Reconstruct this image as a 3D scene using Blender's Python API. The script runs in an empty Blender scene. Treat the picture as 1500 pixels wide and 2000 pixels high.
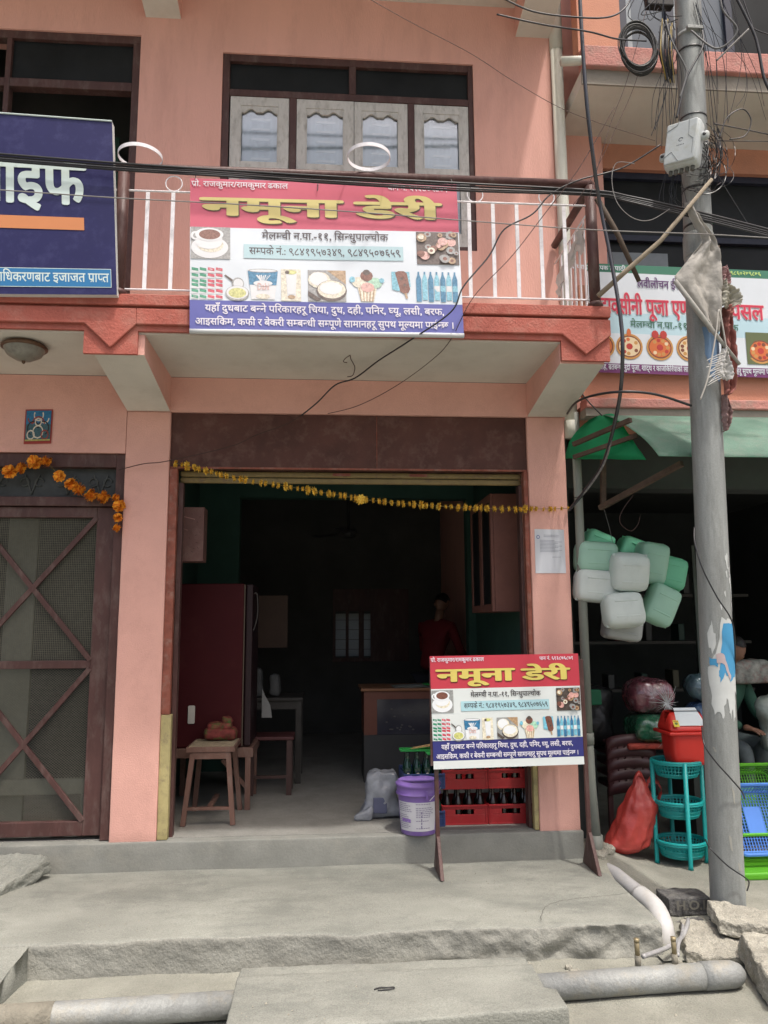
import bpy, bmesh, math, random
from mathutils import Vector, Matrix, noise
import numpy as np

sc = bpy.context.scene
COL = sc.collection
R = math.radians
random.seed(7)

# ------------------------------------------------------------------ camera
CAM = Vector((0.0, -5.5, 1.43))
YAW, PITCH, ROLL, FPX = R(4.379), R(8.281), R(-0.3305), 1500.0
_cy, _sy, _cp, _sp = math.cos(YAW), math.sin(YAW), math.cos(PITCH), math.sin(PITCH)
FWD = Vector((_sy * _cp, _cy * _cp, _sp))
_r0 = Vector((_cy, -_sy, 0)); _u0 = _r0.cross(FWD)
RGT = math.cos(ROLL) * _r0 + math.sin(ROLL) * _u0
UPV = -math.sin(ROLL) * _r0 + math.cos(ROLL) * _u0
cd = bpy.data.cameras.new('camera'); cam = bpy.data.objects.new('camera', cd); COL.objects.link(cam)
cam.matrix_world = Matrix(((RGT.x, UPV.x, -FWD.x, CAM.x), (RGT.y, UPV.y, -FWD.y, CAM.y), (RGT.z, UPV.z, -FWD.z, CAM.z), (0, 0, 0, 1)))
cd.sensor_fit = 'VERTICAL'; cd.sensor_height = 24.0; cd.lens = 24.0 * FPX / 2000.0
cd.clip_start = 0.05; cd.clip_end = 1000
sc.camera = cam

# ------------------------------------------------------------------ daylight
SUNDIR = Vector((-0.60, 1.0, -2.8)).normalized()          # the way the light travels
w = bpy.data.worlds.new('World'); sc.world = w; w.use_nodes = True
wn = w.node_tree.nodes; wl = w.node_tree.links; wn.clear()
sky = wn.new('ShaderNodeTexSky'); sky.sky_type = 'NISHITA'; sky.sun_disc = False
sky.sun_elevation = math.asin(-SUNDIR.z); sky.sun_rotation = math.atan2(-SUNDIR.x, -SUNDIR.y)
sky.dust_density = 8.0; sky.air_density = 1.0; sky.ozone_density = 1.0
bg = wn.new('ShaderNodeBackground'); bg.inputs['Strength'].default_value = 0.15
wo = wn.new('ShaderNodeOutputWorld'); wl.new(sky.outputs[0], bg.inputs[0]); wl.new(bg.outputs[0], wo.inputs[0])
sl = bpy.data.lights.new('sun', 'SUN'); sl.energy = 2.0; sl.angle = R(2.6); sl.color = (1.0, 0.965, 0.92)
so = bpy.data.objects.new('sun', sl); COL.objects.link(so); so.rotation_euler = SUNDIR.to_track_quat('-Z', 'Y').to_euler()
so.location = (4, -6, 12)
sc.view_settings.view_transform = 'Standard'; sc.view_settings.look = 'None'
sc.view_settings.gamma = 1.0; sc.view_settings.exposure = 0.56; sc.view_settings.use_curve_mapping = False
sc.cycles.max_bounces = 8; sc.cycles.diffuse_bounces = 4; sc.cycles.transparent_max_bounces = 12
sc.cycles.use_denoising = True


def P(px, py, Y=None, Z=None, X=None):
    """the point of a plane at a known distance that the photograph's pixel (1500 x 2000) shows"""
    d = FWD * FPX + RGT * (px - 750) + UPV * (1000 - py)
    if Y is not None: t = (Y - CAM.y) / d.y
    elif Z is not None: t = (Z - CAM.z) / d.z
    else: t = (X - CAM.x) / d.x
    return CAM + d * t


# ------------------------------------------------------------------ materials
def lin(c):
    return tuple(((v / 255) / 12.92 if v / 255 <= 0.04045 else ((v / 255 + 0.055) / 1.055) ** 2.4) for v in c)


MATS = {}


def mat(name, col, rough=0.8, var=0.12, scale=5.0, bump=0.0, bscale=60.0, metal=0.0, spec=0.3, stain=None, stain_amt=0.0,
        stain_scale=3.0, trans=0.0, alpha=1.0, coat=0.0, sss=0.0, stretch=None, speck=0.0, transl=None, lin_col=True):
    if name in MATS: return MATS[name]
    m = bpy.data.materials.new(name); m.use_nodes = True
    n = m.node_tree.nodes; l = m.node_tree.links; b = n['Principled BSDF']
    tc = n.new('ShaderNodeTexCoord'); mp = n.new('ShaderNodeMapping')
    l.new(tc.outputs['Object'], mp.inputs[0])
    if stretch: mp.inputs['Scale'].default_value = stretch
    nz = n.new('ShaderNodeTexNoise'); nz.inputs['Scale'].default_value = scale; nz.inputs['Detail'].default_value = 6
    nz.inputs['Roughness'].default_value = 0.62
    l.new(mp.outputs[0], nz.inputs['Vector'])
    rp = n.new('ShaderNodeValToRGB'); l.new(nz.outputs['Fac'], rp.inputs[0])
    rp.color_ramp.elements[0].position = 0.3; rp.color_ramp.elements[1].position = 0.7
    rp.color_ramp.elements[0].color = (*[c * (1 - var) for c in col], 1)
    rp.color_ramp.elements[1].color = (*[min(1, c * (1 + var)) for c in col], 1)
    out = rp.outputs[0]
    if stain:
        n2 = n.new('ShaderNodeTexNoise'); n2.inputs['Scale'].default_value = stain_scale; n2.inputs['Detail'].default_value = 9
        n2.inputs['Roughness'].default_value = 0.7
        mp2 = n.new('ShaderNodeMapping'); mp2.inputs['Location'].default_value = (13.1, 4.7, 9.3)
        if stretch: mp2.inputs['Scale'].default_value = stretch
        l.new(tc.outputs['Object'], mp2.inputs[0]); l.new(mp2.outputs[0], n2.inputs['Vector'])
        r2 = n.new('ShaderNodeValToRGB'); l.new(n2.outputs['Fac'], r2.inputs[0])
        r2.color_ramp.elements[0].position = 0.5; r2.color_ramp.elements[1].position = 0.68
        r2.color_ramp.elements[1].color = (stain_amt,) * 3 + (1,)
        mx = n.new('ShaderNodeMix'); mx.data_type = 'RGBA'
        l.new(r2.outputs[0], mx.inputs['Factor']); l.new(out, mx.inputs['A']); mx.inputs['B'].default_value = (*stain, 1)
        out = mx.outputs['Result']
    if speck:
        n3 = n.new('ShaderNodeTexNoise'); n3.inputs['Scale'].default_value = 170; n3.inputs['Detail'].default_value = 3
        l.new(tc.outputs['Object'], n3.inputs['Vector'])
        r3 = n.new('ShaderNodeValToRGB'); l.new(n3.outputs['Fac'], r3.inputs[0])
        r3.color_ramp.elements[0].position = 0.33; r3.color_ramp.elements[1].position = 0.62
        r3.color_ramp.elements[0].color = (1 - speck,) * 3 + (1,); r3.color_ramp.elements[1].color = (1, 1, 1, 1)
        m3 = n.new('ShaderNodeMix'); m3.data_type = 'RGBA'; m3.blend_type = 'MULTIPLY'; m3.inputs['Factor'].default_value = 1
        l.new(out, m3.inputs['A']); l.new(r3.outputs[0], m3.inputs['B']); out = m3.outputs['Result']
    l.new(out, b.inputs['Base Color'])
    b.inputs['Roughness'].default_value = rough; b.inputs['Metallic'].default_value = metal
    b.inputs['Specular IOR Level'].default_value = spec; b.inputs['Coat Weight'].default_value = coat
    b.inputs['Transmission Weight'].default_value = trans; b.inputs['Alpha'].default_value = alpha
    if sss:
        b.inputs['Subsurface Weight'].default_value = sss; b.inputs['Subsurface Radius'].default_value = (0.06, 0.06, 0.06)
        b.inputs['Subsurface Scale'].default_value = 1.0
    if bump:
        nb = n.new('ShaderNodeTexNoise'); nb.inputs['Scale'].default_value = bscale; nb.inputs['Detail'].default_value = 5
        l.new(mp.outputs[0], nb.inputs['Vector'])
        bp = n.new('ShaderNodeBump'); bp.inputs['Strength'].default_value = bump; bp.inputs['Distance'].default_value = 0.01
        l.new(nb.outputs['Fac'], bp.inputs['Height']); l.new(bp.outputs[0], b.inputs['Normal'])
    if transl:
        t = n.new('ShaderNodeBsdfTranslucent'); t.inputs[0].default_value = (*transl[1], 1)
        ms = n.new('ShaderNodeMixShader'); ms.inputs[0].default_value = transl[0]
        l.new(b.outputs[0], ms.inputs[1]); l.new(t.outputs[0], ms.inputs[2])
        l.new(ms.outputs[0], n['Material Output'].inputs['Surface'])
    MATS[name] = m
    return m


def flat(name, rgb, rough=0.5, var=0.05, **k):
    return mat(name, lin(rgb), rough, var, **k)


DUST = (0.42, 0.40, 0.33)
PINK = mat('salmon paint', (0.71, 0.395, 0.33), 0.75, 0.06, 2.5, 0.3, 110, stain=(0.58, 0.32, 0.26), stain_amt=0.5, stain_scale=3.4, speck=.06, spec=0.2)
PINKW = mat('salmon wall paint', (0.73, 0.40, 0.33), 0.75, 0.08, 1.6, 0.3, 110, stain=(0.60, 0.325, 0.265), stain_amt=0.65, stain_scale=4.5, stretch=(1, 1, .22), spec=0.2)
TERRA = mat('terracotta paint', (0.37, 0.105, 0.078), 0.7, 0.15, 4, 0.5, 70, stain=(0.42, 0.2, 0.155), stain_amt=0.5, stain_scale=7, spec=0.25)
OFFW = mat('off white limewash', (0.60, 0.57, 0.51), 0.9, 0.05, 3, 0.15, 90, stain=(0.42, 0.38, 0.32), stain_amt=0.4, stain_scale=2)
WOOD = mat('maroon painted wood', (0.078, 0.037, 0.033), 0.5, 0.2, 9, 0.3, 50, stain=(0.2, 0.16, 0.14), stain_amt=0.35, stain_scale=14, stretch=(1, 1, .35))
WOODD = mat('dark maroon board', (0.085, 0.034, 0.026), 0.6, 0.25, 3, 0.2, 60, stain=(0.16, 0.09, 0.075), stain_amt=0.6, stain_scale=9)
RUSTY = mat('rusty red metal', (0.24, 0.075, 0.05), 0.6, 0.3, 12, 0.4, 60, stain=(0.3, 0.2, 0.16), stain_amt=0.6, stain_scale=20)
YELG = mat('dull yellow guide', (0.40, 0.34, 0.16), 0.6, 0.15, 8, 0.3, 60, stain=(0.2, 0.16, 0.1), stain_amt=0.7, stain_scale=18)
YELM = mat('faded yellow metal', (0.21, 0.155, 0.065), 0.6, 0.15, 8, 0.3, 60, stain=(0.14, 0.09, 0.06), stain_amt=0.8, stain_scale=16)
GREYW = mat('weathered white wood', (0.55, 0.53, 0.50), 0.7, 0.1, 14, 0.35, 70, stain=(0.28, 0.26, 0.23), stain_amt=0.7, stain_scale=22, stretch=(1, 1, .4))
CONC = mat('worn concrete', (0.262, 0.268, 0.235), 0.9, 0.2, 2.6, 0.45, 90, stain=(0.175, 0.182, 0.162), stain_amt=0.9, stain_scale=2.8, speck=0.28, stretch=(.6, 1, 1))
CEMF = mat('smooth cement step', (0.225, 0.228, 0.205), 0.9, 0.18, 2.5, 0.25, 60, stain=(0.29, 0.285, 0.245), stain_amt=0.7, stain_scale=3, speck=0.12)
CONCD = mat('grey cement face', (0.27, 0.27, 0.238), 0.92, 0.18, 3, 0.6, 60, stain=(0.30, 0.295, 0.255), stain_amt=0.6, stain_scale=4, speck=0.2)
DUSTY = mat('dusty ground', (0.262, 0.262, 0.222), 0.95, 0.2, 3, 0.7, 80, stain=(0.20, 0.198, 0.165), stain_amt=0.6, stain_scale=3.3, speck=0.2)
FLOORI = mat('shop floor cement', (0.27, 0.265, 0.24), 0.75, 0.15, 3, 0.4, 60, stain=(0.19, 0.19, 0.17), stain_amt=0.6, stain_scale=4, speck=0.2)
GALV = mat('galvanised metal', (0.27, 0.28, 0.27), 0.62, 0.18, 7, 0.4, 50, metal=0.2, stain=(0.33, 0.31, 0.255), stain_amt=0.85, stain_scale=6, speck=.15)
POLEM = mat('silver painted pole', (0.28, 0.295, 0.285), 0.6, 0.22, 9, 0.3, 45, metal=0.15, stain=(0.155, 0.16, 0.15), stain_amt=0.7, stain_scale=9, stretch=(1, 1, .16), speck=.15)
BLACKC = mat('black cable', (0.018, 0.018, 0.02), 0.4, 0.1, 20, spec=0.5)
GREYC = mat('grey cable', (0.12, 0.12, 0.12), 0.5, 0.2, 20)
WHITEM = mat('white painted metal', (0.76, 0.74, 0.76), 0.5, 0.08, 12, stain=(0.45, 0.42, 0.42), stain_amt=0.5, stain_scale=20)
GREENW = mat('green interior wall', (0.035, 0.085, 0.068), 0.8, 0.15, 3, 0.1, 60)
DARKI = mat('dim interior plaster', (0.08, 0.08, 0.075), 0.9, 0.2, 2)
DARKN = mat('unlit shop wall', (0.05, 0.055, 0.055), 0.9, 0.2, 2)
PIPEG = mat('grey green plastic pipe', (0.20, 0.215, 0.19), 0.5, 0.1, 6, stain=(0.3, 0.29, 0.24), stain_amt=0.5, stain_scale=6, stretch=(1, 1, .3))
PIPEW = mat('cream plastic pipe', (0.55, 0.55, 0.48), 0.5, 0.07, 6, stain=(0.33, 0.31, 0.24), stain_amt=0.5, stain_scale=5, stretch=(1, 1, .3))


def glass(name, rough=0.35, base=(0.016, 0.018, 0.019)):
    """dusty dark window glass"""
    return mat(name, base, rough, 0.3, 3, spec=0.12)


# ------------------------------------------------------------------ mesh builder
SETBACK = []


def setback(v):
    """the neighbouring house stands a little further back and is a little larger than first measured"""
    return (v[0] * 1.07, -5.5 + (v[1] + 5.5) * 1.07, 1.43 + (v[2] - 1.43) * 1.07)


class MB:
    def __init__(s): s.v = []; s.f = []; s.m = []; s.mats = []

    def mi(s, m):
        if m not in s.mats: s.mats.append(m)
        return s.mats.index(m)

    def add(s, vs, fs, m):
        k = s.mi(m); o = len(s.v); s.v += [tuple(v) for v in vs]
        for f in fs: s.f.append(tuple(i + o for i in f)); s.m.append(k)
        return s

    def box(s, lo, hi, m, fn=None):
        x0, y0, z0 = lo; x1, y1, z1 = hi
        v = [(x0, y0, z0), (x1, y0, z0), (x1, y1, z0), (x0, y1, z0), (x0, y0, z1), (x1, y0, z1), (x1, y1, z1), (x0, y1, z1)]
        if fn: v = [fn(Vector(p)) for p in v]
        return s.add(v, [(0, 3, 2, 1), (4, 5, 6, 7), (0, 1, 5, 4), (1, 2, 6, 5), (2, 3, 7, 6), (3, 0, 4, 7)], m)

    def beam(s, a, b, wx, wy, m, up=(0, 0, 1)):
        a = Vector(a); b = Vector(b); d = (b - a).normalized(); u = Vector(up)
        if abs(d.dot(u)) > .98: u = Vector((0, 1, 0))
        x = d.cross(u).normalized(); y = x.cross(d)
        v = []
        for p in (a, b):
            for sx, sy in ((-1, -1), (1, -1), (1, 1), (-1, 1)): v.append(p + x * sx * wx / 2 + y * sy * wy / 2)
        return s.add(v, [(3, 2, 1, 0), (4, 5, 6, 7), (0, 1, 5, 4), (1, 2, 6, 5), (2, 3, 7, 6), (3, 0, 4, 7)], m)

    def tube(s, pts, r, m, n=8, caps=True):
        pts = [Vector(p) for p in pts]; rs = r if isinstance(r, (list, tuple)) else [r] * len(pts)
        vs = []; fs = []; u = None
        for i, p in enumerate(pts):
            t = (pts[min(i + 1, len(pts) - 1)] - pts[max(i - 1, 0)])
            t = t.normalized() if t.length > 1e-9 else Vector((0, 0, 1))
            if u is None:
                a = Vector((0, 0, 1)) if abs(t.z) < .9 else Vector((1, 0, 0))
                u = t.cross(a).normalized()
            else:
                u = (u - t * u.dot(t))
                u = u.normalized() if u.length > 1e-6 else t.orthogonal().normalized()
            w_ = t.cross(u)
            for k in range(n):
                an = 2 * math.pi * k / n
                vs.append(p + (u * math.cos(an) + w_ * math.sin(an)) * rs[i])
        for i in range(len(pts) - 1):
            for k in range(n):
                a = i * n + k; b = i * n + (k + 1) % n
                fs.append((a, b, b + n, a + n))
        if caps:
            fs.append(tuple(range(n))[::-1]); fs.append(tuple((len(pts) - 1) * n + k for k in range(n)))
        return s.add(vs, fs, m)

    def lathe(s, prof, c, m, n=24, axis='Z', sx=1.0, sy=1.0, close=False):
        vs = []; fs = []; c = Vector(c)
        for (r, h) in prof:
            for k in range(n):
                a = 2 * math.pi * k / n
                if axis == 'Z': vs.append(c + Vector((r * math.cos(a) * sx, r * math.sin(a) * sy, h)))
                elif axis == 'Y': vs.append(c + Vector((r * math.cos(a) * sx, h, r * math.sin(a) * sy)))
                else: vs.append(c + Vector((h, r * math.cos(a) * sx, r * math.sin(a) * sy)))
        for i in range(len(prof) - 1):
            for k in range(n):
                a = i * n + k; b = i * n + (k + 1) % n
                fs.append((a, b, b + n, a + n))
        return s.add(vs, fs, m)

    def prism(s, poly, d, m):
        """poly: 3-D outline, d: extrusion vector"""
        d = Vector(d); n = len(poly); p = [Vector(q) for q in poly]
        fs = [tuple(range(n))[::-1], tuple(range(n, 2 * n))] + [(i, (i + 1) % n, (i + 1) % n + n, i + n) for i in range(n)]
        return s.add(p + [q + d for q in p], fs, m)

    def rbox(s, lo, hi, r, m, seg=6, amp=0.0, freq=4.0, fn=None, seed=0, segs=None):
        lo = Vector(lo); hi = Vector(hi); segs = segs or (seg, seg, seg)
        ax = []
        for i in range(3):
            rr = min(r, (hi[i] - lo[i]) * .499)
            a = [lo[i], lo[i] + rr * .35, lo[i] + rr]
            L = hi[i] - lo[i] - 2 * rr; k = max(1, segs[i])
            a += [lo[i] + rr + L * j / k for j in range(1, k)]
            a += [hi[i] - rr, hi[i] - rr * .35, hi[i]]
            b = [a[0]]
            for q in a[1:]:
                if q - b[-1] > 1e-6: b.append(q)
            ax.append(b)
        idx = {}; vs = []; fs = []
        off = Vector((seed * 7.3, seed * 3.1, seed * 5.7))

        def vert(i, j, k):
            key = (i, j, k)
            if key in idx: return idx[key]
            p = Vector((ax[0][i], ax[1][j], ax[2][k]))
            q = Vector([min(max(p[t], lo[t] + min(r, (hi[t] - lo[t]) * .499)), hi[t] - min(r, (hi[t] - lo[t]) * .499)) for t in range(3)])
            d = p - q
            if d.length > 1e-9: p = q + d.normalized() * min(r, d.length if d.length < r else r)
            if amp:
                p = p + Vector(noise.noise_vector(p * freq + off)) * amp + Vector(noise.noise_vector(p * freq * 3.7 + off)) * amp * .35
            if fn: p = Vector(fn(p))
            idx[key] = len(vs); vs.append(p); return idx[key]
        n = [len(a) for a in ax]
        for (a, b, c) in ((0, 1, 2), (1, 2, 0), (2, 0, 1)):
            for side in (0, n[c] - 1):
                for i in range(n[a] - 1):
                    for j in range(n[b] - 1):
                        q = []
                        for (di, dj) in ((0, 0), (1, 0), (1, 1), (0, 1)):
                            t = [0, 0, 0]; t[a] = i + di; t[b] = j + dj; t[c] = side; q.append(vert(*t))
                        fs.append(tuple(q if side else q[::-1]))
        return s.add(vs, fs, m)

    def build(s, name, parent=None, smooth=False, bevel=0.0, label=None, origin=None, solid=0.0, sub=0):
        me = bpy.data.meshes.new(name)
        if SETBACK: s.v = [setback(v) for v in s.v]
        o3 = Vector(origin) if origin is not None else (wpos(parent) if parent else Vector((0, 0, 0)))
        me.from_pydata([(v[0] - o3.x, v[1] - o3.y, v[2] - o3.z) for v in s.v], [], s.f)
        for m in s.mats: me.materials.append(m)
        me.polygons.foreach_set('material_index', s.m)
        if smooth: me.polygons.foreach_set('use_smooth', [True] * len(me.polygons))
        me.update()
        o = bpy.data.objects.new(name, me); COL.objects.link(o)
        if parent: o.parent = parent; o.location = o3 - wpos(parent)
        else: o.location = o3
        if sub:
            md = o.modifiers.new('sub', 'SUBSURF'); md.levels = sub; md.render_levels = sub
        if solid:
            md = o.modifiers.new('solid', 'SOLIDIFY'); md.thickness = solid; md.offset = 0
        if bevel:
            md = o.modifiers.new('bevel', 'BEVEL'); md.width = bevel; md.segments = 2; md.limit_method = 'ANGLE'
            md.harden_normals = False
        if label: o['label'] = label
        return o


def wpos(o):
    v = Vector((0, 0, 0))
    while o: v += o.location; o = o.parent
    return v


def thing(name, loc, label, cat, group=None):
    o = bpy.data.objects.new(name, None); COL.objects.link(o); o.location = loc; o.empty_display_size = .05
    return tag(o, label, cat, group)


def tag(o, label, cat, group=None):
    o['label'] = label; o['category'] = cat
    if group: o['group'] = group
    return o


def struct(o): o['kind'] = 'structure'; return o


def dup(o, loc=None, rot=None, label=None, parent=None):
    c = o.copy(); COL.objects.link(c)
    if loc is not None: c.location = loc
    if rot is not None: c.rotation_euler = rot
    if label: c['label'] = label
    if parent: c.parent = parent
    for ch in o.children:
        k = ch.copy(); COL.objects.link(k); k.parent = c
        for g in ch.children:
            q = g.copy(); COL.objects.link(q); q.parent = k
    return c


def smoothpts(pts, k=6):
    pts = [Vector(p) for p in pts]
    if len(pts) < 3: return pts
    out = []
    for i in range(len(pts) - 1):
        p0 = pts[max(i - 1, 0)]; p1 = pts[i]; p2 = pts[i + 1]; p3 = pts[min(i + 2, len(pts) - 1)]
        for j in range(k):
            t = j / k
            out.append(.5 * ((2 * p1) + (p2 - p0) * t + (2 * p0 - 5 * p1 + 4 * p2 - p3) * t * t + (3 * p1 - p0 - 3 * p2 + p3) * t ** 3))
    out.append(pts[-1]); return out


# ------------------------------------------------------------------ lettering (Devanagari set glyph by glyph)
_tc = bpy.data.curves.new('glyph', 'FONT'); _tc.resolution_u = 3
_to = bpy.data.objects.new('glyph', _tc); COL.objects.link(_to)
_GL = {}; _ADV = {}


def _mesh(body, off=0.0):
    _tc.body = body; _tc.offset = off; bpy.context.view_layer.update()
    me = bpy.data.meshes.new_from_object(_to.evaluated_get(bpy.context.evaluated_depsgraph_get()))
    v = [(q.co.x, q.co.y) for q in me.vertices]; f = [tuple(p.vertices) for p in me.polygons]
    bpy.data.meshes.remove(me); return v, f


def _adv(ch):
    if ch not in _ADV:
        a = max(x for x, y in _mesh('क' + ch + 'क')[0]); b = max(x for x, y in _mesh('कक')[0]); _ADV[ch] = a - b
    return _ADV[ch]


def _glyph(ch, off=0.0, cut=None):
    key = (ch, off, cut)
    if key in _GL: return _GL[key]
    v, f = _mesh(ch, off)
    if cut is not None and v:
        bm = bmesh.new(); bv = [bm.verts.new((x, y, 0)) for x, y in v]
        for q in f:
            try: bm.faces.new([bv[i] for i in q])
            except ValueError: pass
        bmesh.ops.bisect_plane(bm, geom=bm.verts[:] + bm.edges[:] + bm.faces[:], plane_co=(cut, 0, 0), plane_no=(1, 0, 0), clear_outer=True)
        bm.verts.index_update(); v = [(q.co.x, q.co.y) for q in bm.verts]; f = [tuple(q.index for q in p.verts) for p in bm.faces]; bm.free()
    _GL[key] = (v, f); return _GL[key]


CONS = set('कखगघचछजझटठडढणतथदधनपफबभमयरलवशषसह')
STEM = set('खगघचजणतथधनपबभमयलवशषस')


def typeset(text, off=0.0):
    """returns verts, faces, width with the headline at y = 0.622 and the baseline at 0"""
    V = []; F = []; x = 0.0

    def put(ch, at, cut=None):
        v, f = _glyph(ch, off, cut); o = len(V)
        V.extend((a + at, b) for a, b in v); F.extend(tuple(i + o for i in q) for q in f)
    i = 0; n = len(text)
    while i < n:
        c = text[i]
        if c in CONS:
            cl = [c]; i += 1
            while i + 1 < n and text[i] == '्' and text[i + 1] in CONS: cl.append(text[i + 1]); i += 2
            marks = []
            while i < n and text[i] in 'िीाेैोौुूृंँ्': marks.append(text[i]); i += 1
            reph = False
            if len(cl) > 1 and cl[0] == 'र': reph = True; cl = cl[1:]
            if 'ि' in marks: put('ि', x); x += _adv('ि'); marks.remove('ि')
            rak = False
            if len(cl) > 1 and cl[-1] == 'र': rak = True; cl = cl[:-1]
            for q in cl[:-1]:
                if q in STEM: cut = _adv(q) - 0.152 - off; put(q, x, cut); x += cut + .012
                else: put(q, x); x += _adv(q); put('्', x)
            q = cl[-1]; put(q, x); x0 = x; x += _adv(q)
            if rak:
                xs = x - (.145 if q in STEM else .3)
                o = len(V); V.extend([(xs, .13), (xs, .22), (xs - .22, .02), (xs - .18, -.04)]); F.append((o, o + 1, o + 2, o + 3))
            for m_ in marks:
                put(m_, x); x += _adv(m_)
            if reph: put('े', x)
        elif c == ' ': x += .26; i += 1
        else: put(c, x); x += _adv(c); i += 1
    return V, F, x


class Sheet:
    """a printed sheet: xy in metres on its face -> world; letters and pictures are laid on it"""
    def __init__(s, fn): s.fn = fn; s.k = 0

    def pt(s, x, y, off): return s.fn(x, y, off)

    def text(s, root, txt, x0, x1, ybase, h, m, off=0.004, bold=0.0, name='lettering', shear=0.0, jitter=0):
        heavy = bold >= .02
        V, F, wd = typeset(txt, 0.0 if heavy else bold); sx = (x1 - x0) / max(wd, .01); sy = h / .622
        b = MB()
        for k, (dx, dy) in enumerate(((0, 0), (1, 0), (-1, 0), (0, -1), (0, 1), (.7, .7), (-.7, .7), (.7, -.7), (-.7, -.7)) if heavy else ((0, 0),)):
            b.add([s.pt(x0 + (x + dx * bold) * sx, ybase + (y + dy * bold * .6) * sy, off + k * .00008) for x, y in V], F, m)
        return b.build(name, root)


class Pic:
    def __init__(s, sheet, x0, y0, x1, y1): s.s = sheet; s.b = MB(); s.r = (x0, y0, x1, y1); s.off = 0.0028

    def _p(s, u, v): x0, y0, x1, y1 = s.r; return s.s.pt(x0 + (x1 - x0) * u, y0 + (y1 - y0) * v, s.off)

    def poly(s, pts, m, step=True):
        if step: s.off += 0.0003
        s.b.add([s._p(u, v) for u, v in pts], [tuple(range(len(pts)))], m)

    def rect(s, u0, v0, u1, v1, m, step=True):
        n = max(1, int(abs((u1 - u0) * (s.r[2] - s.r[0])) / .05))
        for k in range(n):
            a = u0 + (u1 - u0) * k / n; b = u0 + (u1 - u0) * (k + 1) / n
            s.poly([(a, v0), (b, v0), (b, v1), (a, v1)], m, step and k == 0)

    def ell(s, cu, cv, ru, rv, m, n=16, step=True, a0=0, a1=360):
        s.poly([(cu + ru * math.cos(R(a0 + (a1 - a0) * k / n)), cv + rv * math.sin(R(a0 + (a1 - a0) * k / n))) for k in range(n + (a1 - a0 < 360))], m, step)

    def build(s, root, name='printed_picture'): return s.b.build(name, root)
# ------------------------------------------------------------------ ground, street, terrace
b = MB(); S = 200
b.add([(-S, -S, -.385), (S, -S, -.385), (S, S, -.385), (-S, S, -.385)], [(0, 1, 2, 3)], DUSTY)
struct(b.build('ground'))


def field(name, x0, x1, y0, y1, nx, ny, fn, m):
    b = MB(); vs = []; fs = []
    for j in range(ny + 1):
        for i in range(nx + 1):
            x = x0 + (x1 - x0) * i / nx; y = y0 + (y1 - y0) * j / ny
            vs.append((x, y, fn(x, y)))
    for j in range(ny):
        for i in range(nx):
            a = j * (nx + 1) + i; fs.append((a, a + 1, a + nx + 2, a + nx + 1))
    b.add(vs, fs, m); return struct(b.build(name, smooth=True))


def nz(x, y, s, z=0.0): return noise.noise(Vector((x * s, y * s, z)))


field('street', -5, 6, -7, -.7, 180, 124, lambda x, y: -.362 + .006 * nz(x, y, 2.1) + .003 * nz(x, y, 9) + .0015 * nz(x, y, 30), DUSTY)


def rightground(x, y):
    z = -.275 + .006 * nz(x, y, 3)
    t = min(1, max(0, (-.62 - y) / .5)); z -= .075 * t * t * (3 - 2 * t)
    # cement hump poured against the corner of the terrace
    d = max(0, x - 1.86) / .55 + max(0, y - .25) * 1.2 + max(0, -.15 - y) * 1.4
    h = max(0, 1 - d); z += .12 * h * h * (3 - 2 * h)
    return z + .003 * nz(x, y, 14) + .0015 * nz(x, y, 40)


field('pavement', 1.80, 6, -1.25, 5.2, 150, 170, rightground, DUSTY)

# terrace in front of the shop: a thick worn cement slab with a ragged front edge


def face_off(x, z):
    k = min(1, max(0, (x - .25) / .7))
    return (.022 * nz(x, 2, 1.7) + (.006 + .026 * k) * nz(x, z * 2.2, 4.3) + (.005 + .016 * k) * nz(x, z, 11) + (.004 + .008 * k) * nz(x, z, 29)
            - .025 * (1 if x > 1.62 else 0) * (x - 1.62) * 4)


def terr(p):
    p = Vector(p)
    if p.z > -.3:
        e = max(0, (-.98 - p.y) / .16)
        p.z += (.006 * nz(p.x, p.y, 1.6) - e * (.008 + .022 * max(0, nz(p.x, 0, 3.1))) + .0012 * nz(p.x, p.y, 13)) * min(1, (p.z + .30) / .11)
    w = min(1, max(0, (-.95 - p.y) / .17))
    if w: p.y += w * face_off(p.x, p.z)
    return p


b = MB(); b.rbox((-5, -1.15, -.40), (1.84, -.004, -.18), .016, CONC, fn=terr, segs=(420, 44, 12), seed=3)
k = b.mi(CONCD)
for i, f in enumerate(b.f):
    c = sum((Vector(b.v[j]) for j in f), Vector()) / len(f); n_ = (Vector(b.v[f[1]]) - Vector(b.v[f[0]])).cross(Vector(b.v[f[2]]) - Vector(b.v[f[0]])).normalized()
    if c.y < -.95 and abs(n_.z) < .75: b.m[i] = k
struct(b.build('terrace', smooth=True))
CRK = mat('crack shade', (.10, .098, .085), .95, .3, 30)


def crack(pts, w_, name='crack'):
    pts = smoothpts(pts, 10); b = MB(); vs = []; fs = []
    for i, p in enumerate(pts):
        q = p + Vector((.008 * nz(i * .37, 1, 1), .008 * nz(i * .37, 7, 1), 0)); t = (pts[min(i + 1, len(pts) - 1)] - pts[max(0, i - 1)]).normalized(); n_ = Vector((-t.y, t.x, 0)) * w_ * (.5 + .6 * abs(nz(i * .5, 3, 1)))
        z = -.1785 + .006 * nz(q.x, q.y, 1.6) + .0012 * nz(q.x, q.y, 13); vs += [(q.x - n_.x, q.y - n_.y, z), (q.x + n_.x, q.y + n_.y, z)]
        if i: a = 2 * i; fs.append((a - 2, a, a + 1, a - 1))
    b.add(vs, fs, CRK); return struct(b.build(name))


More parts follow.
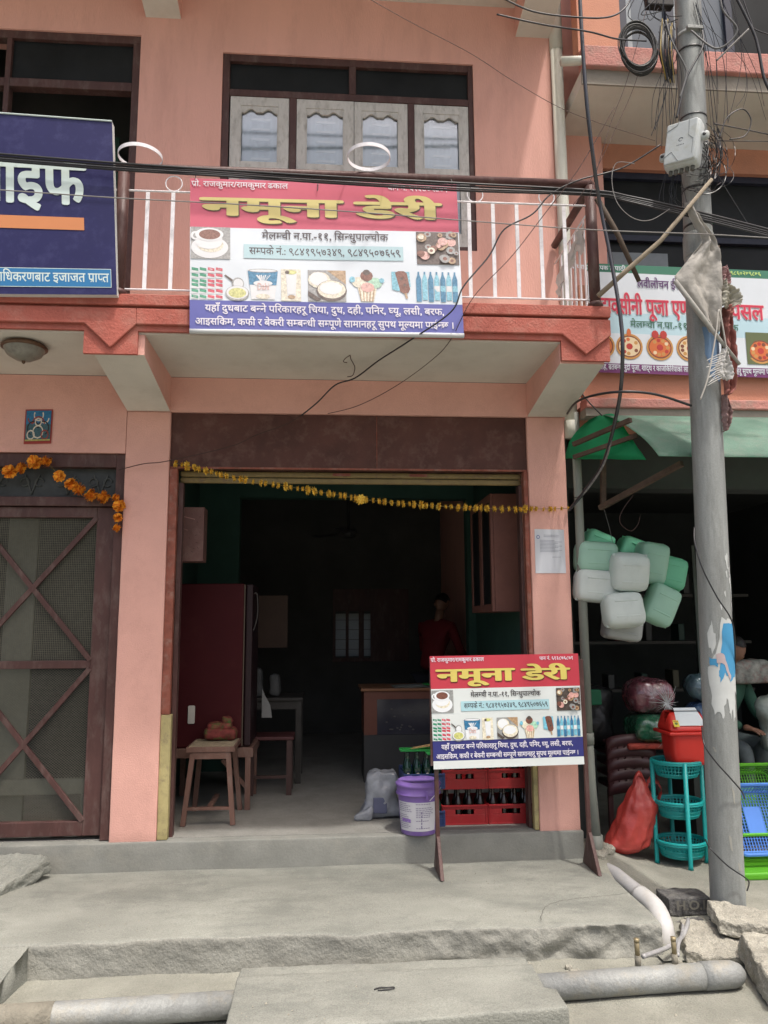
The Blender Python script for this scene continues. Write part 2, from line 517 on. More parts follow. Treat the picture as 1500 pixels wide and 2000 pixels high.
crack([P(1056, 1798, Z=-.18), P(1062, 1775, Z=-.18), P(1085, 1762, Z=-.18), P(1140, 1754, Z=-.18), P(1200, 1748, Z=-.18), P(1236, 1742, Z=-.18)], .0026)
crack([P(850, 1680, Z=-.18), P(900, 1681, Z=-.18), P(960, 1678, Z=-.18), P(1030, 1674, Z=-.18), P(1130, 1668, Z=-.18)], .0022)
# cement ramp at the left end, running down to the street
b = MB()


def ramp(p):
    p = Vector(p); t = min(1, max(0, (-1.05 - p.y) / 1.15))
    if p.z > -.3: p.z = -.184 - .19 * t + .004 * nz(p.x, p.y, 4)
    if p.x > -1.7: p.x += .02 * nz(p.y, p.z, 5) - .10 * t
    return p


b.rbox((-5, -2.3, -.42), (-1.50, -1.02, -.18), .015, CONC, amp=.003, freq=6, fn=ramp, segs=(60, 26, 4), seed=4)
struct(b.build('ramp', smooth=True))
# step up to the shop floor, and the floor
b = MB()


def stepf(p):
    p = Vector(p)
    if p.y < .2 and p.z < -.02: p.y += .006 * nz(p.x, p.z, 5) - .012 * (-p.z / .2)
    if p.y < .05 and p.z > -.05: p.y += .010 * nz(p.x, 1, 3) + .006 * nz(p.x, 1, 17)
    return p


b.rbox((-5, -.02, -.30), (1.80, 1.1, 0), .012, CEMF, amp=.0015, freq=9, fn=stepf, segs=(170, 12, 5), seed=5)
struct(b.build('step', smooth=True))
b = MB(); b.box((-5, .06, -.1), (1.80, 6.2, .003), FLOORI)
struct(b.build('shop_floor'))
b = MB(); b.rbox((-.41, -1.97, -.372), (1.02, -1.38, -.226), .012, CONC, amp=.005, freq=5, segs=(50, 22, 5), seed=6,
                 fn=lambda p: (p[0] + (.05 if p[1] < -1.8 and p[0] > .8 else 0), p[1] - .10 * (.5 - p[0] / 1.4) * (1 if p[1] < -1.7 else 0), p[2] - (.018 if p[1] > -1.5 else 0)))
o = b.build('concrete_slab', smooth=True); tag(o, 'wide grey concrete slab bridging the metal water pipe at the kerb', 'slab')
# back of the neighbouring shop floor shares the pavement

# ------------------------------------------------------------------ the house
house = thing('house', (-.0, 0, 0), 'salmon pink painted house with a dairy shop below and a balcony above', 'house')
Hx0 = -5.0; HX = 1.785
b = MB()
zt = 6.9
for (x0, x1, z0, z1) in ((Hx0, -2.9, 3.46, zt), (-2.9, -1.45, 5.97, zt), (-1.45, -.82, 3.46, zt), (-.82, 1.155, 3.46, 4.27),
                         (-.82, 1.155, 5.86, zt), (1.155, HX, 3.46, zt)):
    b.box((x0, 0, z0), (x1, .23, z1), PINKW)
b.build('upper_wall', house)
b = MB(); b.box((HX - .2, .232, -.3), (HX - .001, 6.2, zt), PINKW); b.build('side_wall', house)
b = MB(); b.box((Hx0, .232, -.3), (Hx0 + .2, 6.2, zt), PINKW); b.build('side_wall', house)
b = MB(); b.box((1.787, .30, 2.9), (2.3, .4, 7.4), PINKW); b.build('side_wall', house)
# pillars
for x0, x1 in ((-1.432, -1.122), (1.497, HX)):
    b = MB(); b.rbox((x0, 0, -.012), (x1, .30, 2.958), .008, PINK, amp=.0012, freq=9, segs=(5, 4, 40), seed=int(x0 * 10))
    b.build('pillar', house, smooth=True)
b = MB(); b.box((-1.122, .002, 2.96), (HX, .3, 3.218), PINK)
b.box((Hx0, .004, 2.65), (-1.434, .3, 3.218), PINK); b.box((-1.434, .002, 2.96), (-1.122, .3, 3.218), PINK)
b.build('beam', house)
# balcony slab with its white underside
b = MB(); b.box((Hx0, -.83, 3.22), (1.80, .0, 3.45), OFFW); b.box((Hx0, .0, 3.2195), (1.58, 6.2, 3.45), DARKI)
b.build('balcony_slab', house)
b = MB(); b.box((Hx0, -1.12, 6.385), (1.80, 0, 6.6), OFFW); b.build('balcony_slab', house)  # overhang lies out of view, deepened to darken the top of the wall
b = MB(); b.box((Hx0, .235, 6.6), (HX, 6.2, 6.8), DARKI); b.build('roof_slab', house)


def bracket(x0, x1, dz, yf=-.828):
    v = [(0.001, 3.219), (0.001, 2.962), (yf, 3.088), (yf, 3.219)]
    A = [(x0, y, z + dz) for y, z in v]; B = [(x1, y, z + dz) for y, z in v]
    b = MB(); b.add(A + B, [(0, 1, 2, 3), (7, 6, 5, 4), (0, 3, 7, 4), (3, 2, 6, 7), (1, 0, 4, 5)], PINK)
    b.add([A[1], A[2], B[2], B[1]], [(0, 1, 2, 3)], OFFW)
    b.build('bracket', house)


bracket(-1.432, -1.128, 0); bracket(1.503, HX + .012, 0)
bracket(-1.42, -1.15, 3.165); bracket(1.51, HX, 3.165)
# fascia mouldings with pointed ornaments over the brackets
b = MB(); b.box((Hx0, -.885, 3.388), (1.835, -.832, 3.462), TERRA); b.box((1.802, -.832, 3.388), (1.835, .0, 3.462), TERRA)
b.build('fascia_band', house, bevel=.006)
b = MB(); b.box((Hx0, -.856, 3.232), (-1.49, -.832, 3.386), TERRA); b.box((-1.49, -.856, 3.083), (-1.165, -.832, 3.386), TERRA)
b.box((-1.165, -.856, 3.232), (1.508, -.832, 3.386), TERRA); b.box((1.508, -.856, 3.10), (1.828, -.832, 3.386), TERRA)
b.box((1.802, -.832, 3.232), (1.828, 0, 3.386), TERRA)
b.build('fascia_board', house)
for pts in ([(Hx0, 3.372), (Hx0, 3.268), (-1.485, 3.268), (-1.325, 3.115), (-1.175, 3.268), (-1.175, 3.372)],
            [(-1.175, 3.372), (-1.175, 3.268), (1.51, 3.268), (1.665, 3.135), (1.834, 3.268), (1.834, 3.372)]):
    b = MB(); b.prism([(x, -.878, z) for x, z in pts], (0, .021, 0), TERRA); b.build('fascia_ornament', house, bevel=.006)
# floors inside and rooms
b = MB()
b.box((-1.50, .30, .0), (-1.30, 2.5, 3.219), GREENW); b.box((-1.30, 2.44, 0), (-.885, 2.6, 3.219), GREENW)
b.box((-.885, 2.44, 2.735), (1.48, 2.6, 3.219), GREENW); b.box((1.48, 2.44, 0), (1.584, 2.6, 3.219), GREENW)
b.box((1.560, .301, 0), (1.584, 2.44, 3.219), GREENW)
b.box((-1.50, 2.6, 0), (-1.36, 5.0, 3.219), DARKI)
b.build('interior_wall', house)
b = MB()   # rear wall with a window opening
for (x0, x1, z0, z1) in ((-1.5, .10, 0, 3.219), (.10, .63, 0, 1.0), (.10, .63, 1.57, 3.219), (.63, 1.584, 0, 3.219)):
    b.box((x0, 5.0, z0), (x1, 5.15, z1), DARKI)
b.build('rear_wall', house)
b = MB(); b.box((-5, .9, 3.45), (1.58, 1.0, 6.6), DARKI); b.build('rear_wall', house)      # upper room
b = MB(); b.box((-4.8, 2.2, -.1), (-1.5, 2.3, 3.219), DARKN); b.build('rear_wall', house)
rw = MB()
for x, xx in ((.10, .14), (.275, .315), (.45, .52), (.61, .64)): rw.box((x, 4.95, .98), (xx, 4.99, 1.60), WOOD)
rwo = None
FROST = mat('figured frosted glass', (.16, .165, .16), .5, .35, 45, .5, 90, transl=(.5, (.5, .51, .5)))
rwo = rw.build('window', house, label='dim rear window with three figured glass panes')
for x0, x1 in ((.10, .295), (.2951, .48), (.4801, .63)):
    g = MB(); g.box((x0, 5.02, .98), (x1, 5.024, 1.60), FROST)
    for k in range(4): g.box((x0 + .012, 5.01, 1.09 + .13 * k), (x1 - .002, 5.014, 1.096 + .13 * k), WOOD)
    g.build('pane', rwo)
g = MB()
g.box((.10, 4.975, 1.60), (1.13, 4.99, 1.9), WOOD); g.box((.64, 4.975, .98), (1.13, 4.99, 1.60), WOOD)
g.box((.10, 4.975, .93), (1.13, 4.99, .98), WOOD); g.build('shutter_panel', rwo)

# shop opening: lintel box of the roller shutter, the rolled curtain's last slats, side guides
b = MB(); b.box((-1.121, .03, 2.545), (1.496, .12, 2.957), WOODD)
b.box((-1.121, .022, 2.545), (1.496, .03, 2.56), RUSTY); b.box((.37, .024, 2.56), (.376, .03, 2.957), RUSTY)
lb = b.build('shutter_box', house, bevel=.004)
for k, (z0, z1, y) in enumerate(((2.50, 2.541, .09), (2.455, 2.497, .10))):
    b = MB(); b.rbox((-1.06, y, z0), (1.465, y + .03, z1), .012, YELM, amp=.0015, freq=5, segs=(30, 2, 3), seed=k)
    b.build('shutter_slat', lb, smooth=True)
for x in (.05, .62):
    b = MB(); b.box((x, .082, 2.512), (x + .13, .0895, 2.532), RUSTY); b.build('shutter_handle', lb)
for (x0, x1) in ((-1.121, -1.062), (1.462, 1.496)):
    b = MB(); b.rbox((x0, .012, .82 if x0 < 0 else .62), (x1, .07, 2.545), .006, RUSTY, amp=.001, freq=8, segs=(2, 2, 30)); b.build('shutter_guide', house, smooth=True)
    b = MB(); b.rbox((x0, .010, .003), (x1 + (.012 if x0 < 0 else 0), .07, .82 if x0 < 0 else .62), .006, YELG, amp=.001, freq=8, segs=(2, 2, 14)); b.build('shutter_guide', house, smooth=True, label='dull yellow lower length of the shutter guide')
b = MB(); b.box((-1.061, .075, .003), (-1.03, .14, 2.45), WOOD); b.build('door_post', house)
b = MB(); b.box((1.44, .075, .003), (1.461, .16, 2.45), WOOD); b.build('door_post', house)

# ------------------------------------------------------------------ upper windows
LBL = 'tall brown casement window with four weathered white shutters'
win = MB()
F0, F1 = .015, .085
win.box((-.82, F0, 4.27), (-.765, F1, 5.86), WOOD); win.box((1.115, F0, 4.27), (1.155, F1, 5.86), WOOD)
win.box((-.765, F0, 5.80), (1.115, F1, 5.86), WOOD); win.box((-.765, F0, 5.505), (1.115, F1, 5.56), WOOD)
win.box((-.765, F0, 4.27), (1.115, F1, 4.31), WOOD); win.box((.165, F0, 5.56), (.22, F1, 5.80), WOOD)
win.box((-.30, F0, 4.31), (-.245, F1, 5.505), WOOD); win.box((.63, F0, 4.31), (.68, F1, 5.505), WOOD)
wo_ = win.build('window', house, bevel=.004, label=LBL)
DG = glass('dark window glass')
SKYG = bpy.data.materials.new('mirroring window glass'); SKYG.use_nodes = True
_n = SKYG.node_tree.nodes; _l = SKYG.node_tree.links; _n.remove(_n['Principled BSDF'])
_g = _n.new('ShaderNodeBsdfGlossy'); _g.inputs['Roughness'].default_value = .05; _g.inputs[0].default_value = (.9, .9, .9, 1)
_t = _n.new('ShaderNodeBsdfTransparent'); _t.inputs[0].default_value = (.94, .96, .97, 1)
_m = _n.new('ShaderNodeMixShader'); _fr = _n.new('ShaderNodeFresnel'); _fr.inputs[0].default_value = 1.7
_l.new(_fr.outputs[0], _m.inputs[0]); _l.new(_t.outputs[0], _m.inputs[1]); _l.new(_g.outputs[0], _m.inputs[2])
_l.new(_m.outputs[0], _n['Material Output'].inputs[0])
CURT = mat('curtain with sky reflection', (.56, .64, .70), .8, .15, 8, .4, 12, stretch=(1, 1, .1))  # pale blue of the sky mirrored in the panes, put into the cloth
DASH = flat('white louvre bar', (215, 218, 220))
for (x0, x1) in ((-.765, .165), (.22, 1.115)):
    g = MB(); g.box((x0, .05, 5.56), (x1, .055, 5.80), DG); g.build('pane', wo_, label='dark unlit transom pane')
for (x0, x1, p0, p1) in ((-.755, -.302, -.675, -.385), (-.243, .203, -.17, .125), (.207, .628, .265, .555), (.682, 1.113, .75, 1.04)):
    s_ = MB()
    z0, z1 = 4.312, 5.503
    ya, yb = .022 if x0 < 0 else .024, .062
    s_.box((x0, ya, z0), (p0, yb, z1), GREYW); s_.box((p1, ya, z0), (x1, yb, z1), GREYW)
    s_.box((p0, ya, 5.43), (p1, yb, z1), GREYW); s_.box((p0, ya, 4.86), (p1, yb, 4.96), GREYW); s_.box((p0, ya, z0), (p1, yb, 4.42), GREYW)
    # wavy head board
    n = 24; pts = [(p1, 5.4305), (p0, 5.4305)]
    for k in range(n + 1):
        t = k / n; u = abs(t - .5) * 2
        zz = 5.405 - .020 * math.cos(u * 2.2 * math.pi) - .010 * (1 - u) + (.02 * math.exp(-(u * 7) ** 2))
        pts.append((p0 + (p1 - p0) * t, zz - .012))
    s_.prism([(x, ya + .006, z) for x, z in pts][::-1], (0, .02, 0), GREYW)
    for k in (0, 1):                                           # thin beads round the glass
        xx = (p0, p1 - .008)[k]; s_.box((xx, ya - .004, 4.96), (xx + .008, ya, 5.40), GREYW)
    c_ = s_.build('shutter', house, bevel=.003, label='weathered white shutter leaf with a wavy head over its glass'); c_.parent = wo_
    c_.location = Vector((0, 0, 0))
    g = MB(); g.box((p0 - .005, .046, 4.42), (p1 + .005, .049, 4.86), SKYG); g.box((p0 - .005, .046, 4.96), (p1 + .005, .049, 5.43), SKYG)
    g.build('pane', wo_)
    g = MB()
    for k in range(6):
        zc = 5.33 - k * .083; xc = (p0 + p1) / 2
        g.prism([(xc - .075, .058, zc), (xc + .075, .058, zc - .004), (xc + .085, .058, zc + .016), (xc - .055, .058, zc + .018)], (0, .006, 0), DASH)
    g.build('louvre', wo_)
b = MB(); vs = []; fs = []
for i in range(121):
    x = -.8 + 1.95 * i / 120; y = .10 + .008 * math.sin(x * 60) + .008 * nz(x, 0, 9)
    vs += [(x, y, 4.25), (x, y, 5.56)]
    if i: a = 2 * i; fs.append((a - 2, a, a + 1, a - 1))
b.add(vs, fs, CURT); b.build('curtain', wo_, smooth=True)

lw = MB()
lw.box((-2.9, .015, 5.905), (-1.45, .09, 5.97), WOOD); lw.box((-1.51, .015, 3.47), (-1.45, .09, 5.905), WOOD)
lw.box((-2.9, .015, 3.47), (-2.84, .09, 5.905), WOOD); lw.box((-2.46, .015, 3.47), (-2.42, .09, 5.905), WOOD)
lw.box((-2.42, .015, 5.50), (-1.51, .09, 5.57), WOOD); lw.box((-2.84, .015, 5.50), (-2.46, .09, 5.57), WOOD)
lwo = lw.build('balcony_door', house, bevel=.004, label='dark balcony doorway half hidden by the blue sign')
g = MB(); g.box((-2.42, .05, 5.57), (-1.51, .055, 5.905), DG); g.build('pane', lwo)
BLUEP = mat('blue grey painted leaf', (.16, .2, .3), .5, .1, 6)
g = MB(); g.box((-1.51, .10, 3.47), (-1.47, .42, 5.48), BLUEP); g.build('door_leaf', lwo)
g = MB(); g.box((-2.9, .60, 3.47), (-1.75, .62, 5.5), GREENW); g.build('inner_wall', lwo)

# ------------------------------------------------------------------ left bay: grille door
gd = MB()
D0, D1 = .06, .12
for lo, hi in (((-1.50, D0 - .03, 0.004), (-1.434, .20, 2.648)), ((-2.62, D0 - .03, 2.55), (-1.50, .20, 2.648)),
               ((-2.62, D0 - .03, 2.27), (-1.50, .20, 2.335)), ((-2.70, D0 - .03, .004), (-2.62, .2, 2.648))): gd.box(lo, hi, WOOD)
gdo = gd.build('grille_door', house, bevel=.004, label='maroon wood framed door with two wire mesh panels and crossed bars')
fr = MB()
for lo, hi in (((-1.625, D0, .03), (-1.503, D1, 2.265)), ((-2.615, D0, .03), (-2.46, D1, 2.265)), ((-2.46, D0, 2.19), (-1.625, D1, 2.265)),
               ((-2.46, D0, 1.135), (-1.625, D1, 1.19)), ((-2.46, D0, .03), (-1.625, D1, .125))): fr.box(lo, hi, WOOD)
fr.build('door_frame', gdo, bevel=.005)
for (za, zb) in ((1.19, 2.19), (.125, 1.135)):
    for (pa, pb, yy) in (((-2.46, za), (-1.625, zb), .066), ((-2.46, zb), (-1.625, za), .0665)):
        q = MB(); q.beam((pa[0], yy, pa[1]), (pb[0], yy, pb[1]), .036, .022, WOOD, up=(0, 1, 0)); q.build('brace', gdo, bevel=.003)
WIRE = mat('dull wire mesh', (.19, .18, .14), .6, .2, 30, metal=.2)
q = MB(); x = -2.46
while x < -1.625: q.beam((x, .095, 1.19), (x, .095, 2.19), .0021, .0021, WIRE); x += .0125
z = 1.19
while z < 2.19: q.beam((-2.46, .097, z), (-1.625, .097, z), .0021, .0021, WIRE); z += .0125
q.build('wire_mesh', gdo)
q = MB(); st = .0105
nx = int(.835 / st); nzz = int(1.01 / (st * .8))
for j in range(nzz):
    z = .125 + j * st * .8
    pts = []
    for i in range(nx + 1):
        pts.append((-2.46 + i * st, .096, z + (st * .3 if (i + j) % 2 else -st * .3)))
    for i in range(nx): q.beam(pts[i], pts[i + 1], .0017, .0012, WIRE, up=(0, 1, 0))
o = q.build('wire_mesh', gdo)
q = MB(); q.box((-2.56, .10, 2.336), (-1.505, .11, 2.549), mat('dark carved panel', (.05, .055, .055), .5, .3, 12)); q.build('transom_panel', gdo)
q = MB(); IRONR = mat('dark scrollwork', (.07, .075, .07), .5)
for cx in (-2.35, -2.1, -1.85, -1.62):
    for sgn in (-1, 1):
        q.tube([(cx + sgn * .01 * k, .09, 2.36 + .035 * k ** .9 * (1 if k < 4 else .95)) for k in range(6)], .006, IRONR, 5)
        q.tube([(cx + sgn * (.05 + .03 * math.cos(a)), .09, 2.45 + .03 * math.sin(a)) for a in [t * .6 for t in range(10)]], .005, IRONR, 5)
o = q.build('scrollwork', gdo); o['kind'] = 'stuff'
# pale boards standing behind the mesh
PALEB = mat('pale grey green board', (.17, .18, .15), .7, .15, 5, stretch=(1, 1, .3))
t = thing('plank', (-2.24, .55, 0), 'tall pale board standing upright behind the wire mesh door', 'board')
b = MB(); b.rbox((-2.42, .54, .02), (-2.20, .58, 2.28), .006, PALEB, seg=3); b.build('board', t)
t = thing('plank', (-2.1, .5, .2), 'long pale plank lying low behind the wire mesh door', 'board')
b = MB(); b.rbox((-2.7, .45, .22), (-1.68, .49, .33), .006, PALEB, seg=3); b.build('board', t)
b = MB(); b.box((-2.68, .452, 0), (-2.62, .49, .218), PALEB); b.box((-1.76, .452, 0), (-1.70, .49, .218), PALEB); b.build('leg', t)

# ------------------------------------------------------------------ balcony railing
rail = thing('balcony_railing', (-1.3, -.85, 3.46), 'balcony railing of white bars and rings under a brown tube handrail', 'railing')
RY = -.85
b = MB(); b.tube([(-2.8, RY, 4.325), (-1.3, RY, 4.325), (1.76, RY, 4.33)], .027, WOOD, 12); b.build('handrail', rail, smooth=True)
b = MB(); b.tube([(1.758, RY, 4.325), (1.758, -.02, 4.325)], .027, WOOD, 12); b.build('handrail', rail, smooth=True)
for x in (-1.295, 1.748):
    b = MB(); b.tube([(x, RY, 3.462), (x, RY, 4.31)], .037, WOOD, 14); b.lathe([(.04, 3.462), (.05, 3.47), (.05, 3.485), (.038, 3.50)], (x, RY, 0), WOOD, 14)
    b.build('post', rail, smooth=True)
b = MB(); b.tube([(-2.8, RY, 4.165), (1.73, RY, 4.175)], .0065, WHITEM, 6); b.build('crossbar', rail, smooth=True)
b = MB(); b.tube([(-2.8, RY, 3.50), (1.73, RY, 3.515)], .0065, WHITEM, 6); b.build('crossbar', rail, smooth=True)
b = MB(); b.tube([(1.755, RY, 4.175), (1.755, -.02, 4.175)], .0065, WHITEM, 6); b.build('crossbar', rail, smooth=True)
b = MB(); b.tube([(1.755, RY, 3.515), (1.755, -.02, 3.515)], .0065, WHITEM, 6); b.build('crossbar', rail, smooth=True)
xs = [-1.14 + .159 * k for k in range(18)]
bm_ = MB(); bm_.box((-.012, -.004, 0), (.012, .004, .655), WHITEM)
b0 = bm_.build('baluster', rail, origin=(0, 0, 0)); b0.location = Vector((xs[0], RY, 3.505)) - rail.location
for x in xs[1:]:
    c = b0.copy(); COL.objects.link(c); c.location = Vector((x, RY, 3.51)) - rail.location
for x in (-2.6, -2.44, -2.28, -2.12, -1.96, -1.8, -1.64, -1.48):
    c = b0.copy(); COL.objects.link(c); c.location = Vector((x, RY, 3.505)) - rail.location
for k in range(7):
    c = b0.copy(); COL.objects.link(c); c.location = Vector((1.755, RY + .075 + .1 * k, 3.51)) - rail.location; c.rotation_euler = (0, 0, R(90))
rg = MB(); rg.tube([(.052 * math.cos(a), 0, .052 * math.sin(a)) for a in [2 * math.pi * k / 24 for k in range(25)]], .004, WHITEM, 6, caps=False)
r0 = rg.build('ring', rail, smooth=True, origin=(0, 0, 0)); r0.location = Vector((-.98, RY, 4.225)) - rail.location
for x in (-.50, -.02, .45, .97, 1.45):
    c = r0.copy(); COL.objects.link(c); c.location = Vector((x, RY, 4.225)) - rail.location
hg = MB(); hg.lathe([(.133, -.012), (.137, -.012), (.137, .012), (.133, .012), (.133, -.012)], (0, 0, 0), WHITEM, 48)
h0 = hg.build('pot_hoop', rail, origin=(0, 0, 0)); h0.location = Vector((.26, RY - .16, 4.36)) - rail.location
for x in (-1.185,):
    c = h0.copy(); COL.objects.link(c); c.location = Vector((x, RY - .05, 4.37)) - rail.location
# scraps of grey plastic tied along the end railing
t = thing('plastic_scrap', (1.72, -.5, 4.0), 'crumpled pale plastic strip tied along the end of the balcony railing', 'plastic sheet')
PLAS = mat('weathered clear plastic', (.55, .56, .54), .45, .2, 14, .4, 40, transl=(.35, (.5, .5, .48)))
b = MB(); vs = []; fs = []
for i in range(20):
    for j in range(7):
        u = i / 19; v = j / 6
        y = -.80 + .62 * u; z = 4.10 - .12 * u - (.16 + .1 * nz(u, 0, 6)) * v
        vs.append((1.722 + .03 * nz(u, v, 7) - .01, y + .02 * nz(u, v, 9, 2), z + .02 * nz(u, v, 8, 5)))
for i in range(19):
    for j in range(6):
        a = i * 7 + j; fs.append((a, a + 1, a + 8, a + 7))
b.add(vs, fs, PLAS); b.build('sheet', t, smooth=True)

# ------------------------------------------------------------------ rain pipes at the corner of the house
dp = thing('drainpipe', (1.865, -.035, -.2), 'grey green drainpipe down the right edge of the shop front', 'drainpipe')
b = MB(); b.tube([(1.862, -.02, 2.99), (1.862, -.02, 2.2), (1.858, -.025, .6)], .032, PIPEG, 14); b.build('pipe', dp, smooth=True)
b = MB(); b.tube([(1.858, -.025, .63), (1.862, -.03, .3), (1.872, -.06, -.08)], .034, PIPEG, 14); b.build('pipe', dp, smooth=True)
b = MB(); b.tube([(1.858, -.024, .58), (1.858, -.024, .66)], .040, PIPEG, 14); b.build('coupling', dp, smooth=True)
b = MB(); b.tube([(1.870, -.055, -.17), (1.872, -.058, -.02)], .046, PIPEG, 14); b.build('coupling', dp, smooth=True)
b = MB(); b.tube([(1.862, -.02, 2.34), (1.862, -.02, 2.345)], .035, BLACKC, 14); b.build('clip', dp, smooth=True)
up = thing('drainpipe', (1.835, -.04, 3.0), 'cream plastic rain pipe running up the corner of the upper wall', 'drainpipe')
b = MB(); b.tube([(1.838, .0, 2.86), (1.838, -.02, 4.4), (1.836, -.02, 6.1)], .047, PIPEW, 16); b.build('pipe', up, smooth=True)
b = MB(); b.tube([(1.836, -.02, 6.0), (1.834, -.02, 6.7)], .052, PIPEW, 16); b.build('coupling', up, smooth=True)
b = MB(); b.tube([(1.838, 0, 2.80), (1.838, 0, 2.93)], .052, PIPEW, 16); b.build('coupling', up, smooth=True)

# soffit lamp
lm = thing('ceiling_lamp', P(48, 672, Z=3.22), 'unlit dusty glass bowl lamp under the balcony at far left', 'lamp')
c = P(48, 676, Z=3.205)
LG = mat('dusty lamp glass', (.22, .21, .18), .4, .2, 12, stain=(.08, .06, .05), stain_amt=.5, stain_scale=14)
b = MB(); b.lathe([(.001, 3.105), (.05, 3.112), (.105, 3.145), (.125, 3.185)], (c.x, c.y, 0), LG, 24); b.build('bowl', lm, smooth=True)
b = MB(); b.lathe([(.122, 3.183), (.14, 3.188), (.14, 3.20), (.115, 3.219)], (c.x, c.y, 0), mat('bronze rim', (.12, .07, .045), .4, .3, 20, metal=.5), 24); b.build('rim', lm, smooth=True)
b = MB(); b.lathe([(.001, 3.085), (.01, 3.092), (.012, 3.106)], (c.x, c.y, 0), MATS['bronze rim'], 10); b.build('finial', lm, smooth=True)
# ------------------------------------------------------------------ the neighbouring building
SETBACK.append(1)
nb = thing('neighbour_building', (3.5, 0, -.28), 'salmon building on the right with an open dark shop under a green awning', 'building')
PINKN = mat('neighbour salmon paint', (0.50, 0.235, 0.155), 0.8, 0.08, 2, 0.3, 90, stain=(0.38, 0.19, 0.14), stain_amt=0.5, stain_scale=3)
PINKL = mat('peeling pink ledge', (0.44, 0.20, 0.17), 0.8, 0.15, 6, 0.6, 60, stain=(0.32, 0.24, 0.2), stain_amt=0.7, stain_scale=7)
GREYL = mat('grey cement lip', (0.26, 0.235, 0.20), 0.9, 0.15, 5, 0.4, 60)
b = MB()
b.box((1.80, 0, 5.005), (7, .2, 5.218), PINKN); b.box((1.80, 0, 2.7), (1.96, .2, 5.005), PINKN)
b.box((6.6, 0, 2.7), (7, .2, 5.005), PINKN)
b.build('beam', nb)
b = MB(); b.box((1.80, -.645, 5.22), (7, .2, 5.33), OFFW); b.build('balcony_slab', nb)
b = MB(); b.box((1.80, -.66, 5.222), (7, -.646, 5.335), GREYL); b.rbox((1.80, -.70, 5.336), (7, -.60, 5.50), .01, PINKL, amp=.004, freq=6, segs=(60, 2, 3)); b.build('ledge', nb)
b = MB(); b.box((1.80, -.62, 5.502), (2.12, -.5, 7), PINKN); b.box((3.50, -.62, 5.502), (7, -.5, 7), PINKN); b.box((2.12, -.62, 6.8), (3.5, -.5, 7), PINKN)
b.build('upper_wall', nb)
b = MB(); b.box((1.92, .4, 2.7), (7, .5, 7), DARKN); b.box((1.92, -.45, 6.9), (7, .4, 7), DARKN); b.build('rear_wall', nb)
NAVY = mat('navy painted frame', (.022, .026, .045), .5, .2, 8)
wm = MB()
for x in (2.12, 2.48, 2.93, 3.44): wm.box((x, -.60, 5.502), (x + (.06 if x < 3.4 else .06), -.52, 6.8), NAVY)
wm.box((2.12, -.60, 6.74), (3.5, -.521, 6.8), NAVY)
w1 = wm.build('window', nb, bevel=.004, label='blue grey upper window behind the cables')
SLATE = mat('slate blue glass', (.075, .095, .12), .35, .15, 2, spec=.4)
for x0, x1 in ((2.18, 2.48), (2.54, 2.93)):
    q = MB(); q.box((x0, -.57, 5.50), (x1, -.565, 6.74), SLATE); q.build('pane', w1)
    q = MB(); q.box((x0, -.585, 5.502), (x0 + .04, -.571, 6.74), mat('pale sash', (.26, .29, .31), .6)); q.build('sash', w1)
q = MB(); q.box((2.99, -.545, 5.50), (3.44, -.54, 6.74), DG); q.build('pane', w1, label='dark pane')
wm = MB()
for z0, z1 in ((4.95, 5.005), (4.42, 4.47), (3.5, 3.56)): wm.box((2.02, .04, z0), (6.6, .12, z1), NAVY)
for x in (2.02, 2.95, 3.9, 4.8, 5.7): wm.box((x, .041, 3.56), (x + .06, .119, 4.42), NAVY); wm.box((x + .0, .041, 4.47), (x + .05, .119, 4.95), NAVY)
w2 = wm.build('window', nb, bevel=.004, label='wide dark navy window band on the middle floor')
for x in (2.08, 3.01, 3.96, 4.86, 5.76):
    q = MB(); q.box((x, .08, 3.56), (x + .84, .085, 4.42), DG); q.box((x - .01, .08, 4.47), (x + .84, .085, 4.95), DG); q.build('pane', w2)
q = MB(); q.box((2.18, .062, 4.05), (2.70, .066, 4.33), mat('sky lit curtain', (.22, .25, .27), .6, .15, 6)); q.build('curtain', w2)
# first floor parapet / awning beam
b = MB(); b.box((1.78, -.46, 2.93), (7, -.40, 3.80), PINKN); b.box((1.78, -.40, 2.835), (7, 0, 2.93), PINKN); b.build('parapet', nb)
b = MB(); b.rbox((1.77, -.54, 2.885), (7, -.40, 2.955), .01, PINKL, amp=.003, freq=6, segs=(60, 2, 2)); b.build('ledge', nb)
b = MB(); b.box((1.77, -.52, 2.83), (7, -.40, 2.884), GREYL); b.build('ledge', nb, label='grey cement lip under the pink ledge')
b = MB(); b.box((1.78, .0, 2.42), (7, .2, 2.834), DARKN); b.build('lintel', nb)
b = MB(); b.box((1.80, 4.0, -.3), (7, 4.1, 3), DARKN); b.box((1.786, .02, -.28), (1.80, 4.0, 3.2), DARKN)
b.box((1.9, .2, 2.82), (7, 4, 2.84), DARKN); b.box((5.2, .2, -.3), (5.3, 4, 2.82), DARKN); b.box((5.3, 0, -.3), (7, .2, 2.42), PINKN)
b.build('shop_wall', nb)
# stub pipe above
t = thing('stub_pipe', (2.1, -.62, 5.6), 'short stained white pipe end sticking out beside the upper window', 'pipe')
b = MB(); A = P(1096, 120, Y=-.66); B_ = P(1178, 117, Y=-.66); b.tube([A, B_], .032, PIPEW, 14); b.lathe([(.032, 0), (.026, .02), (.01, .032), (.001, .034)], B_, PIPEW, 14, axis='X'); b.build('pipe', t, smooth=True)

SETBACK.clear()
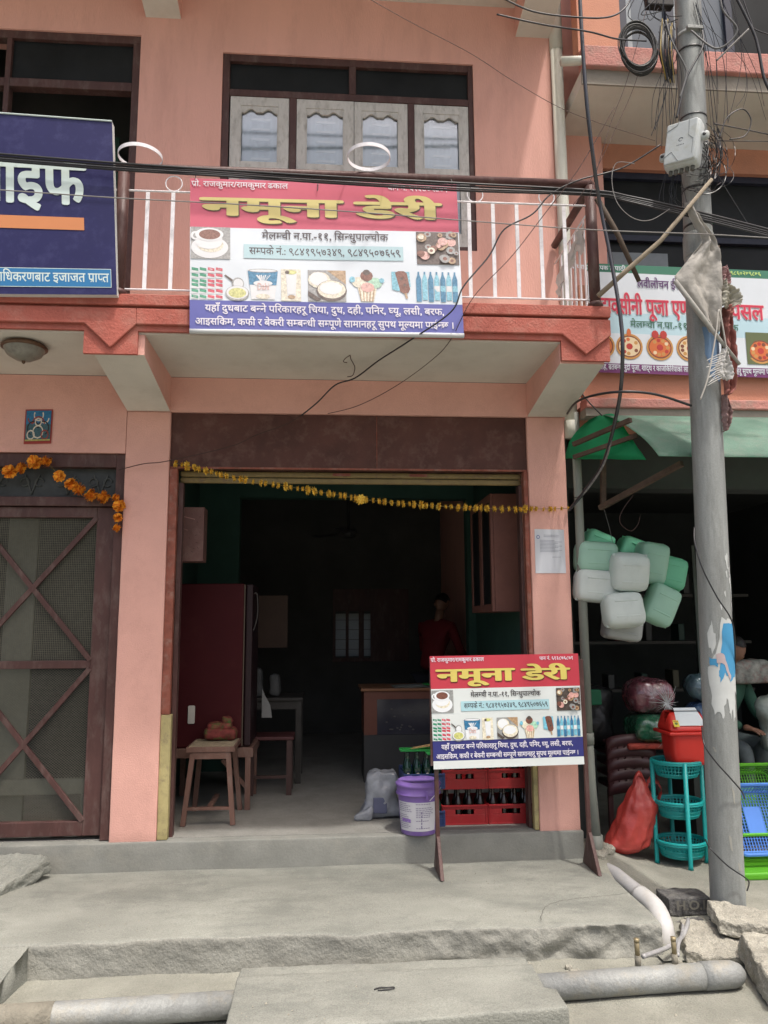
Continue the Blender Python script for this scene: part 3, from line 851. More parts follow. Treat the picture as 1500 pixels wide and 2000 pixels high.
# awning: translucent green fibreglass sheet
AWN = mat('green fibreglass sheet', (.23, .36, .30), .6, .3, 3, .5, 120, stain=(.33, .36, .33), stain_amt=.75, stain_scale=5, speck=.25, transl=(.45, (.05, .55, .28)))
aw = thing('awning', (2.6, -.6, 2.6), 'faded green fibreglass awning sheet over the right hand shop', 'awning')
vs = []; fs = []; NU, NV = 70, 12
for i in range(NU + 1):
    for j in range(NV + 1):
        u = i / NU; v = j / NV
        xl = 2.02 + .12 * math.sin(min(1, v) * 1.5) if True else 0
        x = xl + (4.8 - xl) * u
        bulge = math.sin(v * math.pi) * .03
        y = -.20 - .60 * v - bulge; z = 2.925 - .435 * v ** 1.1 + .006 * nz(x, v, 3)
        vs.append((x, y, z))
for i in range(NU):
    for j in range(NV):
        a = i * (NV + 1) + j; fs.append((a, a + 1, a + NV + 2, a + NV + 1))
b = MB(); b.add(vs, fs, AWN); b.build('sheet', aw, smooth=True, solid=.003)
vs = []; fs = []
for i in range(13):
    for j in range(9):
        u = i / 12; v = j / 8
        A = P(1102, 896, Y=.02).lerp(P(1112, 862, Y=-.04), v); B2 = P(1262, 898, Y=-.60).lerp(P(1203, 811, Y=-.24), v)
        p = A.lerp(B2, u); p.z += (.075 * math.sin(u * math.pi) ** .8) * v + .006 * nz(u * 3, v * 3, 2); vs.append(p)
for i in range(12):
    for j in range(8):
        a = i * 9 + j; fs.append((a, a + 1, a + 10, a + 9))
AWG = mat('bright green underside sheet', (.03, .30, .15), .55, .25, 4, .3, 90, transl=(.55, (.02, .60, .26)))
b = MB(); b.add(vs, fs, AWG); b.build('side_sheet', aw, smooth=True, solid=.003)
RUSTB = mat('rusty brown angle iron', (.085, .055, .04), .7, .3, 14, .3, 60)
b = MB(); b.beam(P(1172, 992, Y=-.12), P(1332, 905, Y=-.72), .035, .035, RUSTB); b.build('strut', aw)
b = MB(); b.beam(P(1178, 985, Y=-.10), P(1178, 830, Y=-.10), .035, .035, RUSTB); b.build('upright', aw)
b = MB(); b.beam(P(1120, 868, Y=-.2), P(1232, 820, Y=-.6), .03, .03, RUSTB); b.build('purlin', aw)
b = MB(); b.beam(P(1120, 893, Y=-.15), P(1245, 850, Y=-.5), .02, .03, RUSTB); b.build('purlin', aw)

# ------------------------------------------------------------------ printed signs
def quad(BL, BR, TR, TL, W, H, wave=0.0, wf=3.0):
    BL, BR, TR, TL = map(Vector, (BL, BR, TR, TL)); nrm = (BR - BL).cross(TL - BL).normalized()

    def f(x, y, off):
        u = x / W; v = y / H
        p = BL * (1 - u) * (1 - v) + BR * u * (1 - v) + TR * u * v + TL * (1 - u) * v
        return p + nrm * (off + wave * math.sin(u * wf * 6.28 + v * 2) * (.4 + .6 * v) + wave * .6 * math.sin(u * 9 + v * 14))
    return f


def bands(root, fn, W, H, rows, name, nx=48, sub=5, off=0.0):
    b = MB()
    for (v0, v1, m) in rows:
        vs = []; fs = []
        for j in range(sub + 1):
            for i in range(nx + 1): vs.append(fn(W * i / nx, H * (v0 + (v1 - v0) * j / sub), off))
        for j in range(sub):
            for i in range(nx):
                a = j * (nx + 1) + i; fs.append((a, a + 1, a + nx + 2, a + nx + 1))
        b.add(vs, fs, m)
    return b.build(name, root, smooth=True)


def vinyl(n, rgb, rough=.45):
    if n.startswith('print') and 'border' not in n: return mat('vinyl ' + n, lin(rgb), rough, .30, 75, spec=.35)
    return mat('vinyl ' + n, lin(rgb), rough, .035, 4, spec=.35)


def dairy(root, fn, W, H, faded, board):
    """board: rows already made; the print itself, u and v in the sign's own fractions"""
    F = faded
    L = lambda a: tuple(a[i] * (1 - F) + (215, 205, 205)[i] * F for i in range(3))
    K = lambda n, rgb: vinyl(n + (' faded' if F else ''), L(rgb))
    white = K('white', (228, 232, 234)); yel = K('title yellow', (214, 196, 105)); dk = K('title shadow', (60, 50, 30))
    ink = K('ink', (58, 52, 56)); wt = K('letter white', (225, 222, 232)); lb = K('pale blue', (170, 208, 216))
    V0, VH = board                                    # printed area of the sheet in v
    X = lambda u: u * W
    Y = lambda v: (V0 + v * VH) * H
    S = Sheet(fn)
    S.text(root, 'प्रो. राजकुमार/रामकुमार ढकाल', X(.005), X(.36), Y(.945), .034 * H * VH, wt, bold=.012)
    S.text(root, 'पान नं. ६१३८७६८७१', X(.735), X(.965), Y(.945), .030 * H * VH, wt, bold=.012)
    for o_, m_, of in ((.0035, dk, .0032), (0, yel, .0045)):
        S.text(root, 'नमूना', X(.045 + o_), X(.552 + o_), Y(.755 - o_ * 1.8), .112 * H * VH, m_, off=of, bold=.045, name='title')
        S.text(root, 'डेरी', X(.615 + o_), X(.925 + o_), Y(.755 - o_ * 1.8), .105 * H * VH, m_, off=of, bold=.045, name='title')
    S.text(root, 'मेलम्ची न.पा.-११, सिन्धुपाल्चोक', X(.262), X(.730), Y(.602), .043 * H * VH, ink, bold=.012)
    p = Pic(S, X(.195), Y(.470), X(.785), Y(.563)); p.rect(0, 0, 1, 1, lb); p.build(root, 'text_box')
    S.text(root, 'सम्पर्क नं.: ९८४१९५७३४९, ९८४९५०७६५९', X(.215), X(.775), Y(.497), .044 * H * VH, ink, bold=.008)
    S.text(root, 'यहाँ दुधबाट बन्ने परिकारहरू चिया, दुध, दही, पनिर, घ्यू, लसी, बरफ,', X(.055), X(.930), Y(.118), .040 * H * VH, wt, bold=.016)
    S.text(root, 'आइसक्रिम, कफी र बेकरी सम्बन्धी सम्पूर्ण सामानहरू सुपथ मूल्यमा पाईन्छ ।', X(.020), X(.965), Y(.030), .040 * H * VH, wt, bold=.016)
    pic = lambda u0, v0, u1, v1: Pic(S, X(u0), Y(v0), X(u1), Y(v1))
    gy = K('print grey', (150, 152, 150)); br = K('print brown', (120, 78, 66)); cr = K('print cream', (224, 218, 196)); gn = K('print green', (52, 140, 104))
    rd = K('print red', (205, 74, 88)); bl = K('print blue', (58, 120, 160)); sk = K('print sky', (120, 190, 212)); db = K('print dark', (84, 74, 68)); pk = K('print pink', (222, 170, 160)); tn = K('print tan', (176, 146, 112)); yg = K('print pale yellow', (206, 208, 130))
    # cup of tea
    q = pic(.003, .46, .146, .672); q.rect(0, 0, 1, 1, gy); q.ell(.48, .36, .47, .34, white, 28); q.ell(.50, .44, .33, .24, cr, 24); q.rect(.14, .5, .80, .72, white); q.ell(.46, .50, .33, .20, white, 24)
    q.ell(.12, .72, .12, .14, white); q.ell(.12, .72, .06, .08, gy); q.ell(.47, .76, .36, .21, white, 28); q.ell(.48, .76, .27, .16, br, 28); q.build(root)
    # bakery rings
    q = pic(.836, .45, .996, .668); q.rect(0, 0, 1, 1, db); rr = random.Random(3)
    for _ in range(26):
        a, c_ = rr.random() * .86 + .07, rr.random() * .86 + .07; r_ = rr.uniform(.05, .12); m_ = rr.choice([tn, cr, tn, pk, gy, br])
        q.ell(a, c_, r_, r_ * 1.1, m_, 12)
        if rr.random() < .55: q.ell(a, c_, r_ * .45, r_ * .5, br, 8)
    q.build(root)
    # milk packets
    q = pic(.003, .195, .122, .402)
    for i in range(4):
        for j in range(6):
            m_ = gn if i < 2 else rd
            q.rect(.02 + i * .245, .01 + j * .165, .235 + i * .245, .150 + j * .165, white, step=(i + j == 0))
    for i in range(4):
        for j in range(6):
            m_ = gn if i < 2 else rd
            x0 = .03 + i * .245; y0 = .02 + j * .165 + .02 * ((i * 3 + j) % 3)
            q.poly([(x0, y0 + .04), (x0 + .20, y0), (x0 + .20, y0 + .09), (x0 + .0, y0 + .125)], m_, step=(i + j == 0))
            q.poly([(x0 + .05, y0 + .065), (x0 + .13, y0 + .045), (x0 + .15, y0 + .065), (x0 + .06, y0 + .085)], white if (i + j) % 2 else gy, step=(i + j == 0))
    q.b.v and q.build(root)
    # spoon and bowl of ghee
    q = pic(.124, .195, .218, .36); q.poly([(0, .95), (.05, .99), (.40, .74), (.36, .66)], db); q.ell(.52, .64, .24, .24, gy); q.ell(.54, .64, .19, .19, white); q.ell(.5, .26, .46, .30, gy, 22); q.ell(.5, .29, .42, .26, white, 22); q.ell(.5, .27, .34, .20, yg, 20); q.build(root)
    # tub of curd
    q = pic(.206, .195, .322, .402); q.poly([(.02, .97), (.98, .97), (.86, .03), (.14, .03)], white); q.poly([(.03, .92), (.97, .92), (.92, .48), (.08, .48)], bl); q.ell(.5, .93, .47, .06, gy); q.ell(.5, .93, .42, .04, white)
    for a in range(7): q.poly([(.5, .50), (.28 + a * .07, .78 - .04 * (a % 2)), (.33 + a * .07, .80)], white, step=(a == 0))
    q.ell(.5, .53, .30, .09, white); q.ell(.5, .12, .22, .08, cr); q.build(root)
    S.text(root, 'Dahi', X(.243), X(.287), Y(.262), .040 * H * VH, pk, off=.006)
    # glass of lassi
    q = pic(.330, .195, .402, .402); q.rect(0, 0, 1, 1, cr); q.poly([(.24, .9), (.80, .9), (.72, .08), (.32, .08)], white); q.ell(.52, .90, .28, .07, yg); q.poly([(.30, .72), (.74, .72), (.69, .2), (.35, .2)], white); q.ell(.52, .12, .2, .06, tn); q.ell(.32, .9, .12, .06, db, 6); q.build(root)
    # bowl of butter
    q = pic(.428, .195, .568, .400); q.rect(0, 0, 1, 1, gy); q.poly([(.5, 1), (1, 1), (1, .55)], tn); q.ell(.30, .68, .30, .27, cr, 12); q.ell(.28, .72, .24, .22, white, 11); q.ell(.62, .34, .40, .34, db, 20); q.ell(.62, .38, .37, .29, cr, 20); q.ell(.60, .42, .30, .20, white, 14); q.poly([(0, .32), (.35, .06), (.22, 0), (0, .18)], db); q.build(root)
    # ice cream sundae
    q = pic(.575, .195, .715, .405); q.poly([(.22, .62), (.80, .62), (.68, .02), (.34, .02)], cr)
    for a in range(5): q.poly([(.26 + a * .11, .60), (.30 + a * .11, .60), (.36 + a * .075, .02), (.34 + a * .07, .02)], tn, step=(a == 0))
    q.ell(.30, .62, .19, .17, cr); q.ell(.72, .60, .19, .17, K('print mint', (168, 214, 186))); q.ell(.52, .46, .18, .15, pk); q.ell(.5, .82, .17, .17, br, 10); q.ell(.5, .93, .10, .09, db, 9); q.ell(.12, .7, .08, .1, sk, 7); q.ell(.9, .68, .07, .08, sk, 7); q.build(root)
    # chocolate bar ice
    q = pic(.738, .20, .812, .402); q.poly([(.0, .98), (.9, .98), (.95, .5), (.3, .35), (.02, .4)], sk); q.poly([(.18, .95), (.35, 1.), (.62, 1.), (.78, .93), (.92, .42), (.82, .30), (.60, .27), (.42, .34)], br); q.poly([(.62, .28), (.74, .28), (.80, .12), (.70, .10)], tn); q.ell(.5, .75, .08, .05, db, 6); q.ell(.66, .55, .08, .05, db, 6); q.build(root)
    # water bottles
    q = pic(.826, .20, .988, .408)
    for i in range(7):
        x0 = .02 + i * .14; q.poly([(x0, .02 + .05 * (i % 2)), (x0 + .12, .02 + .05 * (i % 2)), (x0 + .12, .72), (x0 + .08, .88), (x0 + .04, .88), (x0, .72)], sk if i % 2 else bl, step=(i == 0))
    for i in range(7):
        x0 = .02 + i * .14; q.rect(x0, .34, x0 + .12, .52, white if i % 2 else sk, step=(i == 0)); q.rect(x0 + .04, .88, x0 + .08, .96, bl, step=False)
    q.build(root)


# the big banner on the balcony
bn = thing('banner', (0, -.90, 3.24), 'large faded dairy shop banner hanging on the balcony railing', 'banner')
W, H = 1.70, 1.0
f_ = quad((-.842, -.905, 3.232), (.865, -.905, 3.243), (.838, -.905, 4.262), (-.868, -.905, 4.232), W, H, .003, 1.3)
fr_ = vinyl('red faded', (204, 104, 122)); fw_ = vinyl('white faded sheet', (218, 224, 230)); fb_ = vinyl('blue faded', (104, 106, 168))
bands(bn, f_, W, H, ((0, .19, fb_), (.19, .672, fw_), (.672, 1, fr_)), 'sheet')
dairy(bn, f_, W, H, .28, (0, 1))
b = MB(); b.tube([f_(W * k / 20, -.012, -.004) for k in range(21)], .017, vinyl('hem', (190, 192, 192)), 8); b.build('hem', bn, smooth=True)
for u, v in ((.02, 1.0), (.30, 1.0), (.47, .93), (.98, .97)):
    q = MB(); p = f_(W * u, H * v, .01); q.tube([p, p + Vector((.004, -.006, .035)), p + Vector((.0, .02, .07))], .003, GREYC, 5); q.build('tie', bn)

# the free standing sign
ss = thing('standing_sign', (1.22, -.28, -.18), 'small dairy shop signboard standing on two maroon posts in front of the red crates', 'sign')
W, H = 1.02, .70
Yb = -.285
f_ = quad((.718, Yb, .478), (1.735, Yb, .492), (1.722, Yb, 1.222), (.702, Yb, 1.212), W, H, .0012, 1.1)
br_ = vinyl('red', (190, 62, 76)); bw_ = vinyl('white sheet', (214, 220, 218)); bb_ = vinyl('navy blue', (52, 54, 118))
bands(ss, f_, W, H, ((0, .07, bw_), (.07, .245, bb_), (.245, .705, bw_), (.705, 1, br_)), 'sheet', nx=30)
dairy(ss, f_, W, H, 0, (.062, .938))
b = MB(); b.box((.70, Yb + .006, .50), (1.735, Yb + .022, 1.205), WOOD); b.build('backing_board', ss)
for x0, xt in ((.745, .735), (1.762, 1.752)):
    b = MB(); b.beam((xt, Yb + .04, 1.18), (x0, Yb + .04, -.16), .027, .026, WOOD, up=(0, 1, 0)); b.build('leg', ss, bevel=.003)
    b = MB(); b.prism([(x0 - .012, Yb - .14, -.176), (x0 - .012, Yb + .17, -.176), (x0 - .012, Yb + .05, .05), (x0 - .012, Yb + .02, .05)], (.024, 0, 0), WOOD)
    b.build('foot', ss, bevel=.003)

# blue insurance style sign on the left
bs = thing('blue_sign', (-1.9, -.93, 3.43), 'dark blue box sign with big white letters on the left of the balcony', 'sign')
W, H = 1.60, 1.16
f_ = quad((-2.885, -.93, 3.40), (-1.282, -.93, 3.432), (-1.362, -.93, 4.585), (-2.965, -.93, 4.64), W, H)
NV = mat('navy sign face', (.019, .018, .080), .4, .08, 3, spec=.3, stain=(.05, .05, .14), stain_amt=.5, stain_scale=12)
bands(bs, f_, W, H, ((0, 1, NV),), 'face', nx=20)
S = Sheet(f_)
SW = vinyl('sign white', (196, 210, 206)); OR = vinyl('sign orange', (196, 128, 84)); LBv = vinyl('sign light blue', (46, 112, 160))
px = lambda x, y: (W - (P(228, y, Y=-.93).x - P(x, y, Y=-.93).x) , 0)[0]
S.text(bs, 'लाइफ', W - .885, W - .180, .585, .262, SW, bold=.034, name='title')
p = Pic(S, .2, .415, W - .185, .497); p.rect(0, 0, 1, 1, OR); p.build(bs, 'orange_bar')
p = Pic(S, .02, .045, W - .03, .165); p.rect(0, 0, 1, 1, SW); p.rect(.002, .03, .998, .97, LBv); p.build(bs, 'blue_strip')
S.text(bs, 'बीमा प्राधिकरणबाट इजाजत प्राप्त', W - .86, W - .045, .080, .054, SW, bold=.012)
b = MB(); BLv, BRv, TRv, TLv = f_(0, 0, -.003), f_(W, 0, -.003), f_(W, H, -.003), f_(0, H, -.003)
b.prism([BLv, BRv, TRv, TLv], (0, .05, 0), vinyl('box white', (205, 208, 206))); b.build('box', bs)
b = MB(); b.tube([f_(0, H, .004), f_(W, H, .004)], .005, SW, 6); b.build('edging', bs)

# puja shop banner on the neighbouring parapet
SETBACK.append(1)
pb = thing('banner', (2.6, -.5, 3.15), 'puja goods shop banner with green top and purple bottom band behind the pole', 'banner')
W, H = 1.52, .80
f_ = quad((1.83, -.505, 3.145), (3.35, -.505, 3.125), (3.35, -.505, 3.925), (1.83, -.505, 3.945), W, H, .0008, 1.0)
GB = vinyl('band green', (62, 118, 96)); PU = vinyl('band purple', (112, 56, 104)); WB = vinyl('banner white', (206, 212, 218)); SKB = vinyl('banner pale blue', (176, 204, 214))
bands(pb, f_, W, H, ((0, .085, PU), (.085, .36, WB), (.36, .55, SKB), (.55, .922, WB), (.922, 1, GB)), 'sheet', nx=30)
S = Sheet(f_); ux = lambda x: P(x, 620, Y=-.505).x - 1.83
S.text(pb, 'प्रोपराइटर दिपक त्रिपाठी', ux(1120), ux(1226), .752, .030, WB, bold=.015)
S.text(pb, '९८६०२७९८७६', ux(1432), ux(1492), .758, .026, vinyl('lime digits', (190, 214, 120)), bold=.015)
S.text(pb, 'लवीलोचन ईश्वरी', ux(1248), ux(1352), .632, .055, vinyl('plum ink', (96, 66, 110)), bold=.02)
RT = vinyl('title red', (192, 52, 76)); RS = vinyl('title halo', (228, 190, 190))
for m_, of, bo in ((RS, .0030, .06), (RT, .0042, .025)):
    S.text(pb, 'दावसीनी', ux(1174), ux(1255), .432, .108, m_, off=of, bold=bo, name='title')
    S.text(pb, 'पूजा एण्ड', ux(1263), ux(1360), .432, .108, m_, off=of, bold=bo, name='title')
    S.text(pb, 'पसल', ux(1428), ux(1491), .425, .105, m_, off=of, bold=bo, name='title')
S.text(pb, 'मेलम्ची न.पा.-११, सिन्धुपाल्चोक', ux(1230), ux(1440), .335, .046, vinyl('green ink', (70, 110, 92)), bold=.012)
S.text(pb, 'विवाह, ब्रतबन्ध, रुद्री पूजा, श्राद्ध र काजकिरियाको लागि आवश्यक पूजाको सामानहरू सुपथ मूल्यमा पाईन्छ', ux(1158), ux(1510), .022, .036, WB, bold=.014)
rr = random.Random(5)
pc = [vinyl('puja red', (176, 60, 52)), vinyl('puja ochre', (190, 140, 80)), vinyl('puja brown', (122, 72, 54)), vinyl('puja cream', (216, 196, 160)), vinyl('puja orange', (200, 108, 60))]
for k, xx in enumerate((1172, 1226, 1285, 1343, 1480)):
    q = Pic(S, ux(xx - 27), .095, ux(xx + 27), .095 + .235)
    if k == 4: q.rect(0, 0, 1, 1, vinyl('puja tray green', (96, 104, 70)))
    q.ell(.5, .42, .48, .40, pc[1], 22); q.ell(.5, .42, .42, .34, pc[2], 22); q.ell(.5, .42, .38, .30, pc[3 if k % 2 else 4], 18)
    for a in range(11):
        an = a * .57; q.ell(.5 + .28 * math.cos(an), .42 + .22 * math.sin(an), .07, .06, rr.choice(pc), 7, step=(a == 0))
    q.ell(.5, .42, .12, .10, pc[0], 9)
    if k == 2: q.ell(.35, .82, .13, .13, pc[0], 9); q.ell(.65, .82, .13, .13, pc[0], 9)
    elif k != 4: q.ell(.5, .85, .08, .13, pc[4], 8)
    q.build(pb)
b = MB(); b.box((3.36, -.50, 3.10), (3.42, -.48, 3.93), vinyl('banner next', (190, 206, 208))); tag(b.build('sign_edge'), 'narrow edge of a pale sign right of the puja banner', 'sign')

SETBACK.clear()
# religious print above the grille door, drawn as plain coiled shapes
pr = thing('poster', (-2.045, -.004, 2.84), 'small blue coiled pattern print with a red border above the grille door', 'poster')
f_ = quad((-2.14, -.003, 2.705), (-1.95, -.003, 2.712), (-1.95, -.003, 2.962), (-2.14, -.003, 2.958), .19, .25)
S = Sheet(f_); bands(pr, f_, .19, .25, ((0, 1, vinyl('print border', (150, 52, 44))),), 'paper', nx=2, sub=2)
q = Pic(S, .009, .02, .181, .241); SB = vinyl('print sky blue', (44, 110, 150)); q.rect(0, 0, 1, 1, SB); q.rect(0, 0, 1, .55, vinyl('print slate', (60, 92, 100)))
PWt = vinyl('print bone', (206, 196, 180)); PRd = vinyl('print dull red', (140, 60, 52)); PBk = vinyl('print black', (40, 40, 44))


def arcs(cx, cy, r, a0, a1, wd, m):
    n = 12
    for k in range(n):
        t0 = R(a0 + (a1 - a0) * k / n); t1 = R(a0 + (a1 - a0) * (k + 1) / n)
        q.poly([(cx + r * math.cos(t0), cy + r * math.sin(t0)), (cx + (r + wd) * math.cos(t0), cy + (r + wd) * math.sin(t0)), (cx + (r + wd) * math.cos(t1), cy + (r + wd) * math.sin(t1)), (cx + r * math.cos(t1), cy + r * math.sin(t1))], m, step=(k == 0))


for cx, cy, r_, a0, a1, m_ in ((.5, .85, .16, 150, 390, PWt), (.25, .75, .14, 180, 360, PRd), (.75, .75, .14, 180, 360, PWt), (.5, .55, .22, 0, 180, PRd), (.3, .42, .2, 0, 250, PBk), (.7, .42, .2, -70, 180, PBk),
                             (.5, .3, .18, 0, 360, PWt), (.5, .62, .1, 0, 360, PWt), (.22, .2, .12, 0, 360, PWt), (.78, .2, .12, 0, 360, PRd)): arcs(cx, cy, r_, a0, a1, .045, m_)
q.rect(0, 0, 1, .05, vinyl('print yellow', (170, 160, 90))); q.build(pr)

# notice pasted on the right pillar
nt = thing('notice', (1.64, -.004, 1.95), 'white typed paper notice pasted on the right pink pillar', 'paper')
f_ = quad((1.525, -.0035, 1.788), (1.752, -.0035, 1.788), (1.748, -.0035, 2.108), (1.528, -.0035, 2.112), .225, .32)
bands(nt, f_, .225, .32, ((0, 1, vinyl('paper white', (200, 202, 208), .8)),), 'sheet', nx=4, sub=4)
S = Sheet(f_); q = Pic(S, 0, 0, .225, .32); GI = vinyl('grey print', (150, 154, 166), .8)
q.ell(.11, .82, .06, .045, vinyl('seal blue', (110, 120, 160), .8)); q.ell(.11, .82, .035, .026, vinyl('paper white', (200, 202, 208)))
for k in range(11):
    y = .86 - k * .035 if k < 2 else .74 - (k - 2) * .032
    x0 = .3 if k < 2 else .16; x1 = .82 if k < 2 else (.9 - .12 * ((k * 7) % 3)); q.rect(x0, y, x1, y + .010, GI, step=(k == 0))
q.rect(.56, .36, .84, .37, GI, False); q.build(nt, 'printing')
# ------------------------------------------------------------------ things in and before the dairy shop
RD = mat('red crate plastic', (.36, .018, .022), .45, .12, 8, .1, 50, spec=.4, stain=(.28, .06, .05), stain_amt=.4, stain_scale=9)
BC = mat('blue crate plastic', (.03, .05, .14), .5, .12, 8)
COLA = mat('dark cola bottle', (.012, .006, .005), .08, .1, 5, spec=.8)
GRNB = mat('dark green bottle glass', (.006, .035, .022), .08, .1, 5, spec=.8)
CRLOGO = flat('cream logo paint', (222, 205, 190), .6)


def bottle(mm, lab=None):
    b = MB()
    b.lathe([(.001, 0), (.028, .001), (.030, .01), (.030, .05), (.027, .075), (.030, .105), (.029, .13), (.018, .165), (.0125, .19), (.0125, .225), (.014, .228), (.0145, .238), (.001, .24)], (0, 0, 0), mm, 14)
    if lab:
        for a in (-90,):
            b.lathe([(.011, -.0308), (.001, -.0312)], (0, 0, .085), lab, 12, axis='Y')
    o = b.build('bottle', None, smooth=True, origin=(0, 0, 0)); return o


def crate(W, D, H, mm, logo=True, holes=((.5, .055),)):
    """open bottle crate seen from its short end, with a hand hole and its ribbon mark"""
    root = thing('bottle_crate', (0, 0, 0), 'x', 'crate')
    b = MB(); t = .012
    b.box((-W / 2, t, .0), (-W / 2 + t, D - t, H), mm); b.box((W / 2 - t, t, 0), (W / 2, D - t, H), mm)
    b.box((-W / 2, D - t, 0), (W / 2, D, H), mm); b.box((-W / 2 + t, t, .004), (W / 2 - t, D - t, .012), mm)
    # front with opening
    z0, z1 = H * .52, H * .78; hx = W * .20
    b.box((-W / 2, 0, 0), (W / 2, t, z0), mm); b.box((-W / 2, 0, z1), (W / 2, t, H), mm)
    b.box((-W / 2, 0, z0), (-hx, t, z1), mm); b.box((hx, 0, z0), (W / 2, t, z1), mm)
    b.box((-W / 2 + .004, -.006, H - .012), (W / 2 - .004, 0, H), mm); b.box((-W / 2 + .004, -.005, 0), (W / 2 - .004, 0, .010), mm)
    for x in (-W / 2 + .01, W / 2 - .018): b.box((x, -.004, .012), (x + .008, 0, H - .014), mm)
    b.build('body', root, bevel=.002, origin=(0, 0, 0))
    if logo:
        q = MB(); n = 16; V = []; Fz = []
        for k in range(n + 1):
            u = k / n; x = -hx * 1.1 + 2.3 * hx * u
            z = H * .30 - .010 * math.cos(u * math.pi * 1.15) * -1 + .012 * u * u - .006; th = .0035 + .0035 * math.sin(u * math.pi) * (1 if u < .6 else .8) + (.004 if u < .12 else 0)
            V += [(x, -.0015, z - th), (x, -.0015, z + th)]
            if k: a = 2 * k; Fz.append((a - 2, a, a + 1, a - 1))
        q.add(V, Fz, CRLOGO); q.build('logo', root, origin=(0, 0, 0))
    return root


c0 = crate(.335, .40, .135, RD)
cr = []
names = {(0, 0): 'red bottle crate at the lower left of the four behind the signboard', (1, 0): 'red bottle crate at the lower right, beside the pink pillar',
         (0, 1): 'red bottle crate at the upper left, resting on bottles behind the signboard', (1, 1): 'red bottle crate at the upper right, above the one beside the pillar'}
bt0 = bottle(COLA); first = True
for (i, j), lb_ in names.items():
    loc = Vector((1.005 + .338 * i + (.008 if j else 0), .20 + .01 * j, .003 + j * .243))
    c = c0 if (i, j) == (0, 0) else dup(c0)
    c.location = loc; c['label'] = lb_; c['group'] = 'red crates stacked behind the signboard'; cr.append(c)
    if (i, j) == (0, 0):
        for ch in c.children:
            if ch.name.startswith('logo'): bpy.data.objects.remove(ch)
    for a in range(4):
        for d in range(2 if j == 0 else 1):
            o = bt0 if first else bt0.copy()
            if not first: COL.objects.link(o)
            first = False
            o.location = loc + Vector((-.122 + .081 * a, .045 + .085 * d, .012))
            tag(o, 'dark cola bottle, %s row, %s from the left, in the %s %s red crate' % (('front', 'second')[d], ('first', 'second', 'third', 'fourth')[a], ('lower', 'upper')[j], ('left', 'right')[i]), 'bottle', 'cola bottles in the red crates')
# blue crate with green bottles
bc = crate(.30, .38, .105, BC, logo=False); bc.location = (.71, .17, .003)
tag(bc, 'dark blue bottle crate on the floor behind the purple bucket', 'crate', 'blue crates by the bucket')
bc2 = dup(bc); bc2.location = (.715, .18, .258)
tag(bc2, 'blue crate on top, holding green bottles beside the signboard', 'crate', 'blue crates by the bucket')
g0 = bottle(GRNB, CRLOGO); k = 0
for j, zz in enumerate((.015, .270)):
    for d in range(2):
        for a in range(4):
            o = g0 if k == 0 else g0.copy()
            if k: COL.objects.link(o)
            k += 1
            o.location = (.60 + .07 * a, .225 + .09 * d, zz + .003)
            tag(o, 'dark green bottle, %s row, %s from the left, in the %s blue crate' % (('front', 'second')[d], ('first', 'second', 'third', 'fourth')[a], ('lower', 'upper')[j]), 'bottle', 'green bottles in the blue crates')
# green tray with sticks lying on the bottles
GT = mat('bright green plastic', (.03, .33, .07), .4, .08, 8)
tr = thing('tray', (.74, .24, .50), 'bright green plastic tray lying on the green bottles', 'tray')
b = MB(); b.rbox((.545, .20, .516), (1.0, .30, .524), .003, GT, seg=2); b.box((.545, .198, .524), (1.0, .204, .530), GT); b.box((.545, .296, .524), (1.0, .30, .530), GT)
b.prism([(.72, .192, .516), (.80, .192, .516), (.77, .192, .490), (.74, .192, .494)], (0, .006, 0), GT); b.build('body', tr, bevel=.001)
ST = mat('pale bread stick', (.42, .27, .12), .7, .2, 30)
t = thing('wooden_sticks', (.86, .26, .52), 'bundle of thin tan sticks laid across the green tray', 'sticks')
for k in range(5):
    b = MB(); y = .20 + .018 * k; A = Vector((.62 + .02 * k, y, .537 + .004 * (k % 2))); B = Vector((.99, y + .02, .580 + .004 * k))
    pts = [A.lerp(B, q / 12) for q in range(13)]; b.tube(pts, [.005 + (.0035 if q % 2 and q > 5 else 0) for q in range(13)], ST, 6); b.build('stick', t, smooth=True)
# purple bucket
BK = mat('purple bucket plastic', (.215, .125, .40), .4, .06, 6, spec=.4, stain=(.3, .26, .36), stain_amt=.4, stain_scale=12)
BKL = flat('bucket paper label', (206, 205, 210), .6)
bk = thing('bucket', (.655, .10, 0), 'purple plastic bucket with lid and a printed white label', 'bucket')
bx, by = .653, .05
b = MB(); b.lathe([(.001, .004), (.118, .004), (.122, .01), (.132, .13), (.142, .28), (.142, .29)], (bx, by, 0), BK, 36); b.build('body', bk, smooth=True)
b = MB(); b.lathe([(.142, .262), (.156, .264), (.158, .272), (.150, .276), (.151, .318), (.158, .322), (.158, .335), (.150, .340), (.146, .344), (.142, .352), (.128, .354), (.126, .346), (.001, .345)], (bx, by, 0), BK, 36); b.build('lid', bk, smooth=True)
b = MB(); vs = []; fs = []
for i in range(25):
    a = R(-168 + 130 * i / 24)
    for j, (r, z) in enumerate(((.1262, .035), (.1405, .225))): vs.append((bx + r * math.cos(a), by + r * math.sin(a), z))
    if i: q = 2 * i; fs.append((q - 2, q, q + 1, q - 1))
b.add(vs, fs, BKL); lbk = b.build('paper_label', bk, smooth=True)


def bkf(x, y, off):
    a = R(-168) + x / .134; r = .1262 + (y - .035) / .19 * .0143 + off * .4 + .0006
    return Vector((bx + r * math.cos(a), by + r * math.sin(a), y))


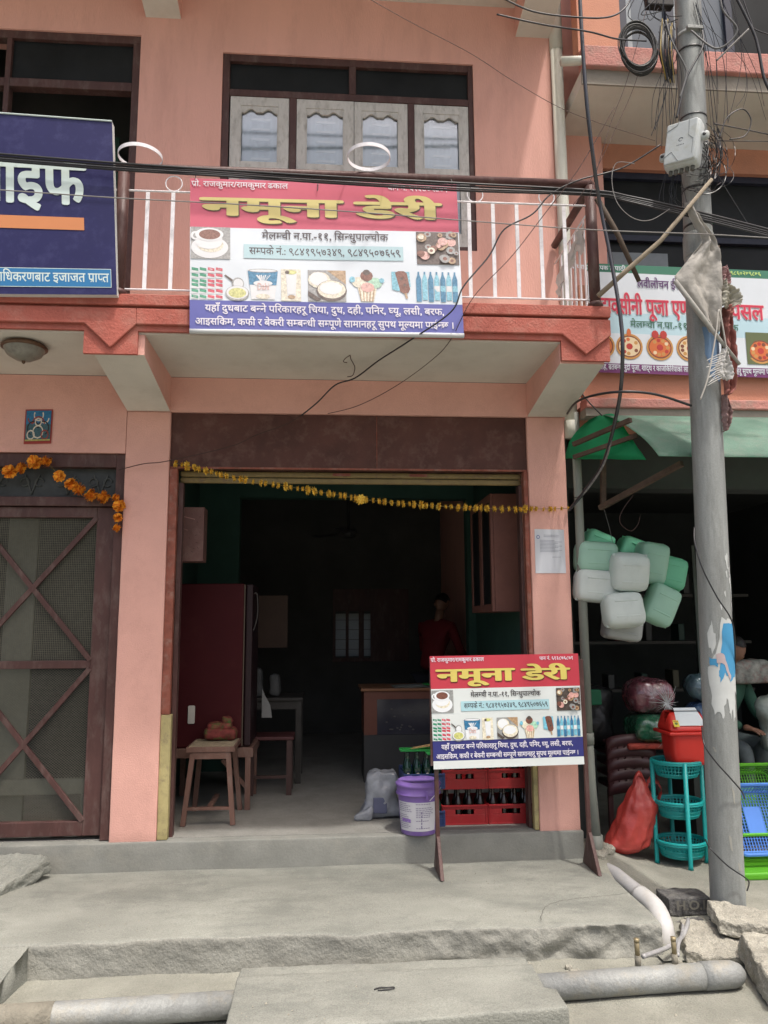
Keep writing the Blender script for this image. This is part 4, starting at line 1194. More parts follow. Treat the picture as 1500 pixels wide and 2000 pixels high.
S = Sheet(bkf); q = Pic(S, 0, .035, .30, .225); rr = random.Random(8); IK = flat('bucket label ink', (112, 100, 140), .6); PI = flat('bucket label lilac', (150, 120, 190), .6)
for k in range(14):
    y = .93 - k * .064
    for (x0, x1) in ((.04, .42), (.5, .94)):
        if rr.random() < .85:
            x1 -= rr.random() * .14
            n = 6
            for s_ in range(n): q.rect(x0 + (x1 - x0) * s_ / n, y, x0 + (x1 - x0) * (s_ + .8) / n, y + .018, IK, step=False)
for s_ in range(5): q.rect(.12 + .05 * s_, .30 + .02 * (s_ % 2), .17 + .05 * s_, .42, PI, step=False)
for s_ in range(5): q.rect(.62, .12 + s_ * .12, .64, .2 + s_ * .12, IK, step=False)
q.build(bk, 'printing')
b = MB(); b.tube(smoothpts([(bx + .155, by - .03, .30), (bx + .10, by - .135, .275), (bx + .06, by - .152, .24)], 5), .0022, WHITEM, 5); b.build('handle', bk, smooth=True)
b = MB(); b.box((bx + .035, by - .156, .25), (bx + .05, by - .149, .30), BK); b.build('tear_tab', bk)
# clear plastic bag of goods
CLR = mat('crinkled clear plastic', (.50, .53, .58), .18, .18, 22, 1.0, 26, spec=.8, transl=(.3, (.45, .48, .52)), stain=(.62, .66, .72), stain_amt=.6, stain_scale=11)
pbg = thing('plastic_bag', (.42, .45, 0), 'crumpled clear plastic bag of goods on the shop floor left of the bucket', 'bag')
b = MB()


def bagf(p):
    p = Vector(p); v = p.z / .34
    s = 1 - .28 * v + .05 * math.sin(v * 9 + p.x * 22)
    c = Vector((.43, .50, 0)); q = c + (p - c) * s; q.z = p.z
    q.x += -.05 * max(0, (.30 - v)) * (1 if p.x < .40 else 0) * 2 + .02 * nz(p.x, p.z, 9); q.y += .03 * nz(p.x, p.z, 8, 3); q.z += (.018 * nz(p.x, p.y, 12) if v > .5 else 0)
    return q


b.rbox((.285, .40, .006), (.575, .60, .34), .05, CLR, amp=.014, freq=11, fn=bagf, segs=(16, 8, 18), seed=4)
b.build('bag', pbg, smooth=True)
CLR.node_tree.nodes['Principled BSDF'].inputs['Alpha'].default_value = .62
b = MB()
for k_, (x_, z_) in enumerate(((.34, .01), (.43, .01), (.50, .01), (.38, .14), (.46, .15))): b.rbox((x_ - .04, .44, z_), (x_ + .04, .55, z_ + .12), .02, mat('goods in bag %d' % (k_ % 2), ((.25, .27, .33), (.45, .46, .48))[k_ % 2], .5), seg=2)
b.build('contents', pbg, smooth=True)
b = MB(); b.rbox((.36, .392, .05), (.46, .399, .16), .003, flat('grey bag print', (92, 96, 120)), amp=.004, freq=14, segs=(6, 1, 6)); b.build('print', pbg, smooth=True)
b = MB(); b.rbox((.22, .36, .004), (.36, .43, .10), .025, CLR, amp=.016, freq=10, segs=(8, 4, 6), seed=7, fn=lambda p: (p[0], p[1], p[2] * (.3 + .9 * (p[0] - .2) / .16))); b.build('corner_fold', pbg, smooth=True)

# stool with a woven seat
WDB = mat('worn brown wood', (.155, .085, .065), .6, .2, 7, .3, 50, stain=(.26, .2, .17), stain_amt=.4, stain_scale=12, stretch=(1, 1, .3))
stl = thing('stool', (-.83, .7, 0), 'wooden stool with a woven straw seat just inside the left of the doorway', 'stool')
sx0, sx1, sy0, sy1, sz = -1.005, -.655, .375, .80, .545
WV = mat('woven straw', (.33, .27, .18), .8, .2, 30, .3, 90); WV2 = mat('woven straw dark', (.12, .085, .055), .8, .2, 30)
b = MB(); nw = 34; nl = 44
for i in range(nw):
    for j in range(nl):
        x = sx0 + .012 + (sx1 - sx0 - .024) * i / nw; y = sy0 + .012 + (sy1 - sy0 - .024) * j / nl
        up_ = ((i + j) // 2 + (j // 6) * 0) % 2 if (j // 4) % 2 else ((i - j) // 2) % 2
        b.box((x, y, sz - .004), (x + (sx1 - sx0 - .024) / nw * .94, y + (sy1 - sy0 - .024) / nl * .94, sz + (.003 if up_ else -.001)), WV if up_ else WV2)
b.build('woven_seat', stl)
for lo, hi in (((sx0, sy0, sz - .035), (sx1, sy0 + .014, sz + .002)), ((sx0, sy1 - .014, sz - .035), (sx1, sy1, sz + .002)), ((sx0, sy0 + .014, sz - .03), (sx0 + .014, sy1 - .014, sz + .001)), ((sx1 - .014, sy0 + .014, sz - .03), (sx1, sy1 - .014, sz + .001))):
    b = MB(); b.box(lo, hi, WDB); b.build('seat_rail', stl, bevel=.002)
for (xa, ya, xb, yb) in ((sx0 + .045, sy0 + .03, sx0 - .005, sy0 - .02), (sx1 - .05, sy0 + .03, sx1 + .0, sy0 - .02), (sx0 + .045, sy1 - .03, sx0 + .0, sy1 + .02), (sx1 - .05, sy1 - .03, sx1 - .0, sy1 + .02)):
    b = MB(); b.beam((xa, ya, sz - .04), (xb, yb, .004), .036, .036, WDB, up=(0, 1, 0)); b.build('leg', stl, bevel=.003)
b = MB(); b.box((sx0 + .04, sy0 + .008, sz - .085), (sx1 - .04, sy0 + .03, sz - .036), WDB); b.build('apron', stl, bevel=.002)
b = MB(); b.beam((sx0 + .01, sy0 - .008, .12), (sx1 - .015, sy0 - .008, .12), .035, .02, WDB); b.build('stretcher', stl, bevel=.002)
b = MB(); b.beam(((sx0 + sx1) / 2, sy0 - .005, .12), ((sx0 + sx1) / 2, sy1 + .005, .12), .035, .02, WDB); b.build('stretcher', stl, bevel=.002)
# cloth bundle on the stool
CLB = mat('flowered cloth', (.17, .035, .03), .8, .5, 18, .4, 40, stain=(.05, .13, .03), stain_amt=1.0, stain_scale=17)
CLG = flat('cloth ochre', (120, 92, 40), .8)
cb = thing('cloth_bundle', (-.79, .98, .475), 'folded red and green flowered cloth bundle on the back of the stool', 'cloth')
for k, (lo, hi, m_) in enumerate((((-.93, .62, .550), (-.675, .79, .645), CLB), ((-.90, .64, .62), (-.71, .78, .68), CLB), ((-.80, .67, .66), (-.71, .76, .72), CLB))):
    b = MB(); b.rbox(lo, hi, .04, m_, amp=.012, freq=13, seed=k, segs=(10, 6, 5)); b.build('fold', cb, smooth=True)

# refrigerator on a wooden stand
FR = mat('dark red fridge side', (.050, .006, .008), .6, .1, 3, spec=.15, stain=(.08, .02, .018), stain_amt=.4, stain_scale=3)
FRW = flat('fridge edge trim', (84, 72, 60), .6)
fg = thing('refrigerator', (-.9, 1.1, .45), 'dark red refrigerator seen from its side on a wooden stand', 'refrigerator')
b = MB(); b.rbox((-1.17, .82, .475), (-.655, 1.38, 1.76), .012, FR, seg=3); b.build('body', fg, smooth=False)
b = MB(); b.rbox((-.640, .83, .48), (-.585, 1.38, 1.755), .012, mat('fridge door', (.02, .008, .01), .5), seg=2); dr = b.build('door', fg)
b = MB(); b.box((-.655, .818, .485), (-.645, .828, 1.75), FRW); b.build('trim', fg)
b = MB(); b.tube(smoothpts([(-.58, .86, 1.68), (-.555, .86, 1.67), (-.55, .86, 1.5), (-.58, .86, 1.38)], 4), .004, mat('dim chrome', (.08, .075, .07), .4), 5); b.build('handle', dr)
b = MB(); b.rbox((-1.075, .806, .66), (-1.02, .819, .80), .01, flat('switch white', (190, 186, 176)), seg=2); tag(b.build('remote_control'), 'small pale remote fixed on the side of the dark red refrigerator', 'remote control')
fs_ = thing('stand', (-.9, 1.1, 0), 'low brown wooden stand under the refrigerator', 'stand')
b = MB(); b.box((-1.22, .80, .40), (-.56, 1.42, .473), WDB); b.build('top', fs_, bevel=.003)
for x, y in ((-1.2, .82), (-.60, .82), (-1.2, 1.38), (-.60, 1.38)):
    b = MB(); b.box((x - .02, y - .02, .004), (x + .022, y + .02, .40), WDB); b.build('leg', fs_, bevel=.002)
b = MB(); b.beam((-.60, .83, .16), (-.80, .83, .38), .02, .03, WDB); b.build('brace', fs_)
# brown box with handwriting hung at the left of the doorway
bxm = mat('brown painted tin', (.13, .065, .055), .6, .15, 6, stain=(.2, .13, .11), stain_amt=.5, stain_scale=10)
lbx = thing('wall_box', (-1.0, .3, 1.9), 'brown box with scratched handwriting high at the left side of the doorway', 'box')
b = MB(); b.box((-1.10, .26, 1.895), (-.905, .42, 2.30), bxm); b.build('body', lbx, bevel=.004)
S = Sheet(lambda x, y, off: Vector((-1.10 + x, .26 - off * .5, 1.895 + y)))
SC = flat('scratch marks', (150, 112, 104)); PN = flat('pen marks', (60, 32, 30))
q = Pic(S, 0, 0, .195, .405); q.poly([(.02, .86), (.66, .78), (.66, .765), (.02, .84)], SC); q.poly([(.05, .64), (.40, .575), (.40, .565), (.05, .63)], SC)
rr = random.Random(2)
for k in range(22):
    x = .25 + rr.random() * .6; y = .1 + rr.random() * .75; a = rr.random() * 3; l_ = .05 + .06 * rr.random()
    q.poly([(x, y), (x + l_ * math.cos(a), y + l_ * .5 * math.sin(a)), (x + l_ * math.cos(a), y + l_ * .5 * math.sin(a) + .008), (x, y + .008)], PN, step=False)
o = q.build(lbx, 'scrawl'); o['kind'] = 'stuff'
b = MB(); b.box((-1.02, 2.38 - .4, 1.35), (-1.0, 2.0, 1.36), bxm)
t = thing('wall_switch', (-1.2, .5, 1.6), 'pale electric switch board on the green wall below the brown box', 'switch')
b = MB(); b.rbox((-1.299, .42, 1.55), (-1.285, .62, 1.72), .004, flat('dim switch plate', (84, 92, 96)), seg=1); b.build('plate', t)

# wall cupboard at the right of the doorway
CP = mat('brown cupboard side', (.20, .085, .065), .5, .1, 5, .1, 40, stain=(.14, .06, .05), stain_amt=.5, stain_scale=6)
cpb = thing('cupboard', (1.5, .9, 1.9), 'brown wall cupboard with glass doors hung on the right inside the doorway', 'cupboard')
b = MB()
x0, x1, y0, y1, z0, z1 = 1.335, 1.44, .50, 1.35, 1.52, 2.46
b.box((x0, y0, z0), (1.558, y0 + .02, z1), CP); b.box((x0, y1 - .02, z0), (1.558, y1, z1), CP); b.box((x0, y0 + .02, z1 - .02), (1.558, y1 - .02, z1), CP); b.box((x0, y0 + .02, z0), (1.558, y1 - .02, z0 + .02), CP)
b.box((1.545, y0 + .02, z0 + .02), (1.558, y1 - .02, z1 - .02), CP); b.box((x0 + .01, y0 + .02, 1.98), (1.545, y1 - .02, 1.995), CP)
b.build('case', cpb, bevel=.002)
for ya, yb, open_ in ((y0, (y0 + y1) / 2 - .004, 0), ((y0 + y1) / 2 + .004, y1, .0)):
    d = MB(); X0, X1 = x0 - .024, x0 - .002
    d.box((X0, ya, z0), (X1, ya + .05, z1), CP); d.box((X0, yb - .05, z0), (X1, yb, z1), CP); d.box((X0, ya + .05, z1 - .06), (X1, yb - .05, z1), CP); d.box((X0, ya + .05, z0), (X1, yb - .05, z0 + .06), CP)
    dd = d.build('door', cpb, bevel=.002); g = MB(); g.box((X0 + .008, ya + .05, z0 + .06), (X0 + .011, yb - .05, z1 - .06), DG); g.build('pane', dd)

# counter
CT = mat('counter brown board', (.17, .065, .045), .45, .12, 4); CTG = mat('counter grey panel', (.055, .055, .055), .6, .1, 4)
ct = thing('counter', (.9, 2.0, 0), 'brown glass fronted shop counter behind the crates', 'counter')
cx0, cy0 = .36, 1.75
b = MB(); b.rbox((cx0 - .03, cy0 - .03, .815), (1.5, cy0 + .55, .84), .006, mat('counter top edge', (.26, .12, .06), .4), seg=2); b.build('top', ct)
b = MB(); b.box((cx0, cy0, .003), (1.48, cy0 + .5, .42), CTG); b.build('base_panel', ct)
b = MB(); b.box((cx0, cy0, .422), (cx0 + .12, cy0 + .02, .813), CT); b.box((cx0, cy0 + .02, .422), (cx0 + .02, cy0 + .5, .813), CT); b.box((1.4, cy0, .422), (1.48, cy0 + .5, .813), CT); b.box((cx0 + .12, cy0, .74), (1.4, cy0 + .02, .813), CT)
b.build('glass_frame', ct)
b = MB(); b.box((cx0 + .12, cy0 + .008, .422), (1.4, cy0 + .012, .74), mat('counter glass', (.045, .045, .06), .15, .2, 4, spec=.6)); b.build('pane', ct)
b = MB(); rr = random.Random(4)
for k in range(16):
    x, z = cx0 + .18 + rr.random() * .3, .44 + rr.random() * .22; b.rbox((x, cy0 + .001, z), (x + .02, cy0 + .006, z + .012), .002, flat('pale sticker', (96, 92, 90)), seg=1)
o = b.build('stickers', ct); o['kind'] = 'stuff'
nw_ = thing('newspaper', (.85, 1.95, .845), 'folded newspapers and a green plate lying on the counter top', 'newspaper')
for k, (rz, m_) in enumerate(((.1, (120, 124, 118)), (-.15, (96, 104, 98)), (.3, (130, 132, 128)))):
    b = MB(); a = Matrix.Rotation(rz, 4, 'Z')
    b.box((-.16, -.1, .8415 + .006 * k), (.16, .1, .8465 + .006 * k), flat('newsprint%d' % k, m_), fn=lambda p: Vector((.80, 1.85, 0)) + a @ Vector(p)); b.build('sheet', nw_)
t = thing('plate', (1.0, 1.8, .86), 'flat green plate beside the newspapers on the counter', 'plate')
b = MB(); b.lathe([(.001, .862), (.07, .862), (.09, .872), (.088, .876), (.001, .866)], (1.0, 1.80, 0), GT, 18); b.build('body', t, smooth=True)

# table, bench, and things at the left inside
TD = mat('dark table wood', (.05, .045, .04), .55, .2, 5)
tb = thing('table', (-.45, 2.0, 0), 'dark wooden table behind the refrigerator at the left wall', 'table')
b = MB(); b.rbox((-.88, 1.75, .735), (-.20, 2.30, .765), .006, TD, seg=1); b.build('table_top', tb)
for x, y in ((-.85, 1.79), (-.24, 1.79), (-.85, 2.26), (-.24, 2.26)):
    b = MB(); b.box((x - .025, y - .025, .004), (x + .025, y + .025, .735), TD); b.build('leg', tb)
b = MB(); b.box((-.825, 1.78, .66), (-.265, 1.80, .734), TD); b.build('apron', tb)
bn2 = thing('bench', (-.42, 1.5, 0), 'small dark stool with a reddish seat in front of the table', 'stool')
b = MB(); b.rbox((-.66, 1.28, .455), (-.26, 1.60, .485), .008, mat('dull red seat', (.085, .03, .03), .5), seg=1); b.build('seat', bn2)
for x, y in ((-.62, 1.31), (-.30, 1.31), (-.62, 1.57), (-.30, 1.57)):
    b = MB(); b.box((x - .022, y - .02, .004), (x + .022, y + .02, .454), mat('brown leg', (.07, .04, .035), .5)); b.build('leg', bn2)
b = MB(); b.box((-.60, 1.30, .14), (-.32, 1.32, .165), MATS['brown leg']); b.build('stretcher', bn2)
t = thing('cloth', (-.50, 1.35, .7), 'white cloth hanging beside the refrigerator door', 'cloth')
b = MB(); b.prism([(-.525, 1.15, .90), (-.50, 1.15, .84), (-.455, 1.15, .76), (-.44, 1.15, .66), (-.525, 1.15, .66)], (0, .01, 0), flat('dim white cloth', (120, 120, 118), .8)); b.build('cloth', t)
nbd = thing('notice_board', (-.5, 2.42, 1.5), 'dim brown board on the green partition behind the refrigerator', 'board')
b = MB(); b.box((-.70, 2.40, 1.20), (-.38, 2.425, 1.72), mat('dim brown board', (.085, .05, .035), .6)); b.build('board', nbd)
fan = thing('ceiling_fan', (.24, 3.6, 2.6), 'dark ceiling fan hanging in the back of the dim shop', 'fan')
c = Vector((.27, 3.6, 2.50)); FM = mat('dim fan metal', (.05, .05, .05), .5)
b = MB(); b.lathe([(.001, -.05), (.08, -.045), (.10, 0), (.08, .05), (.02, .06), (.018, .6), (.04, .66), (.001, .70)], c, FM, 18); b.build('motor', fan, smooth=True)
for k in range(3):
    a = k * 2.094 + .3; d = Vector((math.cos(a), math.sin(a), 0)); s_ = Vector((-math.sin(a), math.cos(a), .12)) * .06
    b = MB(); b.prism([c + d * .1 - s_ * .6, c + d * .55 - s_, c + d * .56 + s_, c + d * .1 + s_ * .6], (0, 0, .006), FM); b.build('blade', fan)


# ------------------------------------------------------------------ people in the dim shop
def skinned(name, joints, edges, mm, parent, sub=2, label=None):
    me = bpy.data.meshes.new(name); w0 = wpos(parent)
    me.from_pydata([Vector(j[0]) - w0 for j in joints], edges, []); me.materials.append(mm)
    o = bpy.data.objects.new(name, me); COL.objects.link(o); o.parent = parent
    md = o.modifiers.new('skin', 'SKIN'); md.use_smooth_shade = True
    sv = me.skin_vertices[0].data
    for i, j in enumerate(joints):
        r = j[1]; sv[i].radius = (r, r) if not isinstance(r, tuple) else r
        sv[i].use_root = (i == 0)
    o.modifiers.new('sub', 'SUBSURF').levels = sub; o.modifiers['sub'].render_levels = sub
    return o


SKIN = mat('brown skin', (.20, .105, .07), .55, .06, 8); HAIR = mat('black hair', (.012, .01, .01), .5, .2, 40, .4, 60)


def head(root, c, yaw, rr=.098, pitch=0.0):
    b = MB(); vs = []; fs = []; n = 20; m_ = 14; M = Matrix.Rotation(yaw, 4, 'Z') @ Matrix.Rotation(pitch, 4, 'X')
    for j in range(m_ + 1):
        th = math.pi * j / m_
        for i in range(n):
            ph = 2 * math.pi * i / n; x = math.sin(th) * math.sin(ph) * .78; y = -math.sin(th) * math.cos(ph) * .92; z = math.cos(th) * 1.18
            if z < 0: x *= 1 + z * .28; y *= 1 + z * .12
            f = max(0, -y)
            nose = math.exp(-((x / .13) ** 2 + ((z + .10) / .26) ** 2)) * .22 * (1 if y < 0 else 0); y -= nose
            y += .09 * math.exp(-(((abs(x) - .30) / .16) ** 2 + ((z - .08) / .12) ** 2)) * (1 if y < 0 else 0)
            y += .05 * math.exp(-((x / .26) ** 2 + ((z + .52) / .05) ** 2)) * (1 if y < 0 else 0)
            vs.append(Vector(c) + M @ Vector((x, y, z)) * rr)
    for j in range(m_):
        for i in range(n):
            a = j * n + i; b_ = j * n + (i + 1) % n; fs.append((a, a + n, b_ + n, b_))
    b.add(vs, fs, SKIN); hd = b.build('head', root, smooth=True)
    h = MB(); vs = []; fs = []
    for j in range(9):
        th = math.pi * .58 * j / 8
        for i in range(n):
            ph = 2 * math.pi * i / n; k = 1.06 + .03 * nz(i, j, 1.3)
            cut = th if math.cos(ph) < .25 else min(th, math.pi * .30)
            vs.append(Vector(c) + M @ Vector((math.sin(cut) * math.sin(ph) * .80, -math.sin(cut) * math.cos(ph) * .95, math.cos(cut) * 1.18)) * rr * k)
    for j in range(8):
        for i in range(n):
            a = j * n + i; b_ = j * n + (i + 1) % n; fs.append((a, a + n, b_ + n, b_))
    h.add(vs, fs, HAIR); h.build('hair', root, smooth=True)
    for s_ in (-1, 1):
        e = MB(); e.rbox((-.012, -.02, -.03), (.012, .02, .03), .012, SKIN, seg=1, fn=lambda p: Vector(c) + M @ (Vector(p) + Vector((s_ * .078, .005, -.005)))); e.build('ear', root, smooth=True)


def person(label, base, yaw, shirt, trousers, seated, hz=1.62, lean=0.0, pitch=0.0):
    root = thing('person', base, label, 'person'); B = Vector(base); M = Matrix.Rotation(yaw, 4, 'Z')
    T = lambda x, y, z: B + M @ Vector((x, y, z))
    hip = .50 if seated else .92
    L = lambda z: -lean * (z - hip)
    sh = hip + .50
    J = [(T(0, L(hip), hip), (.15, .11)), (T(0, L(hip + .25), hip + .25), (.135, .10)), (T(0, L(sh - .04), sh - .04), (.16, .10)), (T(0, L(sh + .07), sh + .07), .055),
         (T(-.17, L(sh), sh - .02), .062), (T(-.24, L(sh) - .06, sh - .28), .047), (T(-.17, L(sh) - .27, sh - .34), .036),
         (T(.17, L(sh), sh - .02), .062), (T(.24, L(sh) - .06, sh - .28), .047), (T(.17, L(sh) - .27, sh - .34), .036)]
    E = [(0, 1), (1, 2), (2, 3), (2, 4), (4, 5), (5, 6), (2, 7), (7, 8), (8, 9)]
    skinned('body', J, E, shirt, root)
    if seated: J = [(T(0, 0, hip), (.15, .10)), (T(-.10, -.06, hip), .085), (T(-.12, -.42, hip - .01), .062), (T(-.12, -.44, .09), .042), (T(-.12, -.56, .035), .035), (T(.10, -.06, hip), .085), (T(.12, -.42, hip - .01), .062), (T(.12, -.44, .09), .042), (T(.12, -.56, .035), .035)]
    else: J = [(T(0, 0, hip), (.15, .10)), (T(-.09, 0, hip - .08), .09), (T(-.10, 0, .48), .062), (T(-.10, .02, .09), .042), (T(-.10, -.12, .035), .035), (T(.09, 0, hip - .08), .09), (T(.10, 0, .48), .062), (T(.10, .02, .09), .042), (T(.10, -.12, .035), .035)]
    skinned('trousers', J, [(0, 1), (1, 2), (2, 3), (3, 4), (0, 5), (5, 6), (6, 7), (7, 8)], trousers, root)
    nk = MB(); nk.tube([T(0, L(sh) - .0, sh + .02), T(0, L(sh + .12) - .01, sh + .15)], .05, SKIN, 10); nk.build('neck', root, smooth=True)
    head(root, T(0, L(sh + .2) - .02, sh + .235), yaw, pitch=pitch)
    for s_ in (-1, 1):
        W0 = T(s_ * .17, L(sh) - .27, sh - .34); d = (M @ Vector((-s_ * .25, -1, -.15))).normalized(); sd = M @ Vector((s_, 0, 0)); dn = Vector((0, 0, -1))
        J = [(W0, .028), (W0 + d * .05, (.034, .018)), (W0 + d * .085, (.036, .016))]; E = [(0, 1), (1, 2)]
        for k, (o_, l_) in enumerate(((-.027, .062), (-.009, .074), (.009, .070), (.026, .056))):
            a = W0 + d * .095 + sd * o_; i0 = len(J); J += [(a, .009), (a + d * l_ * .5 + dn * .006, .008), (a + d * l_ + dn * .024, .007)]; E += [(2, i0), (i0, i0 + 1), (i0 + 1, i0 + 2)]
        i0 = len(J); a = W0 + d * .03 - sd * .032; J += [(a, .011), (a + d * .035 - sd * .018 + dn * .008, .009), (a + d * .06 - sd * .016 + dn * .02, .008)]; E += [(1, i0), (i0, i0 + 1), (i0 + 1, i0 + 2)]
        skinned('hand', J, E, SKIN, root, sub=1)
    return root


person('person in a red shirt standing bent over behind the counter', (1.12, 2.80, 0), R(140), mat('dull red shirt', (.13, .011, .014), .8, .15, 6, .3, 20), mat('dark trousers', (.02, .02, .025), .8), False, lean=.35, pitch=R(38))
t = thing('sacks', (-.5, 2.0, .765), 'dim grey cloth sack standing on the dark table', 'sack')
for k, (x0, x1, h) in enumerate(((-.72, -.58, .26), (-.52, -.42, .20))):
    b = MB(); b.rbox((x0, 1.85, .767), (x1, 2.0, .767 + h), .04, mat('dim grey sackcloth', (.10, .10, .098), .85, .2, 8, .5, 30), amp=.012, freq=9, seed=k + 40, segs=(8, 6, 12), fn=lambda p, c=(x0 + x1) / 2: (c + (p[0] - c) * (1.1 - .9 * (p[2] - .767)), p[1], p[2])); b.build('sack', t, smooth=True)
# ------------------------------------------------------------------ marigold garlands
def flower(name, r, thick, n, m1, m2, seed, parent):
    rr = random.Random(seed); b = MB()
    for k in range(n):
        a = rr.random() * 6.283; t = (rr.random() - .5) * thick; q = r * (.55 + .5 * rr.random()) * (1 - .5 * abs(t) / (thick * .5 + 1e-9) * .6)
        c = Vector((t * .4, 0, 0)); d = Vector((t / max(r, .001) * .9, math.cos(a), math.sin(a))).normalized(); s_ = d.cross(Vector((1, .2, 0))).normalized() * r * .16
        tip = c + d * q; mid = c + d * q * .6; up_ = Vector((.12 * r * (1 if t > 0 else -1), 0, 0))
        b.add([c, mid + s_, tip + s_ * .6 + up_, tip - s_ * .6 + up_, mid - s_], [(0, 1, 2, 3, 4)], m1 if rr.random() < .6 else m2)
    b.lathe([(.001, -.3 * thick), (r * .45, -.2 * thick), (r * .5, 0), (r * .45, .2 * thick), (.001, .3 * thick)], (0, 0, 0), m2, 9, axis='X')
    return b.build(name, parent, origin=(0, 0, 0))


YM1, YM2 = flat('yellow petal', (240, 204, 88), .8, .15), flat('deep yellow petal', (218, 172, 62), .8, .15)
OM1, OM2 = flat('orange petal', (234, 158, 48), .8, .15), flat('deep orange petal', (208, 114, 26), .8, .15)
rr = random.Random(11)
ga = thing('garland', P(345, 910, Y=-.02), 'string of small yellow marigolds strung across the shop opening', 'garland')
path = smoothpts([P(x, y, Y=Yy) for x, y, Yy in ((340, 905, -.01), (372, 911, -.02), (470, 936, -.03), (560, 950, -.03), (650, 965, -.03), (730, 978, -.03), (850, 988, -.03), (960, 993, -.03), (1060, 994, -.025), (1112, 993, -.03))], 20)
b = MB(); b.tube(path, .0022, flat('string', (120, 110, 70)), 5); b.build('string', ga)
protos = [flower('flower', .033, .016, 90, YM1, YM2, s_, ga) for s_ in range(5)]
L = [0]
for i in range(1, len(path)): L.append(L[-1] + (path[i] - path[i - 1]).length)


def along(path, L, s_):
    for i in range(1, len(path)):
        if L[i] >= s_: t = (s_ - L[i - 1]) / max(1e-9, L[i] - L[i - 1]); return path[i - 1].lerp(path[i], t), (path[i] - path[i - 1]).normalized()
    return path[-1], (path[-1] - path[-2]).normalized()


s_ = .012; k = 0
while s_ < L[-1] - .005:
    p, d = along(path, L, s_)
    o = protos[k] if k < 5 else protos[rr.randrange(5)].copy()
    if k >= 5: COL.objects.link(o)
    o.location = p - ga.location + Vector((0, 0, rr.uniform(-.004, .002))); o.rotation_euler = (rr.random() * 6, rr.uniform(-.2, .2), rr.uniform(-.35, .35)); f = rr.uniform(.72, 1.2) * (1.0 if p.x < 1.5 else .8)
    o.scale = (f, f, f)
    if abs(p.x - .24) < .02: o.rotation_euler = (0, 0, R(80)); o.scale = (1.3, 1.3, 1.3)
    s_ += rr.uniform(.031, .056); k += 1
go = thing('garland', P(160, 960, Y=-.02), 'string of big orange marigolds looped over the grille door', 'garland')
pts = [(-14, 917), (19, 921), (41, 914), (67, 903), (91, 901), (116, 930), (138, 945), (155, 956), (178, 967), (202, 971), (226, 972), (233, 988), (230, 1011), (228, 1031)]
b = MB(); b.tube([P(x, y, Y=-.0) for x, y in pts], .002, MATS['string'], 5); b.build('string', go)
pro = [flower('flower', .052, .06, 280, OM1, OM2, 20 + s_, go) for s_ in range(4)]
for k, (x, y) in enumerate(pts):
    o = pro[k] if k < 4 else pro[k % 4].copy()
    if k >= 4: COL.objects.link(o)
    o.location = P(x, y, Y=-.03) - go.location; o.rotation_euler = (rr.random() * 6, rr.random() * .8, rr.choice([1.4, .6, .2, 1.0])); f = rr.uniform(.72, 1.12) * (.85 if k > 9 else 1); o.scale = (f, f, f)

# ------------------------------------------------------------------ the electricity pole
pole = thing('utility_pole', (2.37, -.87, -.3), 'grey metal utility pole with torn blue poster remains at the right', 'pole')
PB, PT = Vector((2.362, -.875, -.35)), Vector((2.512, -.90, 6.6))
def pr(t): return .0975 - .006 * t if t < .6 else .0905 - .018 * (t - .6)
ax = (PT - PB).normalized()
b = MB(); n = 40; pts = [PB.lerp(PT, k / n) for k in range(n + 1)]
b.tube(pts, [pr(k / n) for k in range(n + 1)], POLEM, 28)
# the lower section is a slightly wider sleeve
b.build('shaft', pole, smooth=True)


def pp(z, r_extra=0.0, ang=0.0, dx=0.0):
    """point on the pole's face; ang 0 = towards the street, + = to the right"""
    t = (z - PB.z) / (PT.z - PB.z); c = PB.lerp(PT, t); r = pr(t) + r_extra
    return c + Vector((math.sin(ang) * r, -math.cos(ang) * r, 0))


b = MB(); b.tube([PB.lerp(PT, t) for t in (.5985, .6, .62, .6215)], [.094, .0965, .0965, .092], POLEM, 28); b.build('collar', pole, smooth=True)
for z, w_ in ((5.42, .012), (5.30, .006), (4.80, .005), (4.28, .008), (4.02, .008), (3.72, .006)):
    b = MB(); b.tube([pp(z - w_ / 2, -.0 + .0 if 0 else 0) * 0 + PB.lerp(PT, (z - w_ - PB.z) / (PT.z - PB.z)), PB.lerp(PT, (z + w_ - PB.z) / (PT.z - PB.z))], .0935 if z < 3.85 else .0915, GALV if w_ > .01 else BLACKC, 28); b.build('band', pole, smooth=True)
b = MB(); b.rbox((-.05, -.012, -.012), (.06, .012, .012), .003, GALV, seg=1, fn=lambda p: pp(5.42, .012, -.15) + Vector(p)); b.build('clamp', pole)


def patch(pts_za, m_, off, name, sub=5):
    """a torn paper scrap wrapped on the pole: outline in (angle, z)"""
    bm = bmesh.new(); vs_ = [bm.verts.new((a, z, 0)) for a, z in pts_za]; bm.faces.new(vs_)
    bmesh.ops.triangulate(bm, faces=bm.faces[:])
    for _ in range(2): bmesh.ops.subdivide_edges(bm, edges=[e for e in bm.edges if e.calc_length() > .12], cuts=1, use_grid_fill=False); bmesh.ops.triangulate(bm, faces=bm.faces[:])
    bm.verts.index_update(); b = MB(); b.add([pp(v.co.y, off, v.co.x) for v in bm.verts], [tuple(v.index for v in f.verts) for f in bm.faces], m_); bm.free()
    return b.build(name, pole)


def ragged(pts, amp, k, seed):
    rr_ = random.Random(seed); out = []
    for i, (a, z) in enumerate(pts):
        a2, z2 = pts[(i + 1) % len(pts)]
        for j in range(k):
            t = j / k; out.append((a + (a2 - a) * t + rr_.uniform(-amp, amp) * 2.2 * (j > 0), z + (z2 - z) * t + rr_.uniform(-amp, amp) * .5 * (j > 0)))
    return out


